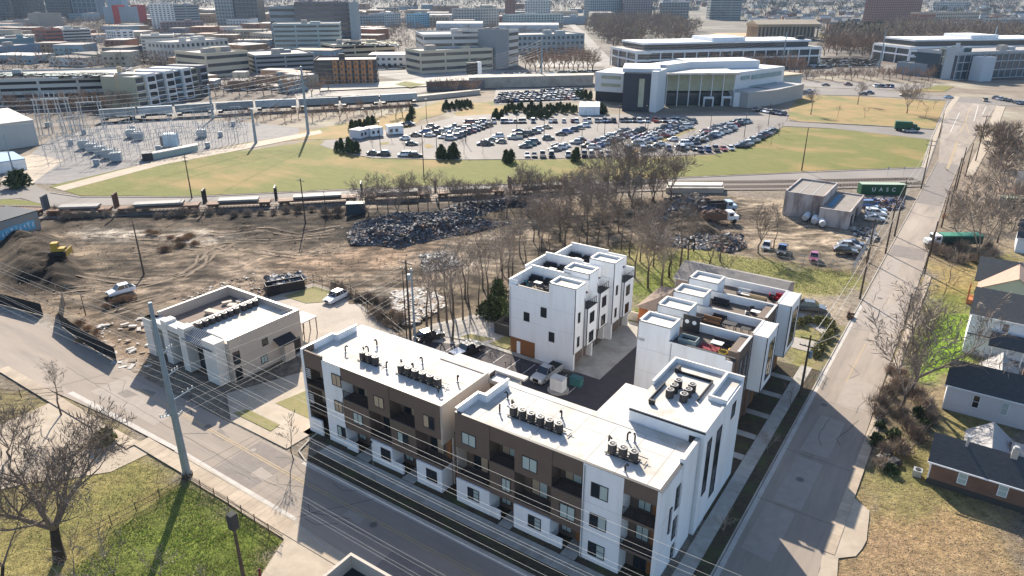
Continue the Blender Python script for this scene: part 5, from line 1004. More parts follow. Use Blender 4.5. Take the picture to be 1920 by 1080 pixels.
shrubs([(1650,800),(1640,830),(1660,850),(1655,875),(1668,885),(1700,800),(1720,780),(1690,780),(1730,800),(1675,820)], LOW + DRY, .55, .85, 'dark tangled bush, %s from the left beside the brown house', 'tangled bushes by the brown house')
shrubs([(1665,740),(1680,725),(1650,760),(1700,730),(1720,745),(1735,765),(1745,790),(1715,820),(1645,780),(1690,850),(1670,700),(1690,705)], DRY, .6, .95, 'dry twiggy bush, %s from the left in the wild yard at the right', 'dry bushes in the wild yard')
shrubs([(1750,470),(1765,478),(1780,485),(1800,492),(1820,488),(1840,495),(1775,462),(1800,470),(1860,480),(1850,465)], DRY, .8, 1.2, 'brown thicket clump, %s from the left behind the green truck', 'thicket behind the green truck')
# --- near vehicles
def C(kind, r, f, color, label, **k):
    a, b = G(*r), G(*f); return car(kind, (a[0] + b[0]) / 2, (a[1] + b[1]) / 2, math.atan2(b[1] - a[1], b[0] - a[0]), color, label, **k)
C('suv', (248, 545), (208, 556), 'white', 'white SUV driving on the bare dirt left of the cream building'); C('suv', (646, 555), (614, 571), 'white', 'white SUV parked at the top of the beige car park'); C('suv', (790, 642), (820, 632), 'black', 'black SUV at the left end of the asphalt bays'); C('pickup', (850, 676), (898, 654), 'black', 'black pickup with a pale bed cover in the asphalt bays')
o = [q for q in bpy.data.objects if q.get('label', '').startswith('black pickup with a pale')][0]; MB().box(-2.7, -.85, 1.12, -.82, .85, 1.2).build('bed_cover', STW, o)
C('pickup', (1046, 692), (1004, 722), 'silver', 'silver pickup beside the white electrical cabinet'); C('suv', (1504, 580), (1538, 584), 'grey', 'dark grey car on the drive behind the far townhouse'); C('sedan', (1488, 573), (1500, 590), 'white', 'white car nose to the wall behind the far townhouse') if False else None
C('hatch', (1441, 454), (1432, 478), 'silver', 'silver hatchback in the salvage yard beside a bare tree'); C('pickup', (1470, 462), (1462, 486), 'black', 'black pickup with a blue roof in the salvage yard', roof='blue'); C('hatch', (1527, 478), (1524, 496), 'magenta', 'magenta compact car alone in the salvage yard'); C('suv', (1562, 473), (1606, 477), 'black', 'black SUV in front of the two silver cars'); C('suv', (1569, 465), (1612, 468), 'silver', 'silver SUV behind the black SUV in the salvage yard'); C('sedan', (1580, 460), (1618, 463), 'dark blue', 'dark car behind the silver SUV in the salvage yard')
C('sedan', (1618, 412), (1660, 415), 'silver', 'silver sedan on the shaded side of the blue-stained building', group=None); C('suv', (1620, 403), (1662, 405), 'white', 'pale SUV just behind the silver sedan'); C('sedan', (1625, 396), (1660, 398), 'pale blue', 'pale blue car third in the row behind the building'); C('van', (1614, 388), (1640, 388), 'blue', 'blue van in the scrap yard by the container')
C('suv', (1262 * 1.0 + 95, 410), (1375, 412), 'white', 'x') if False else None
# --- front street: kerb inlet pole sign, hydrant
def sign(px_, py_, h, c, label, rz=0, w=.5):
    x, y = G(px_, py_); e = empty('road_sign', (x, y, 0), rz, label, 'sign'); MB().tube((0, 0, -.1), (0, 0, h), .04, n=5).build('post', MET, e); MB().box(-w / 2, -.02, h - w, w / 2, .02, h + .1).build('sign_panel', c, e)
sign(700, 874, 3.4, RAIL, 'narrow sign post standing on the pavement before the left block', .6, .3); sign(1730, 522, 2.4, RAIL, 'small dark sign on the right kerb of the side street'); sign(1767, 420, 2.2, mat('orange_sign', (.5, .17, .03), .6), 'round orange sign behind the green truck', 0, .9); sign(1663, 330, 2.6, MET, 'white road sign at the edge of the lawn road, left one'); sign(1693, 330, 2.6, MET, 'white road sign at the edge of the lawn road, right one'); sign(88, 392 - 0, 2.5, MET, 'small sign beside the left road')
x, y = G(488, 1080); e = empty('fire_hydrant', (x, y, 0), 0, 'dark red fire hydrant on the corner pavement', 'hydrant'); MB().tube((0, 0, 0), (0, 0, .75), .14, .12, n=8).build('barrel', mat('hydrant_red', (.15, .02, .03), .5), e); MB().tube((0, 0, .75), (0, 0, .9), .17, .05, n=8).build('cap', mat('hydrant_red', (.15, .02, .03)), e)
# person-like pile on the kerb: brown chair with a pale cushion
x, y = G(1594, 596); e = empty('armchair', (x, y, 0), 1.0, 'discarded brown armchair and boards left on the kerb of the side street', 'chair')
cm = mat('brown_cloth', (.12, .075, .05), .9); MB().box(-.5, -.5, .1, .5, .5, .5).build('seat', cm, e); MB().box(-.5, .3, .5, .5, .5, 1.15).build('backrest', cm, e)
for s in (-1, 1): MB().box(s * .5, -.5, .1, s * .68, .5, .72).build('armrest', cm, e)
MB().face([(-.9, -.4, 1.5), (-.75, -.4, 1.5), (.2, .6, .1), (.05, .6, .1)]).build('board', DECKM, e)
# --- yard objects
x, y = W(-42.0, 73.6); e = empty('electrical_cabinet', (x, y, .05), YAW, 'white electrical cabinet on a round kerbed pad by the silver pickup', 'cabinet')
MB().box(-.95, -.65, .15, .95, .65, 1.95).build('cabinet', STW, e)
for k in range(3): MB().box(-.88 + k * .6, -.69, .3, -.34 + k * .6, -.65, 1.8).build('door', STW, e)
MB().box(-.98, -.7, 1.95, .98, .7, 2.02).build('lid', ROOFW, e); MB().tube((0, 0, -.03), (0, 0, .15), 1.5, n=20).build('pad', CONC, e)
x, y = W(-40.6, 76.2); e = empty('bin', (x, y, .05), YAW, 'teal refuse skip behind the white electrical cabinet', 'bin'); MB().prism([(-.8, -.5), (.8, -.5), (.8, .5), (-.8, .5)], 0, 1.2).build('tub', mat('teal_bin', (.05, .16, .16), .6), e); MB().box(-.85, -.55, 1.2, .85, .55, 1.28).build('lid', mat('teal_lid', (.04, .12, .12), .6), e)
for i, (a, c) in enumerate(((812,640),(832,647),(852,652),(876,665),(900,668),(920,672),(845,655),(948,690),(975,697))):
    x, y = G(a, c); e = empty('bollard_light', (x, y, .1), 0, '%s small dark garden lamp from the left along the car park kerb' % ordn(i), 'lamp', 'garden lamps along the kerb'); MB().tube((0, 0, 0), (0, 0, .8), .035, n=5).build('post', RAIL, e); MB().tube((0, 0, .8), (0, 0, .95), .14, .05, n=7).build('head', RAIL, e)
x, y = W(-57.6, 84.6); e = empty('brick_enclosure', (x, y, 0), YAW, 'dark planter box enclosure beside the nearest white townhouse', 'enclosure'); bm_ = mat('dark_block', (.06, .055, .05), .9)
for q in ((-1.9, -1.5, -1.7, 1.5), (1.7, -1.5, 1.9, 1.5), (-1.7, -1.5, 1.7, -1.3), (-1.7, 1.3, 1.7, 1.5)): MB().box(q[0], q[1], 0, q[2], q[3], 1.9).build('wall', bm_, e)
MB().box(-1.7, -.3, 1.0, 1.7, 1.3, 1.06).build('cover', bm_, e)
# --- roof deck furniture
def table(x, y, z, m, lb, rz=YAW, s=1):
    e = empty('patio_table', (x, y, z), rz, lb, 'table'); e.scale = (s, s, s); MB().box(-.6, -.4, .68, .6, .4, .74).build('table_top', m, e)
    for a in (-.5, .5):
        for b_ in (-.32, .32): MB().box(a - .03, b_ - .03, 0, a + .03, b_ + .03, .68).build('leg', RAIL, e)
def chairp(x, y, z, m, lb, rz=0, w=.6):
    e = empty('patio_chair', (x, y, z), rz, lb, 'chair'); MB().box(-w / 2, -.3, .1, w / 2, .3, .42).build('seat', m, e); MB().box(-w / 2, .22, .42, w / 2, .32, .85).build('backrest', m, e)
    for a in (-w / 2, w / 2): MB().box(a - .04, -.3, 0, a + .04, .3, .6).build('armrest', RAIL, e)
def sofa(x, y, z, m, lb, rz=YAW, w=2.0): chairp(x, y, z, m, lb, rz, w)
CH = mat('charcoal_cushion', (.03, .03, .035), .8); WH = mat('white_cushion', (.65, .64, .62), .8); RED = mat('red_cushion', (.45, .02, .03), .8); TEAL = mat('teal_cushion', (.06, .17, .19), .8); YELF = mat('yellow_float', (.65, .42, .04), .5)
for j, (uw, v0, nm) in enumerate(((-54.0, 79.3, 'nearest'), (-55.1, 85.25, 'middle'), (-54.0, 91.25, 'farthest'))):
    zd = 10.27
    def D(du, dv): return W(uw + du, v0 + dv)
    x, y = D(1.6, 4.9); sofa(x, y, zd, CH, 'charcoal sofa on the roof deck of the %s white townhouse' % nm); x, y = D(3.9, 4.9); sofa(x, y, zd, CH, 'dark loveseat beside the sofa on the %s white townhouse deck' % nm, w=1.5)
    x, y = D(3.0, 3.2); table(x, y, zd, WH, 'white patio table on the roof deck of the %s white townhouse' % nm); x, y = D(1.4, 2.6); chairp(x, y, zd, TEAL if j == 0 else WH, '%s lounge chair on the deck of the %s white townhouse' % ('teal' if j == 0 else 'white', nm), .6); x, y = D(4.9, 2.4); chairp(x, y, zd, CH, 'black armchair at the stair head of the %s white townhouse deck' % nm, 2.0); x, y = D(5.6, 4.2); chairp(x, y, zd, WH, 'pale chair by the rear parapet of the %s white townhouse deck' % nm, -1.0)
ZB = 10.67
x, y = W(-26.6, 79.9); e = empty('screen', (x, y, ZB), YAW, 'tall black outdoor screen with two pale ovals on the nearest side street townhouse', 'screen'); MB().box(-1.0, -.05, 0, 1.2, .05, 2.3).build('panel', TRIM, e)
for a in (-.45, .5): MB().tube((a, -.07, 1.4), (a, -.05, 1.4), .28, n=12).build('oval', STW, e)
x, y = W(-25.6, 76.9); e = empty('hot_tub', (x, y, ZB), YAW, 'grey-green hot tub box on the nearest side street townhouse deck', 'hot tub')
for q in ((-1.1, -.75, -1.0, .75), (1.0, -.75, 1.1, .75), (-1, -.75, 1, -.65), (-1, .65, 1, .75)): MB().box(q[0], q[1], 0, q[2], q[3], .75).build('side_panel', mat('tub_grey', (.25, .30, .30), .6), e)
MB().box(-1, -.65, 0, 1, .65, .3).build('floor', TRIM, e)
x, y = W(-21.9, 78.6); sofa(x, y, ZB, CH, 'large black sofa on the nearest side street townhouse deck', w=2.4); x, y = W(-22.2, 77.3); table(x, y, ZB, WH, 'white table before the black sofa on the nearest side street deck', s=1.2)
for i, (u, v) in enumerate(((-21.2, 76.7), (-20.3, 77.8))):
    x, y = W(u, v); b = MB()
    for k in range(12):
        t0, t1 = k * .5236, (k + 1) * .5236; b.tube((.5 * math.cos(t0), .5 * math.sin(t0), .12), (.5 * math.cos(t1), .5 * math.sin(t1), .12), .12, n=6)
    o = b.build('swim_ring', YELF); o.location = (x, y, ZB + .02); tag(o, ('yellow swim ring lying nearer the front parapet' if i == 0 else 'yellow swim ring lying nearer the black sofa'), 'swim ring')
x, y = W(-23.0, 77.2); o = MB().box(-1.2, -.8, 0, 1.2, .8, .03).build('rug', mat('maroon_rug', (.2, .03, .04), .9)); o.location = (x, y, ZB + .002); o.rotation_euler.z = YAW; tag(o, 'dark red rug on the nearest side street townhouse deck', 'rug')
x, y = W(-25.2, 84.0); sofa(x, y, ZB, mat('wicker', (.26, .13, .06), .8), 'brown wicker sofa on the second side street townhouse deck', w=2.4); x, y = W(-24.6, 85.2); sofa(x, y, ZB, CH, 'black sofa behind the wicker sofa on the second deck', w=1.8); x, y = W(-22.6, 83.2); table(x, y, ZB, CH, 'long low dark table on the second side street townhouse deck', s=1.4); x, y = W(-20.6, 83.4); table(x, y, ZB, CH, 'dark side table near the white bay of the second deck')
x, y = W(-26.2, 90.4); sofa(x, y, ZB, CH, 'charcoal sofa by the rear parapet of the third side street deck', w=2.2)
for i, (u, v, m) in enumerate(((-21.8, 90.2, CH), (-21.9, 88.4, WH), (-20.4, 90.4, CH), (-20.3, 88.2, WH))): x, y = W(u, v); chairp(x, y, ZB, m, '%s patio chair, %s of the dining set on the third side street deck' % ('black' if m == CH else 'white', ['rear left', 'front left', 'rear right', 'front right'][i]), i * 1.3)
x, y = W(-21.1, 89.3); table(x, y, ZB, WH, 'pale dining table on the third side street townhouse deck')
x, y = W(-24.6, 95.6); sofa(x, y, ZB, WH, 'grey and white sofa on the farthest side street townhouse deck', w=1.8); x, y = W(-24.0, 94.4); table(x, y, ZB, WH, 'white table before the sofa on the farthest side street deck'); x, y = W(-19.4, 96.6); sofa(x, y, ZB, RED, 'red sofa in the corner of the farthest side street townhouse deck', w=2.2); x, y = W(-20.9, 96.2); chairp(x, y, ZB, RED, 'bright red chair beside the red sofa', 1.0); x, y = W(-22.8, 94.2); sofa(x, y, ZB, YELF if False else mat('tan_bench', (.5, .36, .2), .8), 'long tan bench along the front parapet of the farthest deck', w=3.4)
# --- dumpster and rubble
x, y = G(535, 545); e = empty('dumpster', (x, y, 0), hdg((500, 548), (572, 535)), 'long black open dumpster full of rubbish behind the cream building', 'dumpster'); DM = mat('black_steel', (.03, .03, .032), .6)
for q in ((-3.4, -1.2, -3.3, 1.2), (3.3, -1.2, 3.4, 1.2), (-3.3, -1.2, 3.3, -1.1), (-3.3, 1.1, 3.3, 1.2)): MB().box(q[0], q[1], 0, q[2], q[3], 1.9).build('side_panel', DM, e)
MB().box(-3.3, -1.1, .1, 3.3, 1.1, .2).build('floor', DM, e)
for k in range(10): MB().box(-3.2 + k * .7, -1.27, .1, -3.1 + k * .7, -1.2, 1.8).build('rib', DM, e)
def rubble(name, px_, n, s0, s1, mats, label, cat, seed, hmax=1.0, flat=1.0, z0=0, H=None, sl=1.0):
    P_ = gpoly(px_); r_ = random.Random(seed); xs = [p[0] for p in P_]; ys = [p[1] for p in P_]; b = MB(); X = []; 
    while len(X) < n:
        A = np.array([[r_.uniform(min(xs), max(xs)), r_.uniform(min(ys), max(ys))] for _ in range(400)]); d = polydist(A[:, 0], A[:, 1], P_)
        X += [(a[0], a[1], -dd) for a, dd in zip(A, d) if dd < 0]
    hn = fbm(np.array([p[0] for p in X[:n]]), np.array([p[1] for p in X[:n]]), 5, 60, 3)
    for (x, y, dd), h_ in zip(X[:n], hn):
        h = min(1, dd / 4) * hmax * (h_ * 1.8) * r_.random() ** .5; s = r_.uniform(s0, s1)
        a = r_.uniform(0, 6.28); t = r_.uniform(-.6, .6) * (flat if flat < 1 else 1); c, q = math.cos(a), math.sin(a); l, w, k = s * sl, s * r_.uniform(.4, .9), s * .25 * (flat)
        M = Matrix.Translation((x, y, z0 + h)) @ Matrix.Rotation(a, 4, 'Z') @ Matrix.Rotation(t, 4, 'X') @ Matrix.Rotation(r_.uniform(-.5, .5) * flat, 4, 'Y'); i0 = len(b.v); mi = r_.randrange(len(mats))
        b.box(-l / 2, -w / 2, -k, l / 2, w / 2, k, mi)
        for j in range(i0, i0 + 8): v = M @ Vector(b.v[j]); b.v[j] = (v.x, v.y, v.z)
    o = b.build(name, mats); return tag(o, label, cat, kind='stuff')
SC1 = mat('scrap_blue_grey', (.165, .17, .185), .7, (.09, .10, .115), 2); SC2 = mat('scrap_dark', (.06, .062, .068), .8); SC3 = mat('scrap_light', (.22, .225, .235), .8); SC4 = mat('scrap_rust', (.16, .09, .06), .8)
rubble('scrap_heap', [(650,440),(668,418),(700,412),(740,400),(800,402),(840,392),(870,388),(905,392),(920,402),(880,412),(960,420),(860,440),(790,458),(745,465),(700,460),(660,458)], 15000, .15, .75, [SC1, SC2, SC1, SC1, SC2, SC4], 'broad heap of blue-grey shredded scrap metal in the middle of the brown lot', 'scrap heap', 3, 2.0)
rubble('scrap_heap', [(820,398),(850,384),(900,380),(960,376),(1010,378),(1020,392),(960,398),(900,402),(860,404)], 7000, .15, .75, [SC1, SC2, SC1, SC2, SC2], 'farther ridge of blue-grey scrap below the railway trees', 'scrap heap', 4, 1.9)
CR = mat('broken_concrete', (.55, .52, .48), .9, (.42, .39, .35), 1.5); CR2 = mat('brown_rubble', (.25, .19, .14), .9)
rubble('rubble', [(735,545),(790,540),(830,555),(835,575),(790,600),(760,610),(735,580)], 900, .3, 1.1, [CR, CR, CR2], 'pile of pale broken concrete slabs beyond the car park fence', 'rubble', 5, .6, .5)
rubble('rubble', [(190,605),(260,592),(300,600),(290,690),(230,690),(160,640)], 60, .3, 1.3, [CR, CR2, CR], 'scattered pale concrete pieces left of the cream building', 'rubble', 6, .2, .3)
rubble('rubble', [(340,560),(480,500),(500,540),(470,560),(350,580)], 260, .15, .6, [CR, CR2, CR2], 'pale stony debris behind the cream building', 'rubble', 7, .3, .5)
rubble('debris', [(500,530),(565,522),(572,535),(540,545),(510,552)], 160, .4, 1.2, [CR, SC2, SC3], 'white and dark rubbish heaped inside the black dumpster', 'rubbish', 8, .4, 1, 1.2)
rubble('scrap_heap', [(1250,380),(1300,372),(1345,385),(1350,402),(1300,420),(1240,415)], 1500, .5, 2.0, [SC2, SC4, CR2, SC1], 'tangled dark scrap and timber at the left of the salvage yard', 'scrap heap', 9, 2.2, 1, 0, None, 1.8)
rubble('scrap_heap', [(1335,445),(1390,442),(1396,465),(1365,475),(1330,465)], 700, .4, 1.2, [SC2, SC1, SC4], 'dark rounded scrap heap behind the long grey roof', 'scrap heap', 10, 1.6)
rubble('scrap_heap', [(1230,440),(1300,430),(1340,445),(1330,470),(1240,460)], 900, .3, 1.1, [CR, SC1, CR2, SC2], 'grey rubble heap with blue sheets left of the dark scrap heap', 'scrap heap', 11, 1.0)
rubble('scrap_heap', [(1600,376),(1690,372),(1692,392),(1650,396),(1610,388)], 900, .4, 1.4, [SC4, SC2, mat('scrap_blue', (.03, .08, .22), .5), SC4, SC3], 'rusty scrap and blue panels beside the green container', 'scrap heap', 12, 1.4)
rubble('debris', [(1590,425),(1640,430),(1650,455),(1610,450)], 260, .3, .9, [CR, CR2, SC2], 'pale debris by the yard gate near the kerb', 'rubble', 13, .5)
rubble('rubble', [(790,480),(850,478),(862,500),(800,512)], 340, .6, 1.9, [SC3, SC2, CR], 'flattened grey sheets and slabs piled in the rubble lot', 'rubble', 14, 1.5, .4)
rubble('stones', [(0,430),(60,425),(640,395),(1000,380),(1000,470),(760,600),(590,550),(290,560),(120,600),(0,560)], 2600, .06, .30, [CR2, CR2, TRK], 'stones and clods strewn over the bare brown lot', 'stones', 15, .0, .8)
rubble('leaf_litter', [(1560,1080),(1600,960),(1680,900),(1920,960),(1920,1080)], 1300, .05, .14, [mat('dead_leaf', (.34, .22, .12), .9), CR2, CR2], 'dead leaves and twigs scattered over the dry lawn at the lower right', 'leaves', 16, .0, .4)
# grass tufts of the two near lawns
def tufts(px_, n, h, m, label, seed, cat='grass'):
    P_ = gpoly(px_); r_ = random.Random(seed); xs = [p[0] for p in P_]; ys = [p[1] for p in P_]; A = np.array([[r_.uniform(min(xs), max(xs)), r_.uniform(min(ys), max(ys))] for _ in range(n)]); d = polydist(A[:, 0], A[:, 1], P_); A = A[d < 0]; nn = fbm(A[:, 0], A[:, 1], 2.0, 70, 3); b = MB()
    for (x, y), q in zip(A, nn):
        hh = h * r_.uniform(.3, 1.3) * (q * 1.8); w = h * r_.uniform(.4, 1.0); a = r_.uniform(0, 3.14); c, s = math.cos(a) * w, math.sin(a) * w; lx, ly = r_.uniform(-.5, .5) * hh, r_.uniform(-.5, .5) * hh
        b.face([(x - c, y - s, 0), (x + c, y + s, 0), (x + lx, y + ly, hh)], r_.randrange(len(m)))
    return tag(b.build('grass', m), label, cat, kind='stuff')
G1 = mat('grass_bright', (.30, .40, .09), .9); G2 = mat('grass_dark', (.20, .27, .06), .9); G3 = mat('grass_dry', (.44, .38, .19), .9)
tufts([(350,895),(530,1005),(480,1090),(240,1100),(120,1080),(240,980)], 26000, .10, [G1, G1, G3, G2, G3], 'tufted bright green grass in the corner lot by the steel pole', 1)
tufts([(0,960),(120,870),(290,845),(350,895),(240,980),(120,1080),(0,1090)], 12000, .08, [G3, G3, G2], 'patchy dry grass under the great bare tree', 2)
tufts([(1750,590),(1815,590),(1800,690),(1720,700)], 7000, .16, [G1, G1, G2], 'bright green lawn grass beside the two-storey house', 3)
tufts([(1590,900),(1740,840),(1920,960),(1920,1080),(1540,1080)], 12000, .06, [G3, G3, mat('grass_brown', (.40, .27, .16), .9), G3, G2], 'thin dry grass of the lower right yard', 4)
tufts([(1180,500),(1290,470),(1420,485),(1610,510),(1590,555),(1300,530),(1190,590)], 12000, .14, [G1, G2, G3, G3], 'rough grass on the slope behind the townhouses', 5)
# ================================================================ MIDDLE DISTANCE
SHD = mat('dark_shingle', (.05, .055, .06), .9, (.085, .09, .095), 1.6, .5, 6, stretch=(1, 6, 1)); SHG = mat('grey_shingle', (.36, .35, .34), .9, (.28, .27, .265), 1.5, .4, 6); SHT = mat('tan_shingle', (.42, .29, .22), .9, (.33, .23, .18), 1.5, .3, 6); SHM = mat('old_grey_roof', (.24, .225, .21), .9, (.17, .155, .145), .8, .4, 6)
def gable(L, u0, u1, v0, v1, ze, zr, along, m, ov=.35, name='roof', wallm=None):
    """pitched roof with thickness; along = 'u' or 'v' ridge direction"""
    L.new(); t = .14
    if along == 'u':
        vm = (v0 + v1) / 2; P = [(u0 - ov, v0 - ov, ze - .1), (u1 + ov, v0 - ov, ze - .1), (u1 + ov, vm, zr), (u0 - ov, vm, zr), (u0 - ov, v1 + ov, ze - .1), (u1 + ov, v1 + ov, ze - .1)]
        L.face([P[0], P[1], P[2], P[3]]).face([P[3], P[2], P[5], P[4]]); dn = [(a, b, c - t) for a, b, c in P]; L.face([dn[3], dn[2], dn[1], dn[0]]).face([dn[4], dn[5], dn[2], dn[3]])
        for q in ((0, 1), (2, 5), (5, 4), (3, 0), (1, 2), (4, 3)): L.face([P[q[0]], dn[q[0]], dn[q[1]], P[q[1]]]); L.face([P[q[1]], dn[q[1]], dn[q[0]], P[q[0]]])
        g = [[(u0, v0, ze - t), (u0, v1, ze - t), (u0, vm, zr - t)], [(u1, v0, ze - t), (u1, vm, zr - t), (u1, v1, ze - t)]]
    else:
        um = (u0 + u1) / 2; P = [(u0 - ov, v0 - ov, ze - .1), (u0 - ov, v1 + ov, ze - .1), (um, v1 + ov, zr), (um, v0 - ov, zr), (u1 + ov, v0 - ov, ze - .1), (u1 + ov, v1 + ov, ze - .1)]
        L.face([P[0], P[3], P[2], P[1]]).face([P[3], P[4], P[5], P[2]]); dn = [(a, b, c - t) for a, b, c in P]; L.face([dn[1], dn[2], dn[3], dn[0]]).face([dn[2], dn[5], dn[4], dn[3]])
        for q in ((0, 1), (1, 2), (2, 5), (5, 4), (4, 3), (3, 0)): L.face([P[q[0]], dn[q[0]], dn[q[1]], P[q[1]]]); L.face([P[q[1]], dn[q[1]], dn[q[0]], P[q[0]]])
        g = [[(u0, v0, ze - t), (um, v0, zr - t), (u1, v0, ze - t)], [(u0, v1, ze - t), (u1, v1, ze - t), (um, v1, zr - t)]]
    r = L.done(name, m)
    if wallm:
        L.new()
        for q in g: L.face(q)
        L.done('gable_end', wallm)
    return r
def house(u0, u1, v0, v1, ze, zr, along, wm, rm, label, wins=(), found=None):
    root = frame('house', (u0 + u1) / 2, (v0 + v1) / 2, label, 'house'); L = Loc(root, (u0 + u1) / 2, (v0 + v1) / 2); L.new().box(u0, v0, 0, u1, v1, ze - .12); L.done('wall', wm); gable(L, u0, u1, v0, v1, ze, zr, along, rm, wallm=wm)
    L.new().box(u0 - .36, v0 - .44, ze - .28, u1 + .36, v0 - .36, ze - .12).box(u0 - .02, v0 - .03, 0, u0 + .1, v0 - .0, ze - .3); L.done('gutter', STW)
    if found: L.new().box(u0 - .05, v0 - .05, 0, u1 + .05, v0, .7); L.done('foundation', found)
    for w in wins: window(L, *w, fr=STW, mull=0, rails=1, gl=BLIND if w[1] % 2 < 1 else GLS)
    return root, L
sid = mat('pale_siding', (.62, .61, .63), .8, (.56, .55, .57), 1, .2, 8, stretch=(.2, .2, 6)); sidb = mat('blue_grey_siding', (.70, .74, .78), .8, (.63, .67, .72), 1, .2, 8, stretch=(.2, .2, 6)); brk = mat('brown_brick', (.21, .125, .09), .9, (.15, .085, .06), 1.2, .4, 9)
root, L = house(2.2, 17, 79.6, 84.4, 3.1, 5.2, 'u', brk, SHD, 'brown brick house with a black shingle roof and two white windows', [('S', 4.9, 5.8, 1.2, 2.6, 79.6), ('S', 8.6, 9.5, 1.2, 2.6, 79.6), ('S', 13, 14, 1.2, 2.6, 79.6), ('W', 81, 82, 1.2, 2.6, 2.2)], mat('dark_block', (.06, .055, .05)))
gable(L, 5.2, 9.4, 82.4, 88.2, 3.1, 5.0, 'v', SHG, name='rear_roof', wallm=brk); L.new().box(5.2, 84.4, 0, 9.4, 88.2, 3.0); L.done('rear_wing', brk); gable(L, 9.6, 17, 84.6, 88.6, 2.9, 4.2, 'u', SHG, name='side_roof'); 
L.new().box(9.0, 81.6, 4.2, 9.6, 82.2, 6.1).box(9.1, 81.7, 6.1, 9.5, 82.1, 6.3); L.done('chimney', CAPM); L.new().tube((5.0, 81.6, 4.6), (5.0, 81.6, 5.9), .13, n=8).tube((5.0, 81.6, 5.9), (5.0, 81.6, 6.1), .22, n=8); L.done('flue', MET)
root, L = house(2.2, 17, 98.0, 103, 3.8, 6.2, 'u', sid, SHD, 'pale grey sided cottage with a dark roof, between the brown brick and blue-grey houses', [('S', 5.2, 6.0, 1.3, 3.1, 98.0), ('S', 8.3, 9.1, 1.3, 3.1, 98.0), ('S', 13, 13.9, 1.3, 3.1, 98.0)])
gable(L, 5.6, 9.4, 101, 106.5, 3.8, 6.0, 'v', SHG, name='rear_roof', wallm=sid); L.new().box(5.6, 103, 0, 9.4, 106.5, 3.6); L.done('rear_wing', sid); L.new().box(9.6, 100.6, 5.2, 10.3, 101.3, 7.4); L.done('chimney', brk); L.new().box(9.55, 100.55, 7.4, 10.35, 101.35, 7.6); L.done('chimney_cap', STW)
root, L = house(3.2, 15, 117.6, 126.5, 6.6, 9.2, 'u', sidb, SHD, 'two-storey blue-grey sided house with a black roof above the bright green lawn', [('S', 4.4, 5.2, 4.6, 6.0, 117.6), ('S', 7.2, 8.1, 4.6, 6.0, 117.6), ('S', 11, 12, 4.6, 6.0, 117.6)])
gable(L, 6.4, 14, 115.4, 118.6, 3.3, 4.6, 'u', SHD, name='porch_roof'); L.new().box(3.16, 117.54, 3.2, 15, 117.6, 3.36); L.done('belt_trim', TRIM)
for k in range(4): L.new().tube((6.6 + k * 1.9, 115.3, 0), (6.6 + k * 1.9, 115.3, 3.2), .09, n=6); L.done('porch_post', STW)
L.new().box(6.2, 115.2, 0, 14, 117.6, .6); L.done('porch_floor', SHG)
root, L = house(3.8, 14, 139.4, 149, 3.2, 6.0, 'v', mat('sage_siding', (.38, .41, .32), .8), SHT, 'green cottage with a tan hipped shingle roof and an orange porch', [('S', 6, 7, 1.2, 2.6, 139.4)])
gable(L, 3.2, 9, 143, 153, 3.4, 6.2, 'u', SHD, name='rear_roof'); L.new().box(2.4, 138.6, .1, 3.8, 141.4, .9); L.done('porch_wall', mat('orange_brick', (.42, .15, .06), .9))
for q in ((2.5, 138.7), (3.6, 138.7), (2.5, 141.2)): L.new().box(q[0] - .12, q[1] - .12, .9, q[0] + .12, q[1] + .12, 2.9); L.done('porch_post', mat('orange_brick', (.42, .15, .06)))
house(9, 22, 175, 184, 3.4, 6.2, 'u', sidb, SHD, 'dark-roofed house half hidden by bare trees at the right edge'); house(10, 20, 262, 275, 5.5, 8, 'v', STW, mat('pale_roof', (.45, .44, .43), .9), 'white house at the right edge beside the wide street', [('S', 12, 13, 1.2, 2.6, 262), ('S', 15, 16, 1.2, 2.6, 262)]); house(8, 22, 228, 238, 3.2, 5.6, 'u', mat('orange_brick', (.42, .15, .06)), SHM, 'low brick house behind the hedged garden at the right edge')
# outdoor unit and junk beside the brown house
x, y = W(1.2, 80.4); e = empty('outdoor_unit', (x, y, 0), YAW, 'small square outdoor cooling unit at the corner of the brown brick house', 'air conditioner'); MB().box(-.45, -.45, .05, .45, .45, .85).build('casing', MET, e); MB().tube((0, 0, .85), (0, 0, .9), .3, n=10).build('fan', TRIM, e)
x, y = G(1667, 868); e = empty('bin', (x, y, 0), .3, 'black rubbish pile under the tangled bushes at the right kerb', 'rubbish pile'); b = MB()
for k in range(9): b.blob((math.cos(k) * .7, math.sin(k * 2) * .8, .3), .6, k + 30, 0, (1, 1, .7))
b.build('bags', TRIM, e)
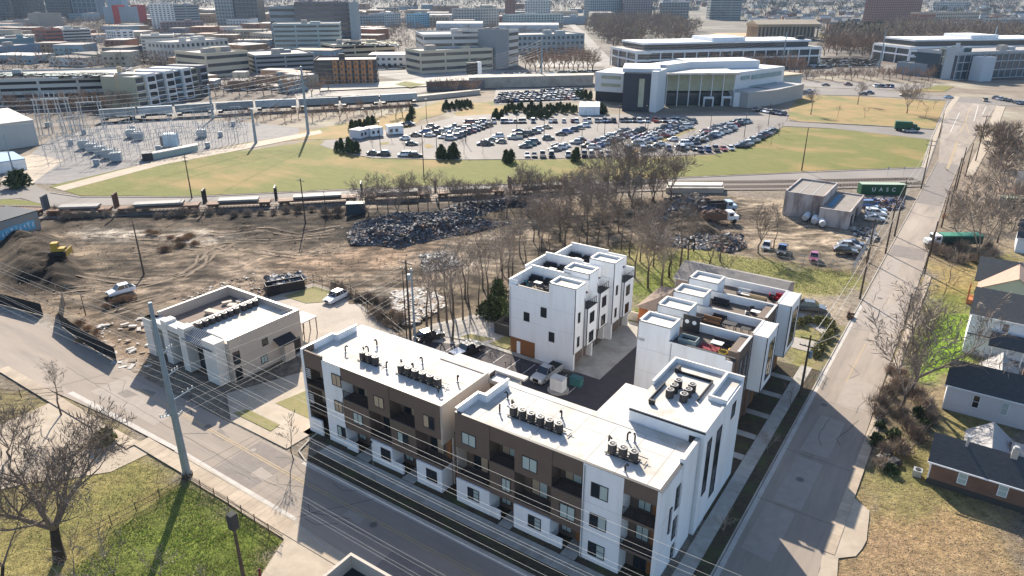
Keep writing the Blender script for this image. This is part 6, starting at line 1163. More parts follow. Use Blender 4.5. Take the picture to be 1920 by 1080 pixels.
# long grey roof and the orange house
root, L = house(-42, -23.5, 115.2, 124.5, 3.0, 4.6, 'u', mat('pink_stucco', (.42, .34, .31), .9), SHM, 'long low building with a weathered grey roof behind the side street townhouses', [('S', -40.3, -39.2, 1.4, 2.2, 115.2), ('S', -37, -36, 1.4, 2.2, 115.2)])
root = frame('house', -39.2, 104, 'orange brick cottage with a brown hipped roof between the two townhouse rows', 'house'); L = Loc(root, -39.2, 104); L.new().box(-42, 99.6, 0, -34.5, 109, 3.0); L.done('wall', mat('orange_brick', (.42, .15, .06)))
L.new(); a = [(-42.5, 99.1, 2.95), (-34, 99.1, 2.95), (-34, 109.5, 2.95), (-42.5, 109.5, 2.95)]; t1, t2 = (-38.2, 103, 5.0), (-38.2, 105.6, 5.0); L.face([a[0], a[1], t1]).face([a[1], a[2], t2, t1]).face([a[2], a[3], t2]).face([a[3], a[0], t1, t2]).face(a[::-1]); L.done('roof', mat('brown_shingle', (.22, .165, .13), .9, (.16, .12, .1), 1.4, .4, 6)); window(L, 'S', -37.2, -36.2, 1.2, 2.3, 99.6, fr=STW)
slab('retaining_wall', [(-44.5, 99.8), (-42.2, 99.8), (-42.2, 100.1), (-44.5, 100.1)], CONC, 0, 1.5)
# salvage building
BLK = mat('stained_block', (.50, .45, .42), .9, (.40, .35, .33), .7, .2, 5, (.22, .17, .15), .35, stretch=(1, 1, .25)); RFG = mat('gravel_roof', (.27, .245, .22), .95, (.21, .19, .17), .6)
root = frame('workshop', -30, 180, 'pale stained block workshop with a stepped flat roof and white tanks along its wall', 'building'); L = Loc(root, -30, 180)
L.new().box(-38.6, 175.2, 0, -29.6, 190, 5.6).box(-38.6, 175.2, 5.6, -38.3, 190, 6.1).box(-29.9, 175.2, 5.6, -29.6, 190, 6.1).box(-38.3, 175.2, 5.6, -29.9, 175.5, 5.9).box(-38.3, 189.7, 5.6, -29.9, 190, 6.1); L.done('tall_wing', BLK); L.new().box(-38.3, 175.5, 5.6, -29.9, 189.7, 5.66); L.done('roof', RFG)
for k in range(2): L.new().box(-35.6 + k * 3, 175.6, 5.66, -35.45 + k * 3, 189.6, 5.72); L.done('roof_seam', CAPM)
L.new().box(-29.6, 171.5, 0, -23.0, 189, 3.8).box(-29.6, 171.5, 3.8, -23.0, 171.8, 4.2).box(-23.3, 171.8, 3.8, -23.0, 189, 4.2).box(-29.6, 188.7, 3.8, -23.3, 189, 4.2); L.done('low_wing', BLK); L.new().box(-29.6, 171.8, 3.8, -23.3, 188.7, 3.85); L.done('roof', RFG); L.new().box(-28.6, 175, 3.85, -27.6, 186, 4.0); L.done('roof_tarp', mat('blue_stain', (.05, .18, .30), .7))
L.new().box(-23.0, 173.5, .1, -22.9, 175.5, 2.8).box(-23.0, 179, .1, -22.9, 182, 3.0); L.done('door', TRIM)
for i, (u, v) in enumerate(((-32.6, 172.9), (-30.4, 171.4), (-28.6, 170.2))):
    x, y = W(u, v + 1); e = empty('storage_tank', (x, y, 0), YAW + R(90 + 8 * i), 'white horizontal tank, %s from the left along the stained workshop wall' % ordn(i), 'tank', 'white tanks by the workshop')
    MB().tube((-1.9, 0, 1.0), (1.6, 0, 1.0), .75, n=14).build('shell', STW, e); MB().tube((-1.98, 0, 1.0), (-1.9, 0, 1.0), .55, .75, n=14).tube((-2.0, 0, 1), (-1.98, 0, 1), .2, n=8, mi=0).build('end_cap', MET, e)
    for q in (-1.2, 1.0): MB().box(q - .12, -.6, 0, q + .12, .6, .45).build('cradle', TRIM, e)
# containers
def container(p, q, col_, label, text=None):
    a = G(*p); c = G(*q); hd = math.atan2(c[1] - a[1], c[0] - a[0]); Ln = min(12.2, math.hypot(c[0] - a[0], c[1] - a[1])); e = empty('shipping_container', (a[0], a[1], 0), hd, label, 'container'); b = MB().box(0, 0, .1, Ln, 2.44, 2.8)
    n = int(Ln / .55)
    for k in range(n): b.box(.15 + k * .55, -.05, .25, .40 + k * .55, 0, 2.65); b.box(.15 + k * .55, 2.44, .25, .40 + k * .55, 2.49, 2.65)
    b.build('body', col_, e); MB().box(0, 0, 2.8, Ln, 2.44, 2.86).build('roof', mat('container_top', (.32, .40, .30), .6), e); MB().box(Ln, .1, .15, Ln + .06, 1.2, 2.7).build('door', col_, e); MB().box(Ln, 1.24, .15, Ln + .06, 2.34, 2.7).build('door', col_, e)
    if text:
        t = bpy.data.curves.new('lettering', 'FONT'); t.body = text; t.size = 1.5; t.extrude = .01; t.space_character = 2.1; t.align_x = 'CENTER'; t.align_y = 'CENTER'; o = bpy.data.objects.new('lettering', t); dg = None; col.objects.link(o); bpy.context.view_layer.update(); me = bpy.data.meshes.new_from_object(o.evaluated_get(bpy.context.evaluated_depsgraph_get())); col.objects.unlink(o); bpy.data.objects.remove(o)
        me.materials.clear(); me.materials.append(STW); w = link('lettering', me, e); w.location = (Ln * .5, -.09, 1.45); w.rotation_euler = (R(90), 0, 0)
    return e
GRN = mat('container_green', (.02, .09, .045), .5); container((1613, 365), (1697, 366), GRN, 'long green shipping container with large white letters beside the road junction', 'UASC'); container((1880, 392), (1945, 394), mat('container_dark', (.02, .05, .045), .5), 'dark teal container at the right edge behind bare trees'); container((650, 404), (684, 403), mat('container_navy', (.03, .05, .07), .5), 'pair of dark blue-black containers at the left end of the scrap heap')
# graffiti shed at the left edge
root = frame('shed', -178, 63, 'low block building covered in white and blue graffiti at the left edge', 'building'); L = Loc(root, -178, 63)
L.new().box(-195, 56, 0, -174.2, 67.5, 4.2) if False else L.new().prism([(-172.0, 52), (-176.5, 68.5), (-186, 66.2), (-182, 50)], 0, 4.3); L.done('wall', mat('painted_block', (.36, .27, .2), .9, (.2, .26, .30), .5, 0)); L.new().prism([(-171.9, 51.8), (-176.5, 68.7), (-186.2, 66.3), (-182, 49.8)], 4.3, 4.5); L.done('roof', TRIM)
r_ = random.Random(8); gm = [mat('graffiti_blue', (.16, .42, .58), .6), mat('graffiti_white', (.72, .76, .78), .6), TRIM]; L.new(); d0 = Vector((-172.0, 52)); d1 = Vector((-176.5, 68.5)); dn = (d1 - d0).normalized(); nm = Vector((dn.y, -dn.x)).normalized() * .04
for k in range(15):
    c = d0.lerp(d1, (k + .8) / 16.5); z = 1.7 + r_.uniform(-.2, .2)
    L.prism([tuple(c - dn * .5), tuple(c + dn * .5), tuple(c + dn * .5 + nm), tuple(c - dn * .5 + nm)], z - 1.1, z + .9, 0)
    for q in range(4):
        a0 = r_.uniform(-.35, .35); p1 = c + dn * a0 + nm; p2 = c + dn * r_.uniform(-.35, .35) + nm; L.tube((p1.x, p1.y, z + r_.uniform(-.7, .6)), (p2.x, p2.y, z + r_.uniform(-.7, .6)), .11, n=4, mi=1)
gg = L.done('graffiti', gm)
# loading dock wall beside the tracks
root = frame('dock', -62, 182, 'pale topped concrete dock and rail platform left of the salvage yard', 'platform'); L = Loc(root, -62, 182); L.new().prism([(-70, 178), (-57, 186.5), (-58.2, 190), (-71, 181.5)], 0, 1.4); L.done('wall', CONC); L.new().prism([(-70.3, 180), (-58, 188), (-58.9, 191.5), (-71.6, 183.5)], 1.4, 1.7); L.done('deck', mat('pale_deck', (.5, .46, .4), .8))
# railway: ballast, rails, flat cars
BALL = mat('ballast', (.21, .18, .155), .95, (.13, .11, .095), 1.5, .5, 8); RAILM = mat('rail_steel', (.20, .14, .11), .5, metal=.4)
RP = [G(-150, 398), G(87, 404), G(218, 400), G(383, 392), G(516, 386), G(676, 377), G(813, 371), G(952, 365), G(1080, 358), G(1250, 352), G(1450, 351), G(1730, 345)]
strip('ballast', [(p[0], p[1]) for p in RP], 6.5, BALL, .16, uv=False, px=False); RP2 = [(p[0] + .5, p[1] + 5.2) for p in RP]; strip('ballast', RP2, 4.5, BALL, .15, uv=False, px=False)
for pts in (RP, RP2):
    for s in (-.72, .72):
        b = MB()
        for a, c in zip(pts, pts[1:]):
            d = Vector((c[0] - a[0], c[1] - a[1])).normalized(); n = Vector((-d.y, d.x)) * s; b.tube((a[0] + n.x, a[1] + n.y, .32), (c[0] + n.x, c[1] + n.y, .32), .07, n=4)
        o = b.build('rail', RAILM); o['kind'] = 'structure'
    b = MB()
    for a, c in zip(pts, pts[1:]):
        A, Cc = Vector((*a, 0)), Vector((*c, 0)); Ld = (Cc - A).length; d = (Cc - A) / Ld; n = Vector((-d.y, d.x, 0))
        for k in range(int(Ld / .9)): q = A + d * k * .9; b.prism([tuple((q + n * 1.3 - d * .12)[:2]), tuple((q + n * 1.3 + d * .12)[:2]), tuple((q - n * 1.3 + d * .12)[:2]), tuple((q - n * 1.3 - d * .12)[:2])], .17, .27, bottom=False)
    o = b.build('sleepers', mat('sleeper', (.09, .07, .055), .9)); o['kind'] = 'stuff'; o['label'] = 'dark wooden sleepers under the railway track below the lawn'; o['category'] = 'sleepers'
PD = mat('pale_load', (.28, .27, .255), .7, (.19, .18, .17), .8); RUSTY = mat('rusty_steel', (.22, .12, .075), .8, (.12, .075, .055), 1.0)
def railcar(p, q, label, load=True, bulk=True, bm=None):
    a = Vector(p); c = Vector(q); d = c - a; Ln = d.length; e = empty('flat_car', (a.x, a.y, .35), math.atan2(d.y, d.x), label, 'rail car', 'flat cars on the railway'); h = Ln * .5
    MB().box(1.0, -1.4, .75, Ln - 1.0, 1.4, 1.15).build('deck', RUSTY, e)
    if load: MB().box(Ln * .22, -1.35, 1.5, Ln * .78, 1.35, 2.0).build('load', PD, e); MB().box(Ln * .24, -1.2, 1.15, Ln * .76, 1.2, 1.5).build('load_base', TRIM, e)
    if bulk: MB().box(.3, -1.5, 1.15, .55, 1.5, 4.7).build('bulkhead', bm or TRIM, e)
    if bulk:
        for k in range(4): MB().box(.55, -1.45 + k * .85, 1.15, .75, -1.3 + k * .85, 4.6).build('brace', bm or TRIM, e)
    for x in (2.4, Ln - 2.4):
        t = MB().box(x - 1.2, -1.0, .35, x + 1.2, 1.0, .75).build('truck', TRIM, e)
        for w in (-.85, .85):
            for s in (-.75, .75): MB().tube((x + w, s - .07, .42), (x + w, s + .07, .42), .42, n=10).build('wheel', RUSTY, t)
for i, (p, q) in enumerate(zip(RP[1:8], RP[2:9])): railcar(p, q, ['leftmost flat car with a blue-grey bulkhead, by the left road bend', 'flat car with a rusty brown bulkhead, second from the left', 'flat car with a long white load, third from the left', 'flat car with a pale load, fourth from the left, near the dark pole', 'flat car just left of the dark blue containers', 'flat car behind the left part of the scrap heap trees', 'rightmost flat car, behind the railway trees'][i], True, True, [SC1, RUSTY, TRIM, TRIM, TRIM, RUSTY, RUSTY][i])
railcar(RP[0], RP[1], 'flat car cut by the left edge of the picture', False, False)
# trucks
def dump_truck(p, q, label, bedc, cabc, load=True):
    a, c = G(*p), G(*q); e = empty('truck', ((a[0] + c[0]) / 2, (a[1] + c[1]) / 2, 0), math.atan2(c[1] - a[1], c[0] - a[0]), label, 'truck'); b = MB().box(-4.2, -1.2, .9, 1.6, 1.2, 1.1).box(-4.2, -1.2, 1.1, 1.6, -1.1, 2.5).box(-4.2, 1.1, 1.1, 1.6, 1.2, 2.5).box(1.5, -1.1, 1.1, 1.6, 1.1, 2.7).box(-4.2, -1.1, 1.1, -4.1, 1.1, 2.3); b.build('bed', bedc, e)
    MB().prism([(1.9, -1.15), (3.4, -1.15), (3.4, 1.15), (1.9, 1.15)], .9, 2.75).build('cab', cabc, e); MB().box(3.4, -1.0, .8, 4.6, 1.0, 1.75).build('hood', cabc, e); MB().box(3.39, -1.0, 1.85, 3.45, 1.0, 2.55).build('windscreen', CGL, e); MB().box(2.2, -1.19, 1.8, 3.1, 1.19, 2.45).build('side_glass', CGL, e); MB().box(-4.2, -.5, .6, 4.5, .5, .9).build('chassis', TRIM, e)
    for x in (-3.2, -2.0, 3.6):
        for s in (-1, 1): MB().tube((x, s * 1.2, .5), (x, s * .85, .5), .5, n=12).build('wheel', TYRE, e)
    if load:
        b = MB(); r_ = random.Random(len(label))
        for k in range(40): b.blob((r_.uniform(-3.9, 1.3), r_.uniform(-.9, .9), 2.1 + r_.uniform(0, .7)), r_.uniform(.3, .6), k, r_.randrange(2), jit=.4)
        b.build('load', [CR2, SC4], e)
    return e
dump_truck((1318, 418), (1374, 416), 'white-cabbed dump truck loaded with earth in the salvage yard', RUSTY, STW); dump_truck((1322, 398), (1368, 396), 'blue-cabbed truck with a dark bed behind the white-cabbed one', TRIM, PM['pale blue'], False)
e = dump_truck((1800, 462), (1747, 462), 'white-cabbed lorry with a long green trailer parked at the right kerb', mat('dark_green', (.02, .05, .04), .6), STW, False); MB().box(-6.8, -1.25, 2.55, 1.6, 1.25, 2.8).build('green_cover', mat('green_cover', (.05, .22, .15), .6), e); MB().box(-6.8, -1.2, .9, -4.2, 1.2, 2.55).build('trailer_tail', mat('dark_green', (.02, .05, .04)), e)
e = dump_truck((1690, 245), (1707, 246), 'dark green box truck on the road between the two lawns', GRN, GRN, False); MB().box(-4.2, -1.25, 2.5, 1.7, 1.25, 3.6).build('box', GRN, e)
x, y = G(118, 498); e = empty('bulldozer', (x, y, 2.4), .2, 'yellow bulldozer working on the dark earth mound', 'bulldozer'); YB = mat('machine_yellow', (.40, .26, .04), .6)
MB().prism([(-1.2, -.7), (1.2, -.7), (1.2, .7), (-1.2, .7)], .5, 1.4).build('body', YB, e); MB().box(-1.1, -.65, 1.4, .1, .65, 2.5).build('cab', YB, e); MB().box(-1.12, -.6, 1.7, .12, .6, 2.2).build('cab_glass', CGL, e); MB().box(1.7, -1.6, 0, 1.85, 1.6, 1.2).build('blade', YB, e)
for s in (-1, 1): MB().box(-1.6, s * .75, 0, 1.5, s * 1.25, .8).build('track', TYRE, e); MB().tube((1.0, s * .9, .4), (1.7, s * .9, .4), .1, n=5).build('push_arm', YB, e)
# silt fence and car park fence
def fence(pts, h, label, m, kind='mesh', uv=False, n_rail=2, sp=2.4, z=0):
    P_ = [W(*p) if uv else G(*p) for p in pts]; e = empty('fence', (P_[0][0], P_[0][1], z), 0, label, 'fence'); ox, oy = P_[0]
    for a, c in zip(P_, P_[1:]):
        Ld = math.hypot(c[0] - a[0], c[1] - a[1]); n = max(1, round(Ld / sp)); dx, dy = (c[0] - a[0]) / n, (c[1] - a[1]) / n
        for k in range(n):
            q = (a[0] - ox + dx * k, a[1] - oy + dy * k); MB().tube((*q, -.1), (*q, h + .06), .05, n=5).build('post', m, e)
            b = MB(); nx, ny = -dy / Ld * n * .015, dx / Ld * n * .015
            if kind == 'solid': lean = random.Random(k).uniform(-.12, .12); b.face([(q[0], q[1], .02), (q[0] + dx, q[1] + dy, .02), (q[0] + dx + lean * ny * 60, q[1] + dy - lean * nx * 60, h), (q[0] + lean * ny * 60, q[1] - lean * nx * 60, h)]); b.build('fabric', m, e); continue
            for r_ in range(n_rail): zz = h * (r_ + .6) / n_rail * .98; b.tube((*q, zz), (q[0] + dx, q[1] + dy, zz), .03, n=4)
            mpk = int(math.hypot(dx, dy) / (.16 if kind == 'picket' else .22))
            if kind == 'picket':
                for j in range(mpk): t = j / mpk; b.tube((q[0] + dx * t, q[1] + dy * t, .05), (q[0] + dx * t, q[1] + dy * t, h), .014, n=3, caps=False)
            else:
                for j in range(mpk):
                    t = j / mpk; t2 = min(1, t + h / math.hypot(dx, dy) * .6); b.tube((q[0] + dx * t, q[1] + dy * t, .05), (q[0] + dx * t2, q[1] + dy * t2, h), .007, n=3, caps=False); b.tube((q[0] + dx * t2, q[1] + dy * t2, .05), (q[0] + dx * t, q[1] + dy * t, h), .007, n=3, caps=False)
            b.build('fence_panel', m, e)
    return e
BLKF = mat('silt_fabric', (.012, .012, .014), .8)
fence([(-20, 565), (82, 592)], 2.2, 'left length of black fabric fence above the road', BLKF, 'solid', sp=3); fence([(122, 572), (116, 612), (160, 645), (220, 680)], 2.4, 'right length of black fabric fence bending round the debris lot', BLKF, 'solid', sp=3)
fence([(-101, 72), (-99.7, 81.2), (-90, 81.4), (-69.6, 73.3)], 1.8, 'dark picket fence round the beige car park', RAIL, 'picket', uv=True); fence([(-71.5, 71), (-67.9, 76.4), (-60.5, 90)], 1.5, 'dark fence with scrub along the worn concrete yard', RAIL, 'picket', uv=True)
fence([(1400, 470), (1430, 480), (1560, 505), (1598, 510), (1640, 440)], 2.2, 'wire fence round the salvage yard', MET, 'mesh', sp=3); fence([(1540, 700), (1530, 722)], 1.1, 'short rail by the hedge', MET)
fence([(352, 903), (430, 950), (532, 1020)], 1.3, 'low wire fence along the pavement of the green lot', POLEW, 'mesh', sp=2.5); fence([(350, 905), (300, 935), (160, 1010)], 1.2, 'wire fence dividing the green lot from the dry grass', POLEW, 'mesh', sp=2.5); fence([(-10, 742), (40, 745), (120, 738)], 1.3, 'old pipe gate beside the road at the left', RAIL, 'mesh', sp=4)
# dark-roofed building cut by the bottom edge
root = frame('building', -35.8, 27.5, 'pale parapet and black roof of a building cut by the bottom edge', 'building'); L = Loc(root, -35.8, 27.5); L.new().box(-36.5, 21, 0, -28, 30.3, 6.7).box(-36.5, 30.05, 6.7, -28, 30.3, 8.0).box(-36.5, 21, 6.7, -36.25, 30.05, 8.0).box(-28.2, 21, 6.7, -28, 30.05, 8); L.done('wall', STC); L.new().box(-36.25, 21, 6.7, -28.2, 30.05, 6.75); L.done('roof', TRIM); coping(L, [(-36.37, 21), (-36.37, 30.18), (-28.1, 30.18)], 8.0, .26, STC)
# substation
r_ = random.Random(2); SUBG = mat('substation_gravel', (.25, .235, .225), .95, (.17, .16, .155), .3, .2, 4); sheet('yard', [(40,345),(20,320),(90,262),(240,222),(470,230),(560,240),(560,252),(460,268),(300,300),(110,345)], SUBG, .05); sheet('track', [(100,352),(300,300),(470,268),(600,244),(605,250),(480,276),(310,308),(120,358)], CONC2, .062); sheet('yard', [(0,345),(20,300),(60,290),(120,300),(60,345)], CONC2, .06)
STE = mat('galvanised_pale', (.30, .33, .35), .6)
for i in range(96):
    a = 90 + (i * 61) % 372; c = 238 + (i * 37) % 79 - (a - 90) * .06; c = min(c, 325 - (a - 90) * .16); c = max(c, 232); x, y = G(a, c); e = empty('switchgear', (x, y, 0), .35, 'grey steel switchgear frame, %s placed in the substation yard' % ordn(i), 'switchgear', 'switchgear frames in the substation'); hh = r_.uniform(3.5, 7)
    MB().tube((-1.6, 0, 0), (-1.6, 0, hh), .08, n=4).build('post', STE, e); MB().tube((1.6, 0, 0), (1.6, 0, hh), .08, n=4).build('post', STE, e); MB().tube((-2.2, 0, hh), (2.2, 0, hh), .09, n=4).build('beam', STE, e)
    for q in (-1.4, 0, 1.4): MB().tube((q, 0, hh), (q, 0, hh + 1.2), .1, n=4).build('insulator', STE, e)
    if i % 8 == 0: MB().box(-.8, -.6, 0, .8, .6, 1.9).build('cabinet', STE, e)
for i, (a, c, h) in enumerate(((100, 252, 13), (118, 250, 13), (176, 240, 10))):
    x, y = G(a, c); e = empty('gantry', (x, y, 0), .3, ['white lattice gantry left in the substation', 'white lattice gantry right behind the left one', 'low white gantry at the back of the substation'][i], 'gantry')
    for q in (-4, -3, 3, 4): MB().tube((q * 1.15, 0, 0), (q, 0, h), .22, n=4).build('leg', STE, e)
    MB().tube((-4.6, 0, h), (4.6, 0, h), .25, n=4).build('beam', STE, e)
    for q in range(5): MB().tube((-3.4 + q * 1.7, 0, h), (-3.4 + q * 1.7, 0, h + 2.2), .14, n=4).build('mast', STE, e)
for i, (a, c) in enumerate(((175, 285), (190, 291), (205, 297), (220, 303), (160, 279), (262, 262), (248, 258), (380, 258))):
    x, y = G(a, c); e = empty('transformer', (x, y, 0), .3, 'pale transformer bank, %s of those standing in the substation' % ordn(i), 'transformer', 'transformer banks'); MB().box(-1.5, -1.3, .3, 1.5, 1.3, 3.0).build('tank', STE, e); MB().box(-1.9, -1, .8, -1.5, 1, 2.6).build('radiator', STE, e)
    for q in (-.8, 0, .8): MB().tube((q, 0, 3.0), (q, 0, 4.4), .16, .08, n=5).build('bushing', STE, e)
x, y = G(323, 275); e = empty('transformer', (x, y, 0), .1, 'big pale blue transformer standing apart at the front of the substation', 'transformer'); MB().box(-2.2, -1.6, .4, 2.2, 1.6, 4.6).build('tank', mat('pale_blue_steel', (.45, .58, .66), .5), e); MB().box(-3.2, -1.4, .6, -2.2, 1.4, 4.0).build('radiator', TRIM, e); MB().box(-2.6, -2, 0, 2.6, 2, .4).build('plinth', CONC, e)
def prismthing(name, label, cat, pts, h, m, rm=None, z=0, parts=()):
    P_ = [G(*p) for p in pts]; ox = sum(p[0] for p in P_) / len(P_); oy = sum(p[1] for p in P_) / len(P_); e = empty(name, (ox, oy, z), 0, label, cat); Q = [(p[0] - ox, p[1] - oy) for p in P_]; MB().prism(Q, 0, h).build('wall', m, e); MB().prism([(p[0] * 1.01, p[1] * 1.01) for p in Q], h, h + .25).build('roof', rm or ROOFW, e); return e
prismthing('barrier', 'long low pale green wall along the front of the substation', 'wall', [(288, 300), (372, 283), (372, 279), (288, 296)], 1.8, mat('pale_green_wall', (.34, .40, .36), .8)); prismthing('container', 'small black container at the left end of the pale green wall', 'container', [(268, 303), (288, 301), (288, 296), (268, 298)], 2.2, TRIM, TRIM)
prismthing('warehouse', 'big white-roofed warehouse at the left edge', 'warehouse', [(-90, 296), (74, 272), (26, 246), (-100, 262)], 8.6, mat('pale_metal_wall', (.40, .42, .42), .7, (.36, .38, .38), .3, stretch=(3, 3, .1)), ROOFW); prismthing('shed', 'low blue-roofed shed in the yard below the warehouse', 'shed', [(-30, 330), (52, 318), (30, 304), (-40, 308)], 3.2, STW, mat('blue_roof', (.25, .38, .5), .6))
x, y = G(35, 350); shrub(LOW, 0, x, y, 3, 'dark tree clump at the left road bend', 'tree', name='evergreen_tree')
# grey hopper train on its embankment
TR = [G(60, 236), G(190, 229), G(330, 220), G(480, 210), G(640, 203), G(785, 194)]
strip('embankment', [(p[0], p[1]) for p in TR], 12, BALL, .05, uv=False, px=False)
tc = [mat('hopper_grey', (.30, .33, .34), .8, (.20, .21, .21), .5), mat('hopper_pale', (.42, .46, .48), .8, (.30, .32, .33), .5)]; k = 0
for a, c in zip(TR[1:], TR[2:]):
    A = Vector(a); Cc = Vector(c); n = max(1, round((Cc - A).length / 17.5))
    for j in range(n):
        p = A.lerp(Cc, j / n); q = A.lerp(Cc, (j + .96) / n); Ln = (q - p).length; e = empty('hopper_car', (p.x, p.y, .6), math.atan2(q.y - p.y, q.x - p.x), 'grey covered hopper car, %s from the left in the freight train' % ordn(k), 'rail car', 'hopper cars of the freight train')
        b = MB(); b.prism([(0.2, -1.5), (Ln - .2, -1.5), (Ln - .2, 1.5), (.2, 1.5)], 1.6, 4.1); b.prism([(.2, -1.1), (Ln - .2, -1.1), (Ln - .2, 1.1), (.2, 1.1)], 4.1, 4.5); b.build('body', tc[k % 3 == 1], e); MB().box(2.5, -1.1, .7, Ln - 2.5, 1.1, 1.6).build('hopper', TRIM, e)
        for x in (1.8, Ln - 1.8): MB().box(x - 1, -1, 0, x + 1, 1, .9).build('truck', TRIM, e)
        k += 1
# little trailers and evergreens round the office car park
for i, (a, c, w, m) in enumerate((((676, 262), (694, 257), 3, sid), ((696, 258), (719, 255), 3, STW), ((729, 254), (757, 252), 4, STW))): 
    A, Cc = G(*a), G(*c); e = empty('site_cabin', (A[0], A[1], 0), math.atan2(Cc[1] - A[1], Cc[0] - A[0]), ['dark-ended grey site cabin, left of the three cabins', 'white site cabin, middle one of the three', 'white site cabin, right one of the three'][i], 'cabin'); Ln = math.hypot(Cc[0] - A[0], Cc[1] - A[1]); MB().box(0, 0, .3, Ln, 5, 3.2).build('wall', m, e); MB().box(-.1, -.1, 3.2, Ln + .1, 5.1, 3.35).build('roof', ROOFW, e)
    for k in range(2): MB().box(.6 + k * 2, -.06, 1.2, 1.6 + k * 2, 0, 2.3).build('window', GLS, e)
e = prismthing('plant_unit', 'white plant unit beside the left wing of the office', 'plant unit', [(1085, 216), (1124, 216), (1124, 206), (1087, 206)], 3.4, STW, STW)
EP = [(632,283),(642,286),(652,288),(662,288),(670,287),(640,276),(655,278),(824,298),(834,299),(845,299),(856,298),(828,292),(850,292),(953,306),(948,303),(958,304),(1076,303),(1081,301)]
shrubs(EP, EVG, .8, 1.1, 'dark evergreen, %s from the left of those round the office car park edge', 'evergreens at the car park edge', 'evergreen_tree', 'tree')
shrubs([(a, 246 - (a - 660) * .25) for a in range(660, 705, 8)] + [(770, 226), (766, 233), (772, 218)], EVG, .8, 1.1, 'dark evergreen, %s from the left by the site cabins', 'evergreens by the cabins', 'evergreen_tree', 'tree')
shrubs([(a, 208 - (a - 830) * .12 - (i % 2) * 5) for i, a in enumerate(range(832, 884, 5))], EVG, .65, 1.0, 'dark evergreen, %s from the left in the clump above the dry bank', 'evergreens above the dry bank', 'evergreen_tree', 'tree')
shrubs([(a, 213 - (i % 3) * 4) for i, a in enumerate(range(948, 1082, 6))] + [(a, 224 - (i % 2) * 3) for i, a in enumerate(range(925, 942, 5))] + [(a, 222 - (i % 2) * 3) for i, a in enumerate(range(990, 1034, 6))], EVG, .65, 1.0, 'dark evergreen, %s from the left in the belt between the two car parks', 'evergreen belt', 'evergreen_tree', 'tree')
shrubs([(1082, 184), (1090, 186), (1098, 185), (1106, 187), (1134, 214), (1128, 213)], EVG, .9, 1.2, 'dark evergreen, %s from the left beside the office left wing', 'evergreens beside the office', 'evergreen_tree', 'tree')
# car park islands, lamps and cars
for q in ([(1175, 285), (1300, 240), (1306, 242), (1185, 290)], [(795, 272), (805, 270), (815, 276), (800, 279)], [(712, 268), (730, 266), (728, 271), (712, 272)]): sheet('planting_island', q, lawn_b, .09)
for i, (a, c) in enumerate(((683, 246), (713, 274), (819, 285), (969, 250), (1020, 262), (1133, 262), (1214, 250), (1330, 258), (1440, 236), (873, 268), (1090, 290), (1395, 258), (1160, 240), (800, 225), (1210, 240))):
    x, y = G(a, c); e = empty('lamp_post', (x, y, 0), i, 'slender lamp post, %s of those in the office car park' % ordn(i), 'lamp post', 'lamp posts in the car park'); MB().tube((0, 0, 0), (0, 0, 8.5), .13, .08, n=5).build('post', TRIM, e); MB().box(-.5, -.2, 8.5, .5, .2, 8.65).build('lamp_head', TRIM, e)
tree_row([(700,287),(735,265),(760,288),(788,290),(830,262),(920,252),(990,262),(1050,282),(1100,296),(1120,246),(1260,262),(1330,285),(1345,256),(1420,262),(1446,272),(1460,255),(1250,286),(1290,270),(870,289),(905,289)], YOUNG, .9, 1.2, 'small leafless tree, %s from the left in the office car park', 'small trees in the car park')
cn = [0]; CC = ['white'] * 6 + ['black'] * 4 + ['grey'] * 4 + ['silver'] * 4 + ['dark blue'] * 3 + ['red', 'maroon', 'beige', 'blue', 'teal', 'black']
FARC = []
def cars(p, q, n, hd, rowname, skip=.1, z=.06, stuff=False):
    r2 = random.Random(int(p[0] + q[0])); a, c = G(*p), G(*q); g = 'cars parked in the ' + rowname; k = 0
    for i in range(n):
        if r2.random() < skip: continue
        t = i / max(1, n - 1); x = a[0] + (c[0] - a[0]) * t + r2.uniform(-.2, .2); y = a[1] + (c[1] - a[1]) * t + r2.uniform(-.2, .2); cl = r2.choice(CC); kd = r2.choice(['sedan', 'suv', 'suv', 'hatch', 'sedan', 'pickup', 'van'])
        if stuff: FARC.append((x, y, z)); continue
        w = {'hatch': 'compact car', 'suv': 'SUV', 'van': 'minivan'}.get(kd, kd); car(kd, x, y, R(hd + (180 if r2.random() < .5 else 0) + r2.uniform(-2, 2)), cl, '%s %s, %s from the left in the %s' % (cl, w, ordn(k), rowname), g, z, near=False); k += 1; cn[0] += 1
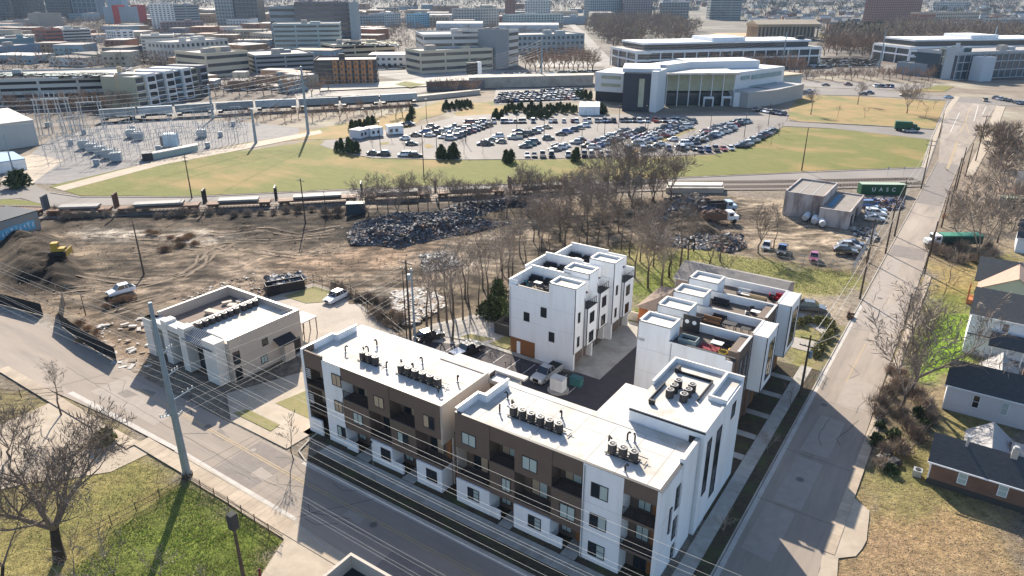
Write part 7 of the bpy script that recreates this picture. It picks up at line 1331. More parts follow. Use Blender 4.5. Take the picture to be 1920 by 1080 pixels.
RA = [((806, 256), (880, 232), 9, 'leftmost diagonal row'), ((700, 290), (780, 294), 5, 'near left edge row'), ((940, 268), (1000, 250), 6, 'left-centre row'), ((760, 262), (815, 244), 4, 'loose far left row'), ((1040, 283), (1090, 266), 6, 'front centre row'), ((832, 259), (903, 233), 9, 'left diagonal row, front'), ((845, 262), (915, 237), 9, 'left diagonal row, back'), ((905, 272), (935, 258), 3, 'short left-centre row'), ((985, 277), (1000, 269), 3, 'front centre cluster'), ((965, 256), (972, 248), 2, 'pair near the centre'), ((1010, 245), (1025, 241), 2, 'pair left of centre'), ((1028, 262), (1095, 238), 7, 'centre row, front'), ((1100, 276), (1175, 246), 10, 'centre-right row, front'), ((1113, 279), (1200, 246), 11, 'centre-right row, back'), ((1192, 262), (1282, 230), 11, 'long row left of the island'), ((1205, 263), (1296, 231), 11, 'long row beside the island'), ((1198, 272), (1288, 240), 10, 'row right of the island, front'), ((1285, 272), (1345, 246), 9, 'right double row, front'), ((1300, 270), (1372, 243), 11, 'right double row, back'), ((1322, 250), (1385, 229), 9, 'upper right row, front'), ((1340, 249), (1398, 230), 9, 'upper right row, back'), ((1390, 276), (1450, 246), 14, 'rightmost row beside the lawn'), ((1215, 282), (1262, 264), 5, 'short row near the front right')]
for p, q, n, nm in RA: cars(p, q, n, 3, nm, .08)
for p, q, n, nm in [((868, 231), (1105, 229), 30, 'far row under evergreens'), ((1118, 229), (1300, 228), 24, 'row shaded by the office'), ((972, 294), (1140, 292), 12, 'front row along the lawn'), ((1310, 284), (1370, 281), 5, 'front right row'), ((1180, 283), (1300, 281), 6, 'front row left of the van')]: cars(p, q, n, 90, nm, .2)
for p, q, n, nm in [((932 + k * 2, 192 - k * 3.4), (1085 + k * 1.5, 186 - k * 4.2), 17, 'dense upper lot, %s line' % ordn(k)) for k in range(5)]: cars(p, q, n, 70, nm, .08)
for i, (kd, a, c, cl, lb) in enumerate((('sedan', 772, 272, 'black', 'black saloon alone at the left of the office car park'), ('suv', 754, 238, 'black', 'black SUV by the cabins'), ('suv', 768, 235, 'dark blue', 'dark blue SUV by the cabins'), ('suv', 810, 240, 'black', 'black SUV at the upper left of the car park'), ('van', 1278, 280, 'white', 'white delivery van at the front right of the car park'), ('suv', 914, 272, 'black', 'black SUV standing alone left of the centre'), ('sedan', 1045, 276, 'black', 'black saloon standing alone at the front centre'), ('sedan', 1517, 172, 'silver', 'silver car on the road right of the office'), ('sedan', 1618, 178, 'black', 'black car, left one of two on the upper right road'), ('suv', 1630, 176, 'dark blue', 'dark SUV close behind the left black car'), ('pickup', 1698, 181, 'black', 'dark pickup on the upper right road'), ('sedan', 1778, 184, 'pale blue', 'pale blue car turning into the wide street'), ('van', 1846, 190, 'beige', 'yellowish van coming down the wide street'), ('sedan', 1708, 248, 'silver', 'pale car behind the green box truck'), ('sedan', 1548, 161, 'black', 'black car on the far upper road'), ('suv', 1590, 160, 'maroon', 'dark red car on the far upper road'))):
    x, y = G(a, c); car(kd, x, y, R(2 if kd != 'van' or a < 1500 else 70), cl, lb, near=False)
cars((1420, 208), (1466, 216), 8, 30, 'row by the office entrance', 0); cars((1640, 163), (1670, 164), 6, 80, 'small lot at the upper right', 0); cars((1868, 186), (1915, 196), 7, 20, 'row at the far right', .1)
# ================================================================ CITY
CITYG = mat('city_lot', (.27, .25, .225), .9, (.16, .145, .13), .05, 0, None, (.36, .33, .30), .015, detail=9)
sheet('city_ground', [(-100,262),(60,262),(240,222),(480,212),(600,205),(780,192),(830,180),(860,165),(1110,170),(1110,140),(1500,145),(1600,140),(1700,150),(1900,150),(2100,150),(2100,95),(1560,85),(1100,75),(1060,20),(500,14),(-200,14),(-300,200)], mat('city_soil', (.135, .105, .085), .95, (.07, .056, .046), .04, .4, .3, (.21, .19, .165), .012, detail=9), -.03)
for q in ([(240,222),(400,212),(600,200),(780,188),(790,178),(600,186),(420,190),(260,196)], [(400,165),(600,160),(600,130),(470,125),(390,145)], [(700,140),(800,160),(870,158),(930,150),(1110,146),(1110,128),(930,132),(800,122),(700,112)], [(540,160),(560,190),(700,188),(800,172),(800,160),(700,160)], [(925,196),(1098,190),(1085,164),(930,166)], [(1000,125),(1150,125),(1150,117),(1000,112)]): sheet('car_park', q, CITYG, .02)
sheet('road', [(1140,135),(1168,135),(1120,85),(1098,62),(1070,40),(1060,40),(1082,62),(1104,90)], ASPF, .05); sheet('road', [(600,172),(800,163),(1110,152),(1110,143),(900,147),(780,152),(600,160)], CONC, .5)
sheet('field', [(1345,62),(1420,62),(1420,78),(1330,80),(1300,72)], mat('orange_field', (.45, .30, .17), .95, (.38, .26, .15), .05), .05); sheet('lawn', [(1530,62),(1640,66),(1640,74),(1540,72)], lawn, .05); sheet('lawn', [(1320,74),(1420,80),(1400,86),(1310,84)], lawn, .06); sheet('verge', [(870,195),(925,190),(925,200),(900,206)], lawn_b, .05); sheet('lawn', [(1700,172),(1760,160),(1790,162),(1770,172)], lawn, .07); sheet('verge', [(740, 160), (760, 154), (800, 160), (770, 166)], lawn, .55)
FBH = []
def wallm(c, key=None):
    k = 'wall_%02d_%02d_%02d' % tuple(int(v * 99) for v in c)
    return mat(k, c, .85, tuple(v * .88 for v in c), .1)
RF2 = mat('flat_roof', (.40, .37, .34), .85, (.26, .24, .225), .06, detail=8); RFD = mat('dark_flat_roof', (.17, .15, .14), .9, (.12, .11, .1), .08); GLF = mat('far_glass', (.03, .04, .05), .15, spec=.7, c2=(.06, .08, .09), scale=.2); GLT = mat('teal_glass', (.22, .36, .37), .3, (.14, .24, .26), .3, spec=.7); GLA = mat('amber_reflection_glass', (.30, .31, .20), .25, (.40, .42, .34), .3, spec=.7); DKO = mat('opening_shade', (.03, .03, .032), .9)  # olive atrium reflection put into the glass colour; black openings stand for deck shade
def zt(x, yb, yt): Y = G(x, yb)[1]; return max(2.5, AT(x, yt, Y)[1])
def fb(label, cat, xl, xr, ybl, ybr, yt, depth, floors, style, c, roof=None, z0=0, name='building', H=None, glass=None, cols=None, rooftop=True, seed=0):
    a, b_ = G(xl, ybl), G(xr, ybr); Wd = math.hypot(b_[0] - a[0], b_[1] - a[1]); hd = math.atan2(b_[1] - a[1], b_[0] - a[0]); Ht = H or zt((xl + xr) / 2, (ybl + ybr) / 2, yt)
    e = empty(name, (a[0], a[1], z0), hd, label, cat); wm = wallm(c) if isinstance(c, tuple) else c; MB().box(0, 0, -1, Wd, depth, Ht).build('wall', wm, e)
    b = MB().box(.6, .6, Ht, Wd - .6, depth - .6, Ht + .1); b.build('roof', roof or RF2, e)
    b = MB().box(0, 0, Ht, Wd, .35, Ht + .9).box(0, depth - .35, Ht, Wd, depth, Ht + .9).box(0, .35, Ht, .35, depth - .35, Ht + .9).box(Wd - .35, .35, Ht, Wd, depth - .35, Ht + .9); b.build('parapet', wm, e)
    r_ = random.Random(seed + int(xl)); fh = Ht / floors; g = glass or GLF; t = .12
    if style in ('bands', 'garage'):
        g2 = DKO if style == 'garage' else g; n = cols or max(1, int(Wd / 16))  # garage bands are black panels standing in for shade inside the decks
        for f in range(floors):
            z = f * fh + fh * .38; h = fh * .42
            for k in range(n):
                m_ = .6; MB().box(k * Wd / n + m_, -t, z, (k + 1) * Wd / n - m_, 0, z + h).build('window_band', g2, e)
            MB().box(-t, 1.5, z, 0, depth - 1.5, z + h).build('window_band', g2, e); MB().box(Wd, 1.5, z, Wd + t, depth - 1.5, z + h).build('window_band', g2, e)
    elif style == 'grid':
        b = MB(); nx = cols or max(2, int(Wd / 4.2))
        for f in range(floors):
            z = f * fh + fh * .3; h = fh * .5
            for k in range(nx): w = Wd / nx; b.box(k * w + w * .25, -t, z, k * w + w * .75, 0, z + h)
            for k in range(max(1, int(depth / 4.5))): q = 1 + k * 4.5; b.box(-t, q, z, 0, q + 2, z + h); b.box(Wd, q, z, Wd + t, q + 2, z + h)
        o = b.build('windows', g, e); o['kind'] = 'stuff'
    elif style == 'glass':
        MB().box(-.1, -.25, .5, Wd + .1, depth, Ht - 1).build('curtain_wall', g, e); b = MB(); nx = max(2, int(Wd / 5))
        for k in range(nx + 1): b.box(k * Wd / nx - .2, -.6, 0, k * Wd / nx + .2, -.25, Ht)
        for f in range(floors + 1): b.box(0, -.5, f * fh - .3, Wd, -.24, f * fh + .3)
        o = b.build('mullions', wm, e); o['kind'] = 'stuff'
    if rooftop:
        for k in range(r_.randint(1, 3)):
            x = r_.uniform(.1, .7) * Wd; y = r_.uniform(.2, .6) * depth; w = min(Wd * .25, r_.uniform(3, 9)); MB().box(x, y, Ht + .1, x + w, y + w * .7, Ht + r_.uniform(1.5, 3.5)).build('roof_unit', wm if r_.random() < .6 else RF2, e)
    FBH.append(Ht); return e, Wd, Ht
LGR = (.52, .51, .48); CRM = (.60, .52, .39); WHT_ = (.74, .73, .70); TAN = (.46, .37, .26); GRY = (.28, .29, .30); BRK = (.28, .14, .10)
B_ = [
 ('long grey parking garage with open decks at the left edge', 'garage', -70, 226, 204, 193, 150, 42, 4, 'garage', LGR), ('tan corner block at the right end of the left parking garage', 'building', 226, 262, 203, 201, 143, 22, 5, 'plain', TAN),
 ('cream office with a curved front and brown roof right of the apartments', 'office', 392, 470, 146, 138, 100, 35, 3, 'bands', CRM), ('long pale office with square windows behind the brown-roofed office', 'office', 325, 432, 118, 108, 78, 30, 3, 'grid', LGR), ('grey parking garage with white deck bands beside the orange brick block', 'garage', 482, 592, 140, 134, 104, 40, 4, 'garage', GRY),
 ('orange brick apartment block with dark wings beside the transmission line', 'apartment building', 592, 708, 158, 156, 115, 26, 4, 'bands', (.10, .085, .08)), ('teal and grey banded hospital block in front of the dark tower group', 'hospital', 518, 642, 108, 106, 46, 32, 7, 'bands', (.36, .42, .42)), ('dark brown-topped medical tower behind the teal block', 'hospital', 560, 664, 86, 84, 6, 35, 9, 'bands', (.20, .17, .18)), ('grey terraced wing left of the brown-topped tower', 'hospital', 512, 562, 84, 84, 14, 35, 6, 'bands', (.30, .33, .36)), ('tall plain grey lift tower at the right of the medical group', 'tower', 660, 674, 86, 86, 6, 12, 8, 'plain', (.32, .35, .36)),
 ('white block with small square windows left of the banded office', 'building', 222, 256, 90, 88, 59, 20, 6, 'grid', WHT_), ('grey banded office right of the white block', 'office', 270, 332, 106, 104, 68, 30, 6, 'bands', LGR), ('grey parking garage in two halves in front of the downtown towers', 'garage', 124, 176, 90, 88, 56, 30, 6, 'garage', LGR), ('red and cream building beside the two-part garage', 'building', 92, 123, 92, 90, 57, 20, 5, 'bands', (.36, .15, .11)), ('low teal hall with a white roof edge at the far left', 'hall', -20, 68, 96, 92, 74, 50, 2, 'plain', (.18, .27, .30)), ('long low blue-roofed hall in front of the teal hall', 'hall', -30, 78, 110, 100, 88, 24, 1, 'plain', (.20, .26, .33)),
 ('white tower with dark round windows', 'tower', 288, 332, 55, 54, 8, 22, 12, 'grid', WHT_), ('grey banded tower right of the white dotted tower', 'tower', 330, 378, 54, 52, 10, 24, 9, 'bands', (.36, .37, .37)), ('low brick block at the foot of the banded tower', 'building', 306, 384, 62, 60, 42, 25, 4, 'grid', (.26, .20, .19)), ('red cornered grey tower', 'tower', 217, 264, 52, 50, 14, 25, 9, 'plain', (.27, .33, .37)),
 ('dark blue glass tower at the far left of the skyline', 'tower', 30, 90, 42, 40, -60, 35, 16, 'glass', (.10, .14, .18)), ('blue glass tower beside the construction frame', 'tower', 92, 138, 36, 36, -55, 30, 16, 'glass', (.16, .24, .30)), ('pale blue slab tower on the left skyline', 'tower', 205, 233, 30, 30, -50, 25, 16, 'plain', (.30, .38, .45)), ('dark tower at the extreme left edge of the skyline', 'tower', -20, 28, 46, 44, -30, 30, 14, 'glass', (.14, .17, .21)),
 ('tan tower with pale vertical balconies in the middle of the skyline', 'tower', 408, 442, 48, 48, -30, 25, 12, 'grid', (.34, .35, .34)), ('grey glass tower right of the balconied tower', 'tower', 445, 488, 48, 48, -40, 30, 12, 'glass', (.24, .28, .30)), ('tan church-like block before the blue glass towers', 'building', 78, 122, 58, 56, 26, 25, 4, 'plain', (.32, .30, .27)), ('long tan convention hall left of the construction frame', 'hall', 28, 78, 54, 54, 38, 30, 3, 'plain', (.30, .28, .27)),
 ('cream parking garage crowded with cars left of the big white office', 'garage', 628, 742, 116, 110, 84, 30, 3, 'garage', CRM), ('big white five-storey office with dark window slots', 'office', 796, 958, 128, 124, 66, 45, 5, 'bands', (.58, .55, .52)), ('dark grey stair block in the middle of the white office', 'office', 930, 954, 130, 128, 58, 20, 6, 'plain', GRY), ('cream banded office with a glass slot in front of the white office', 'office', 790, 924, 138, 130, 95, 26, 3, 'bands', CRM), ('white right wing of the big office', 'office', 954, 972, 126, 122, 58, 40, 5, 'bands', LGR),
 ('grey low building right of the white office, behind the bare trees', 'building', 970, 1095, 100, 96, 66, 35, 3, 'grid', (.33, .36, .37)), ('white hospital block with a green tinge under the pale tower', 'hospital', 955, 1056, 52, 50, 28, 28, 5, 'grid', (.50, .54, .50)), ('pale slab tower standing above the white-green hospital', 'tower', 984, 1032, 40, 40, 2, 20, 8, 'grid', (.52, .54, .53)), ('dark red brick tower left of the pale slab tower', 'tower', 947, 966, 46, 46, -14, 16, 12, 'grid', (.22, .11, .10)), ('cream dormitory block with many bays', 'building', 860, 936, 50, 48, 17, 22, 6, 'grid', (.46, .43, .40)), ('small blue glass block left of the dormitory', 'office', 783, 806, 52, 50, 27, 18, 6, 'grid', (.30, .48, .58)), ('white and grey office left of the small blue block', 'office', 722, 752, 50, 48, 26, 22, 5, 'grid', (.46, .47, .47)), ('grey office right of the medical tower group', 'office', 676, 722, 52, 50, 30, 22, 4, 'grid', (.33, .35, .36)), ('low tan hall behind the small blue block', 'hall', 806, 840, 50, 50, 33, 22, 3, 'grid', TAN),
 ('wide grey slab block behind the park trees', 'tower', 1106, 1166, 34, 33, -8, 25, 9, 'grid', (.30, .34, .36)), ('brown slab block right of the wide grey slab', 'tower', 1168, 1222, 34, 34, -2, 25, 8, 'grid', (.30, .24, .24)), ('white and blue glass block above the park trees', 'office', 1240, 1290, 36, 36, 4, 22, 6, 'glass', (.48, .52, .55)), ('dim grey-green tower behind the hall with columns', 'tower', 1330, 1388, 36, 36, -6, 25, 9, 'bands', (.26, .30, .31)), ('tall red brick tower with rows of balconies right of the hall with columns', 'tower', 1640, 1722, 44, 42, -16, 25, 13, 'grid', (.28, .15, .12)), ('cream apartments behind trees right of the brick tower', 'apartment building', 1725, 1832, 50, 48, 24, 22, 4, 'grid', (.48, .42, .34)), ('pale stepped block above the cream apartments', 'building', 1748, 1815, 26, 26, 4, 20, 5, 'grid', (.45, .46, .46)), ('low brick block left of the cream apartments', 'building', 1722, 1750, 52, 51, 27, 16, 4, 'grid', (.36, .20, .14)), ('pale office above the seam of the park at far right', 'office', 1868, 1925, 60, 58, 36, 20, 4, 'grid', (.42, .42, .40)), ('grey low warehouse at the top centre', 'warehouse', 1050, 1100, 46, 44, 32, 30, 2, 'plain', (.38, .41, .42)),
]
for t in B_: fb(t[0], t[1], *t[2:])
# construction frame tower
a = G(142, 36); e = empty('tower', (a[0], a[1], 0), 0, 'open concrete frame of a tower with pale bracing, under construction', 'tower'); b = MB(); Wd = G(186, 36)[0] - a[0]
for k in range(6): b.box(k * Wd / 5 - .8, -1, 0, k * Wd / 5 + .8, 0, 120)
for f in range(14): b.box(0, -1, f * 9, Wd, 0, f * 9 + 1.4)
b.build('frame', STE, e); MB().box(0, 1, 0, Wd, 30, 118).build('core', wallm((.16, .20, .24)), e)
for x0, x1, y0, w in ((217, 224, 52, (.42, .08, .07)), (252, 263, 50, (.35, .07, .07))): fb('red vertical fin wall, %s one, on the grey tower' % ('left' if x0 < 230 else 'right'), 'tower wall', x0, x1, y0, y0, 11, 26, 1, 'plain', w, rooftop=False, name='tower_wing')
# orange bays of the brick block
a, c = G(626, 157), G(705, 156); e = empty('building_bays', (a[0], a[1] - 1.5, 0), math.atan2(c[1] - a[1], c[0] - a[0]), 'orange brick bays along the front of the dark apartment block', 'brick bays'); Ht = zt(665, 157, 114); Wd = c[0] - a[0]
for k in range(6): MB().box(k * Wd / 6 + .5, 0, 0, (k + 1) * Wd / 6 - .8, 1.4, Ht).build('bay', wallm((.48, .22, .10)), e)
b = MB()
for k in range(12):
    for f in range(4): b.box(k * Wd / 12 + 1.1, -.08, f * Ht / 4 + 1, k * Wd / 12 + 2.1, 0, f * Ht / 4 + 2.4)
b.build('windows', GLF, e)['kind'] = 'stuff'
# striped apartments right of the garage
a, c = G(262, 204), G(392, 176); hd = math.atan2(c[1] - a[1], c[0] - a[0]); Wd = math.hypot(c[0] - a[0], c[1] - a[1]); e = empty('apartment_building', (a[0], a[1], 0), hd, 'white, grey and blue panelled apartment block facing the railway', 'apartment building'); Ht = zt(262, 204, 146)
cs = [(.40, .38, .28), (.64, .64, .64), (.18, .20, .23), (.64, .64, .64), (.16, .27, .36), (.64, .64, .64), (.40, .37, .24), (.2, .2, .22)]; x = 0
for k, cc in enumerate(cs):
    w = Wd / 8; d = 1.2 if k % 2 else 0; MB().box(x, -d, -1, x + w, 18, Ht + (1 if k % 2 else 0)).build('wall', wallm(cc), e)
    for f in range(4): MB().box(x + w * .14, -d - .15, f * Ht / 4 + .8, x + w * .86, -d, f * Ht / 4 + 3.0).build('balcony_opening', DKO if k % 2 else GLF, e); MB().box(x + w * .1, -d - .3, f * Ht / 4 + .5, x + w * .9, -d - .15, f * Ht / 4 + .8).build('balcony_edge', STW, e)  # black panels stand for shade in the recesses, alternating with glass
    x += w
MB().box(0, .5, Ht + .02, Wd, 17.5, Ht + .3).build('roof', ROOFW, e)
# arched halls
for i, (x0, x1, yb, yt, lb) in enumerate(((818, 905, 62, 47, 'left barrel-roofed white hall behind the big office'), (935, 1048, 66, 46, 'right barrel-roofed white hall, the larger of the two'))):
    a = G(x0, yb); c = G(x1, yb); Wd = c[0] - a[0]; e = empty('hall', (a[0], a[1], 0), 0, lb, 'hall'); MB().box(0, 0, 0, Wd, 30, 6).build('wall', wallm((.45, .46, .46)), e); b = MB()
    for k in range(8): t0, t1 = math.pi * k / 8, math.pi * (k + 1) / 8; b.quad((0, 15 - 15 * math.cos(t0), 6 + 7 * math.sin(t0)), (Wd, 15 - 15 * math.cos(t0), 6 + 7 * math.sin(t0)), (Wd, 15 - 15 * math.cos(t1), 6 + 7 * math.sin(t1)), (0, 15 - 15 * math.cos(t1), 6 + 7 * math.sin(t1)))
    b.face([(0, 15 - 15 * math.cos(math.pi * k / 8), 6 + 7 * math.sin(math.pi * k / 8)) for k in range(9)]); b.face([(Wd, 15 - 15 * math.cos(math.pi * k / 8), 6 + 7 * math.sin(math.pi * k / 8)) for k in range(9)][::-1]); b.build('barrel_roof', ROOFW, e)
# long white offices with dark glass
def frame_office(label, xl, xr, ybl, ybr, ytop, ncol, depth, upper=True):
    a, c = G(xl, ybl), G(xr, ybr); hd = math.atan2(c[1] - a[1], c[0] - a[0]); Wd = math.hypot(c[0] - a[0], c[1] - a[1]); e = empty('office_building', (a[0], a[1], 0), hd, label, 'office'); Ht = zt(xl, ybl, ytop); f1, f2 = Ht * .48, Ht * .56
    MB().box(1, 1, 0, Wd - 1, depth - 1, Ht - .8).build('curtain_wall', GLF, e); MB().box(0, 0, f1, Wd, depth, f2).build('floor_band', STW, e); MB().box(0, 0, Ht - 1.6, Wd, depth, Ht).build('roof_band', STW, e); MB().box(.6, .6, Ht, Wd - .6, depth - .6, Ht + .1).build('roof', RF2, e)
    for k in range(ncol + 1):
        x = k * (Wd - .7) / ncol; MB().box(x, 0, 0, x + .7, .7, f1).build('column', STW, e); MB().box(x, 0, f2, x + .7, .7, Ht - 1.6).build('column', STW, e)
    for k in range(4): y = .7 + k * (depth - .7) / 3.001; [MB().box(0, y, 0, .7, y + .6, f1).build('column', STW, e), MB().box(0, y, f2, .7, y + .6, Ht - 1.6).build('column', STW, e)] if k else None
    if upper: MB().box(Wd * .06, 6, Ht + .1, Wd * .95, depth - 3, Ht + 3.4).build('top_storey', GLF, e); MB().box(Wd * .05, 5, Ht + 3.4, Wd * .96, depth - 2, Ht + 4.6).build('top_roof', STW, e); MB().box(Wd * .42, 8, Ht + 4.6, Wd * .6, depth - 6, Ht + 7).build('plant_room', STW, e); MB().box(Wd * .9, 9, Ht + 4.6, Wd * .94, 12, Ht + 7).build('roof_unit', TRIM, e)
    return e
frame_office('very long low white office with dark glass and columns above the dark-walled office', 1190, 1536, 133, 122, 96, 16, 42); e = frame_office('white end block of the very long office, turned to the left', 1166, 1192, 124, 133, 90, 3, 10, False)
frame_office('long low white office with dark glass at the upper right', 1700, 1990, 121, 116, 88, 13, 42); frame_office('white end wing of the upper right office', 1652, 1702, 110, 121, 84, 4, 10, False)
fb('glass-fronted grey office at the right edge', 'office', 1786, 1990, 150, 140, 104, 30, 3, 'glass', (.40, .42, .44), H=15, glass=mat('blue_dark_glass', (.05, .075, .10), .2, spec=.7), name='office_building'); fb('blank grey stair block left of the glass-fronted office', 'office', 1762, 1790, 148, 150, 92, 18, 3, 'plain', (.42, .46, .50), name='office_building'); fb('dark glass corner tower of the right office', 'office', 1752, 1764, 145, 148, 92, 14, 4, 'glass', (.08, .12, .13), name='office_building'); fb('pale solid panel projecting from the glass-fronted office', 'office', 1836, 1858, 153, 152, 110, 8, 1, 'plain', (.45, .50, .56), name='office_wing', rooftop=False); fb('low grey footbridge wing with a white roof edge at the upper right', 'bridge', 1678, 1764, 138, 146, 122, 12, 1, 'plain', (.26, .30, .33), rooftop=False, name='office_wing')
# the office with the dark wall
o0 = G(1163, 205); HQ = empty('office_building', (o0[0], o0[1], 0), 0, 'white modern office with a dark slate wall and a glazed atrium beyond the car park', 'office')
def seg(nm, xl, xr, ybl, ybr, h, depth, m, z0=0, parent=HQ, off=0):
    a, c = G(xl, ybl), G(xr, ybr); d = Vector((c[0] - a[0], c[1] - a[1])).normalized(); n = Vector((-d.y, d.x)); P_ = [Vector(a) - n * off, Vector(c) - n * off, Vector(c) + n * depth, Vector(a) + n * depth]; return MB().prism([(p.x - o0[0], p.y - o0[1]) for p in P_], z0, h).build(nm, m, parent)
SLT = mat('slate_wall', (.055, .058, .072), .7, (.045, .048, .06), .4); WHP = mat('white_panel', (.66, .67, .68), .6, (.60, .61, .62), .15)
seg('left_wing', 1114, 1166, 188, 192, 13.5, 24, WHP, 4.5); seg('left_base', 1116, 1166, 188, 192, 4.5, 20, TRIM); 
for z in (7.0, 10.6): seg('window_band', 1126, 1162, 189, 191.6, z + 1.5, 0, GLA, z, off=.25)
seg('slate_wall', 1166, 1228, 208, 210, 16.5, 26, SLT); seg('window_slot', 1195, 1205, 208.9, 209.3, 14.2, 0, GLA, 2, off=.3); seg('roof_block', 1163, 1232, 206, 208, 18.2, 24, WHP, 16.5)
seg('white_wedge', 1229, 1245, 211, 202, 17.5, 3, WHP); seg('atrium_core', 1245, 1374, 195, 196, 13.5, 30, SLT); seg('canopy', 1236, 1380, 201, 200, 15.2, 34, ROOFW, 14.4)
for k in range(6): seg('atrium_pane', 1248 + k * 21, 1267 + k * 21, 197, 197, 14.2, .2, GLA, 6.6, off=.1)  # panes carry the reflected olive tone in their colour
for k in range(6): seg('entrance_glass', 1248 + k * 21, 1267 + k * 21, 197, 197, 5.6, .2, GLF, .2, off=.1)
for k in range(7): seg('column', 1246.5 + k * 21, 1248 + k * 21, 199, 199, 14.4, .5, WHP)
seg('door_surround', 1318, 1337, 200, 200, 4.5, 1.0, WHP); seg('door_surround', 1353, 1371, 199, 199, 4.5, 1.0, WHP); seg('door', 1321, 1334, 200.3, 200.3, 3.6, .1, GLF, .2, off=.3); seg('door', 1356, 1368, 199.3, 199.3, 3.6, .1, GLF, .2, off=.3)
seg('right_wing', 1374, 1464, 196, 180, 14.6, 24, WHP); seg('window_band', 1384, 1399, 194.5, 192, 12.6, 0, GLT, 11, off=.25); seg('window_band', 1404, 1458, 191, 181.4, 12.6, 0, GLT, 10.6, off=.25); seg('window_band', 1384, 1399, 194.5, 192, 6.9, 0, GLF, 5.6, off=.25); seg('window_band', 1402, 1452, 191.3, 182.4, 7.6, 0, GLT, 5.6, off=.25)
seg('curved_wing', 1374, 1400, 200, 201, 6.5, 8, WHP); seg('curved_wing', 1400, 1452, 203, 197, 7, 12, wallm((.42, .40, .38))); seg('curved_wing', 1452, 1504, 197, 184, 7, 16, wallm((.42, .40, .38))); seg('penthouse', 1290, 1416, 188, 184, 18.2, 18, WHP, 14.7); seg('penthouse_front', 1244, 1290, 197, 188, 18.2, 10, WHP, 15.2); seg('rear_block', 1460, 1500, 172, 168, 8, 18, wallm((.42, .46, .46)), 0); seg('rear_roof', 1458, 1502, 173, 169, 8.6, 20, wallm(TAN), 8)
# billboard, overpass
x, y = G(886, 150); e = empty('billboard', (x, y, 0), .3, 'dark backed billboard with a white edge panel beside the freeway', 'billboard'); MB().tube((0, 0, 0), (0, 0, 5), .4, n=6).build('post', TRIM, e); MB().box(-3.6, -.5, 3.5, 3.2, .3, 10).build('panel', TRIM, e); MB().box(3.2, -.5, 3.3, 5.6, 2.5, 10.3).build('side_panel', STW, e)
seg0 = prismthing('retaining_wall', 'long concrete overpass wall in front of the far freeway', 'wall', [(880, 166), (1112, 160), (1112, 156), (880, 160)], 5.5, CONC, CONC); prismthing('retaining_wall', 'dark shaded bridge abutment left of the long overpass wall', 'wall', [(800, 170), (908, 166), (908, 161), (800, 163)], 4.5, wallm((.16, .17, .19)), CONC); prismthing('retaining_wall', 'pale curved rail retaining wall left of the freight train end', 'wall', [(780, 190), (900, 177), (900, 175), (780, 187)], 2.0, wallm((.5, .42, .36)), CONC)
# columned hall
a = G(1417, 74); c = G(1537, 73); e = empty('columned_hall', (a[0], a[1], 0), math.atan2(c[1] - a[1], c[0] - a[0]), 'tan stone hall with rows of columns and a low pitched roof in the park', 'hall'); Wd = c[0] - a[0]; ST = wallm((.42, .32, .22)); MB().box(0, 0, 0, Wd, 30, 1.8).build('steps', ST, e); MB().box(5, 4, 1.8, Wd - 5, 26, 12.5).build('inner_wall', wallm((.20, .17, .15)), e); MB().box(.6, .6, 12.5, Wd - .6, 29.4, 15.2).build('entablature', ST, e)
for k in range(17): MB().tube((2 + k * (Wd - 4) / 16, 2, 1.8), (2 + k * (Wd - 4) / 16, 2, 12.5), 1.0, .8, n=7).build('column', ST, e)
for k in range(1, 7): MB().tube((2, 2 + k * 4.3, 1.8), (2, 2 + k * 4.3, 12.5), 1.0, .8, n=7).build('column', ST, e)
b = MB().face([(0, 0, 15.2), (Wd, 0, 15.2), (Wd, 15, 19.5), (0, 15, 19.5)]).face([(0, 15, 19.5), (Wd, 15, 19.5), (Wd, 30, 15.2), (0, 30, 15.2)]).face([(0, 0, 15.2), (0, 15, 19.5), (0, 30, 15.2)]).face([(Wd, 0, 15.2), (Wd, 30, 15.2), (Wd, 15, 19.5)]); b.build('roof', wallm((.40, .33, .24)), e)
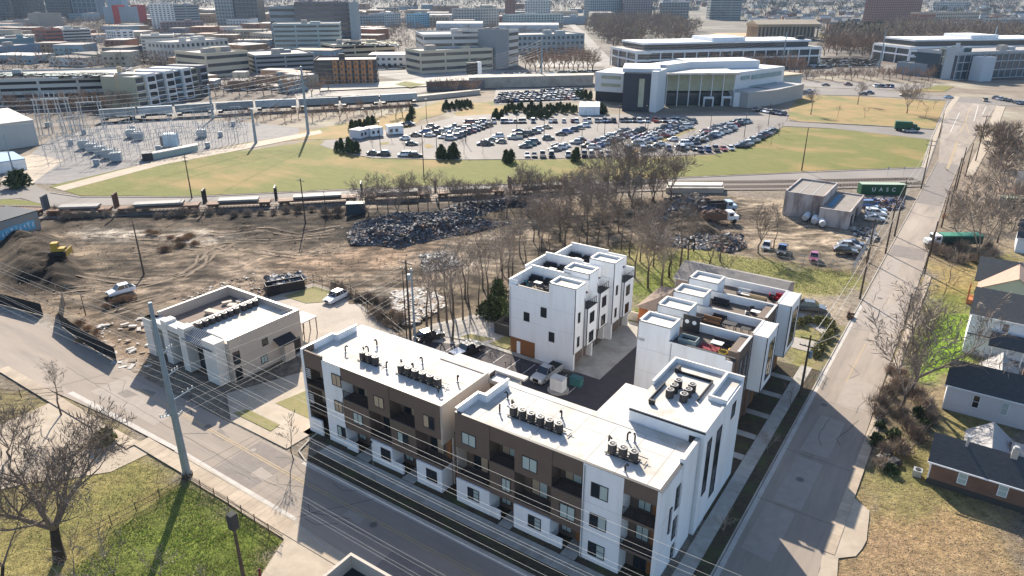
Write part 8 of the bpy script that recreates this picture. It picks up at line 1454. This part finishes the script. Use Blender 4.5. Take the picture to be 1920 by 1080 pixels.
# ---------------------------------------------------------------- filler streets of small buildings
r_ = random.Random(12); taken = [(G(t[2], t[4])[0] - 6, G(t[3], t[5])[0] + 6, min(G(t[2], t[4])[1], G(t[3], t[5])[1]) - 14, G(t[2], t[4])[1] + t[7] + 10) for t in B_]
taken += [(80, 240, 480, 600), (240, 420, 430, 600), (255, 350, 810, 870), (40, 160, 310, 420)]
def free(x, y, m=0): return not any(a - m < x < b - 0 + m and c - m < y < d + m for a, b, c, d in taken)
NW = []
def lowrise(n, px0, px1, py0, py1, w, h, cl, label, cat, group, roofs, gab=False):
    k = 0; t = 0; new = []
    while k < n and t < n * 12:
        t += 1; a = r_.uniform(px0, px1); yy = py1 - (py1 - py0) * r_.random() ** .7; x, y = G(a, yy)
        if not free(x, y, w * .7): continue
        ww, dd, hh = w * r_.uniform(.6, 1.5), w * r_.uniform(.5, 1.1), h * r_.uniform(.7, 1.6); e = empty('house' if gab else 'low_building', (x, y, -.05), r_.choice([YAW, .05, .05, -.2]), label, cat, group); m = wallm(r_.choice(cl)); MB().box(0, 0, 0, ww, dd, hh).build('wall', m, e); rf = r_.choice(roofs)
        if gab: MB().face([(-.3, -.3, hh), (ww + .3, -.3, hh), (ww + .3, dd / 2, hh + dd * .3), (-.3, dd / 2, hh + dd * .3)]).face([(-.3, dd / 2, hh + dd * .3), (ww + .3, dd / 2, hh + dd * .3), (ww + .3, dd + .3, hh), (-.3, dd + .3, hh)]).face([(0, 0, hh), (0, dd / 2, hh + dd * .3), (0, dd, hh)]).face([(ww, 0, hh), (ww, dd, hh), (ww, dd / 2, hh + dd * .3)]).build('roof', rf, e)
        else:
            MB().box(-.1, -.1, hh, ww + .1, dd + .1, hh + .4).build('roof', rf, e); b = MB()
            for f in range(max(1, int(hh / 3.6))):
                for q in range(int(ww / 4)): b.box(1 + q * 4, -.12, 1.1 + f * 3.6, 3 + q * 4, 0, 2.6 + f * 3.6)
            if b.v: b.build('windows', GLF, e)['kind'] = 'stuff'
        taken.append((x - 2, x + ww + 2, y - 2, y + dd + 2)); k += 1; new.append((x / y, e))
    for i, (_, e) in enumerate(sorted(new, key=lambda q: q[0])): e['label'] = label.replace(label.split()[0], ordn(i) + ' from the left, ' + label.split()[0], 1)
PAL = [(.62, .60, .56), (.48, .40, .30), (.34, .16, .10), (.52, .46, .36), (.22, .23, .25), (.68, .66, .62), (.42, .26, .17), (.30, .38, .42)]; RFS = [ROOFW, RF2, RF2, RFD, RFD, wallm((.34, .24, .18))]
lowrise(60, -30, 700, 56, 128, 26, 7, PAL, 'flat-roofed city building among lots left of the white office', 'building', 'small flat-roofed buildings left of the white office', RFS); lowrise(70, -60, 1120, 16, 60, 40, 10, PAL, 'distant flat-roofed block in the haze of the city centre', 'building', 'distant blocks of the city centre', RFS)
lowrise(22, 280, 560, 148, 172, 12, 4, PAL, 'small low shed between the railway and the apartments', 'shed', 'low sheds by the railway', RFS); lowrise(70, 1380, 1640, 22, 58, 13, 4.5, PAL, 'far house behind the hall with columns', 'house', 'far houses behind the columned hall', RFS, True); lowrise(60, 1730, 1930, 12, 62, 16, 5.5, PAL, 'small house or flat among trees at the far upper right', 'house', 'far houses at the upper right', RFS, True); lowrise(50, 1100, 1640, -6, 20, 34, 8, PAL, 'very distant block near the top edge of the picture', 'building', 'very distant blocks at the top edge', RFS)
# downtown cars and roofs
for q in (((705, 132), (800, 128), 22, 80, 'a', 0), ((700, 125), (790, 121), 20, 80, 'a', 0), ((700, 118), (780, 115), 16, 80, 'a', .1), ((1045, 138), (1145, 134), 24, 85, 'a', .1), ((920, 143), (1090, 139), 9, 2, 'a', .35, .6), ((560, 190), (700, 184), 16, 10, 'a', .3), ((400, 150), (560, 145), 18, 5, 'a', .3), ((1510, 128), (1640, 126), 22, 85, 'a', .1), ((1515, 120), (1640, 118), 20, 85, 'a', .1), ((1280, 83), (1560, 79), 12, 5, 'a', .5)): cars(*q, stuff=True)
b = MB(); r3 = random.Random(5)
for q, n in ((((-60, 148), (226, 142)), 260), (((640, 86), (740, 82)), 90), (((400, 170), (560, 165)), 60), (((1515, 124), (1640, 112)), 150), (((-20, 118), (280, 118)), 140), (((700, 130), (800, 112)), 140)):
    z = FBH[0] + .1 if q[0][0] == -60 else (FBH[27] + .1 if q[0][0] == 640 else 0)
    for k in range(n):
        x, y = G(r3.uniform(q[0][0], q[1][0]), r3.uniform(q[1][1], q[0][1]), z + .2); i0 = len(b.v); mi = r3.randrange(4); b.box(x, y, z + .35, x + 4.4, y + 1.8, z + 1.05, mi); b.box(x + .9, y + .15, z + 1.05, x + 3.5, y + 1.65, z + 1.55, 4)
for x, y, z in FARC: mi = r3.randrange(4); b.box(x, y, z + .35, x + 4.4, y + 1.8, z + 1.05, mi); b.box(x + .9, y + .15, z + 1.05, x + 3.5, y + 1.65, z + 1.55, 4)
b.build('parked_cars', [PM['white'], PM['black'], PM['silver'], PM['grey'], CGL]).update_tag(); o = [q for q in bpy.data.objects if q.name.startswith('parked_cars')][-1]; tag(o, 'hundreds of tiny cars crowded on the far decks and lots of the city', 'cars', kind='stuff')
# ---------------------------------------------------------------- far trees
def ftrees(pts, s0, s1, lb, group, protos=FARM, nm='bare_tree'):
    for i, (a, c) in enumerate(sorted(pts)):
        x, y = G(a, c); plant(r_.choice(protos), x, y, 0, r_.uniform(s0, s1), r_.uniform(0, 6.28), lb % ordn(i), group=group, name=nm)
ftrees([(a, 128 + (i % 3) * 3) for i, a in enumerate(range(985, 1120, 9))], 1.1, 1.5, 'bare park tree, %s from the left in the row beyond the freeway', 'row beyond the freeway'); ftrees([(a, 205 + (i % 4) * 4 - a * .02) for i, a in enumerate(range(10, 250, 13))], .6, .9, 'reddish bare tree, %s from the left below the parking garage', 'trees below the parking garage')
ftrees([(a, 232 - (i % 4) * 4 - (a - 430) * .03) for i, a in enumerate(range(430, 780, 13))], .35, .6, 'scrubby bare tree, %s from the left between the railway and the bank', 'scrub beyond the substation'); ftrees([(a, 185 - (i % 3) * 5 - a * .01) for i, a in enumerate(range(270, 620, 15))], .6, 1.0, 'bare tree, %s from the left behind the freight train', 'trees behind the freight train')
ftrees([(a, 135 + (i % 2) * 4) for i, a in enumerate(range(1330, 1510, 10))], .8, 1.2, 'bare tree, %s from the left against the very long office', 'trees against the long office'); ftrees([(a, 146 + (i % 3) * 3) for i, a in enumerate(range(1500, 1760, 12))], .5, .8, 'rusty scrub tree, %s from the left on the upper right bank', 'scrub on the upper right bank'); ftrees([(a, 104 - (i % 3) * 6) for i, a in enumerate(range(1545, 1660, 8))], 1.2, 1.6, 'bare tree, %s from the left between the two long offices', 'trees between the long offices'); ftrees([(a, 170 + (i % 3) * 2) for i, a in enumerate(range(805, 900, 10))], .5, .8, 'bare scrub, %s from the left by the bridge abutment', 'scrub by the abutment')
def mass(label, px_, n, s0, s1, seed, m, ever=False, tri=34):
    P_ = gpoly(px_); rs = np.random.RandomState(seed); xs = [p[0] for p in P_]; ys = [p[1] for p in P_]; A = np.stack([rs.uniform(min(xs), max(xs), n * 6), rs.uniform(min(ys), max(ys), n * 6)], 1); A = A[polydist(A[:, 0], A[:, 1], P_) < 0][:n]; n = len(A)
    keep = np.array([free(x, y, -1) for x, y in A]); A = A[keep]; n = len(A); S = rs.uniform(s0, s1, n)
    u = rs.normal(size=(n, tri, 3)); u /= np.linalg.norm(u, axis=2, keepdims=True); rr = rs.uniform(.3, 1, (n, tri, 1)) ** .5; c = u * rr * np.array([4.5, 4.5, 4.0]) + np.array([0, 0, 6.2]); d = u * 1.0 + rs.normal(size=u.shape) * .5 + np.array([0, 0, .5]); d *= 2.4 if not ever else 1.6; w = np.cross(d, rs.normal(size=u.shape)); w /= np.linalg.norm(w, axis=2, keepdims=True) + 1e-6; w *= .28 if not ever else 1.0
    T_ = np.stack([c - w, c + w, c + d], 2); st = np.array([[[-.3, 0, 0], [.3, 0, 0], [0, 0, 7]], [[0, -.3, 0], [0, .3, 0], [0, 0, 7]]]); T_ = np.concatenate([T_, np.broadcast_to(st, (n, 2, 3, 3))], 1) * S[:, None, None, None]; T_[..., 0] += A[:, 0, None, None]; T_[..., 1] += A[:, 1, None, None]
    V = T_.reshape(-1, 3); me = bpy.data.meshes.new('trees'); me.vertices.add(len(V)); me.vertices.foreach_set('co', V.ravel()); F = len(V) // 3; me.loops.add(F * 3); me.loops.foreach_set('vertex_index', np.arange(F * 3, dtype=np.int32)); me.polygons.add(F); me.polygons.foreach_set('loop_start', np.arange(0, F * 3, 3, dtype=np.int32)); me.update(); me.materials.append(m); tag(link('woodland', me), label, 'trees', kind='stuff')
FW1 = mat('wood_mass', (.27, .20, .155), .95, (.16, .125, .10), .02, detail=6, c3=(.30, .25, .17), scale3=.03); FW3 = mat('far_wood_mass', (.13, .108, .09), .95, (.08, .07, .058), .01); FW2 = mat('pine_mass', (.045, .06, .035), .95, (.08, .085, .045), .05)
mass('brown leafless wood of the park between the avenue and the long office', [(1100, 60), (1180, 108), (1190, 84), (1285, 84), (1310, 58), (1250, 40), (1100, 40)], 420, .9, 1.5, 1, FW1, tri=60); mass('brown leafless woodland behind the upper right offices', [(1545, 108), (1650, 112), (1700, 82), (1990, 80), (2000, 52), (1660, 52), (1640, 62), (1545, 66)], 620, .9, 1.4, 2, FW1, tri=60); mass('dark scattered pines of the park and upper right', [(1560, 80), (1640, 85), (1720, 72), (1700, 56), (1560, 55)], 40, .8, 1.3, 3, FW2, True, 60)
mass('hazy tree cover on the distant ground along the top edge', [(-300, 24), (1060, 30), (1500, 45), (2200, 50), (2300, -8), (-400, -8)], 7500, 1.3, 2.6, 4, FW3, tri=26); mass('hazy trees scattered among the city blocks', [(-60, 150), (560, 150), (700, 100), (1000, 90), (1060, 56), (1060, 24), (-200, 24)], 5200, .45, .95, 5, FW1, tri=40); mass('distant dark pines along the top edge', [(-300, 20), (2200, 40), (2300, -8), (-400, -8)], 900, 1.2, 2.2, 6, FW2, True, 24)
mass('brown scrub on the slope right of the wide street', [(1835, 262), (1870, 250), (2000, 250), (2000, 335), (1850, 335)], 60, .35, .6, 7, FW1, tri=120)
# ---------------------------------------------------------------- air
hm = bpy.data.materials.new('haze'); hm.use_nodes = True; nt = hm.node_tree; nt.nodes.clear(); ou = nt.nodes.new('ShaderNodeOutputMaterial'); pv = nt.nodes.new('ShaderNodeVolumePrincipled'); pv.inputs['Color'].default_value = (.50, .66, .88, 1); pv.inputs['Density'].default_value = .00006; pv.inputs['Anisotropy'].default_value = 0.0; nt.links.new(pv.outputs[0], ou.inputs['Volume'])
hz = MB().box(-9200, -300, -2.5, 9200, 9200, 150).build('haze', hm); hz['kind'] = 'stuff'; hz['label'] = 'thin blue haze lying over the whole place'; hz['category'] = 'haze'
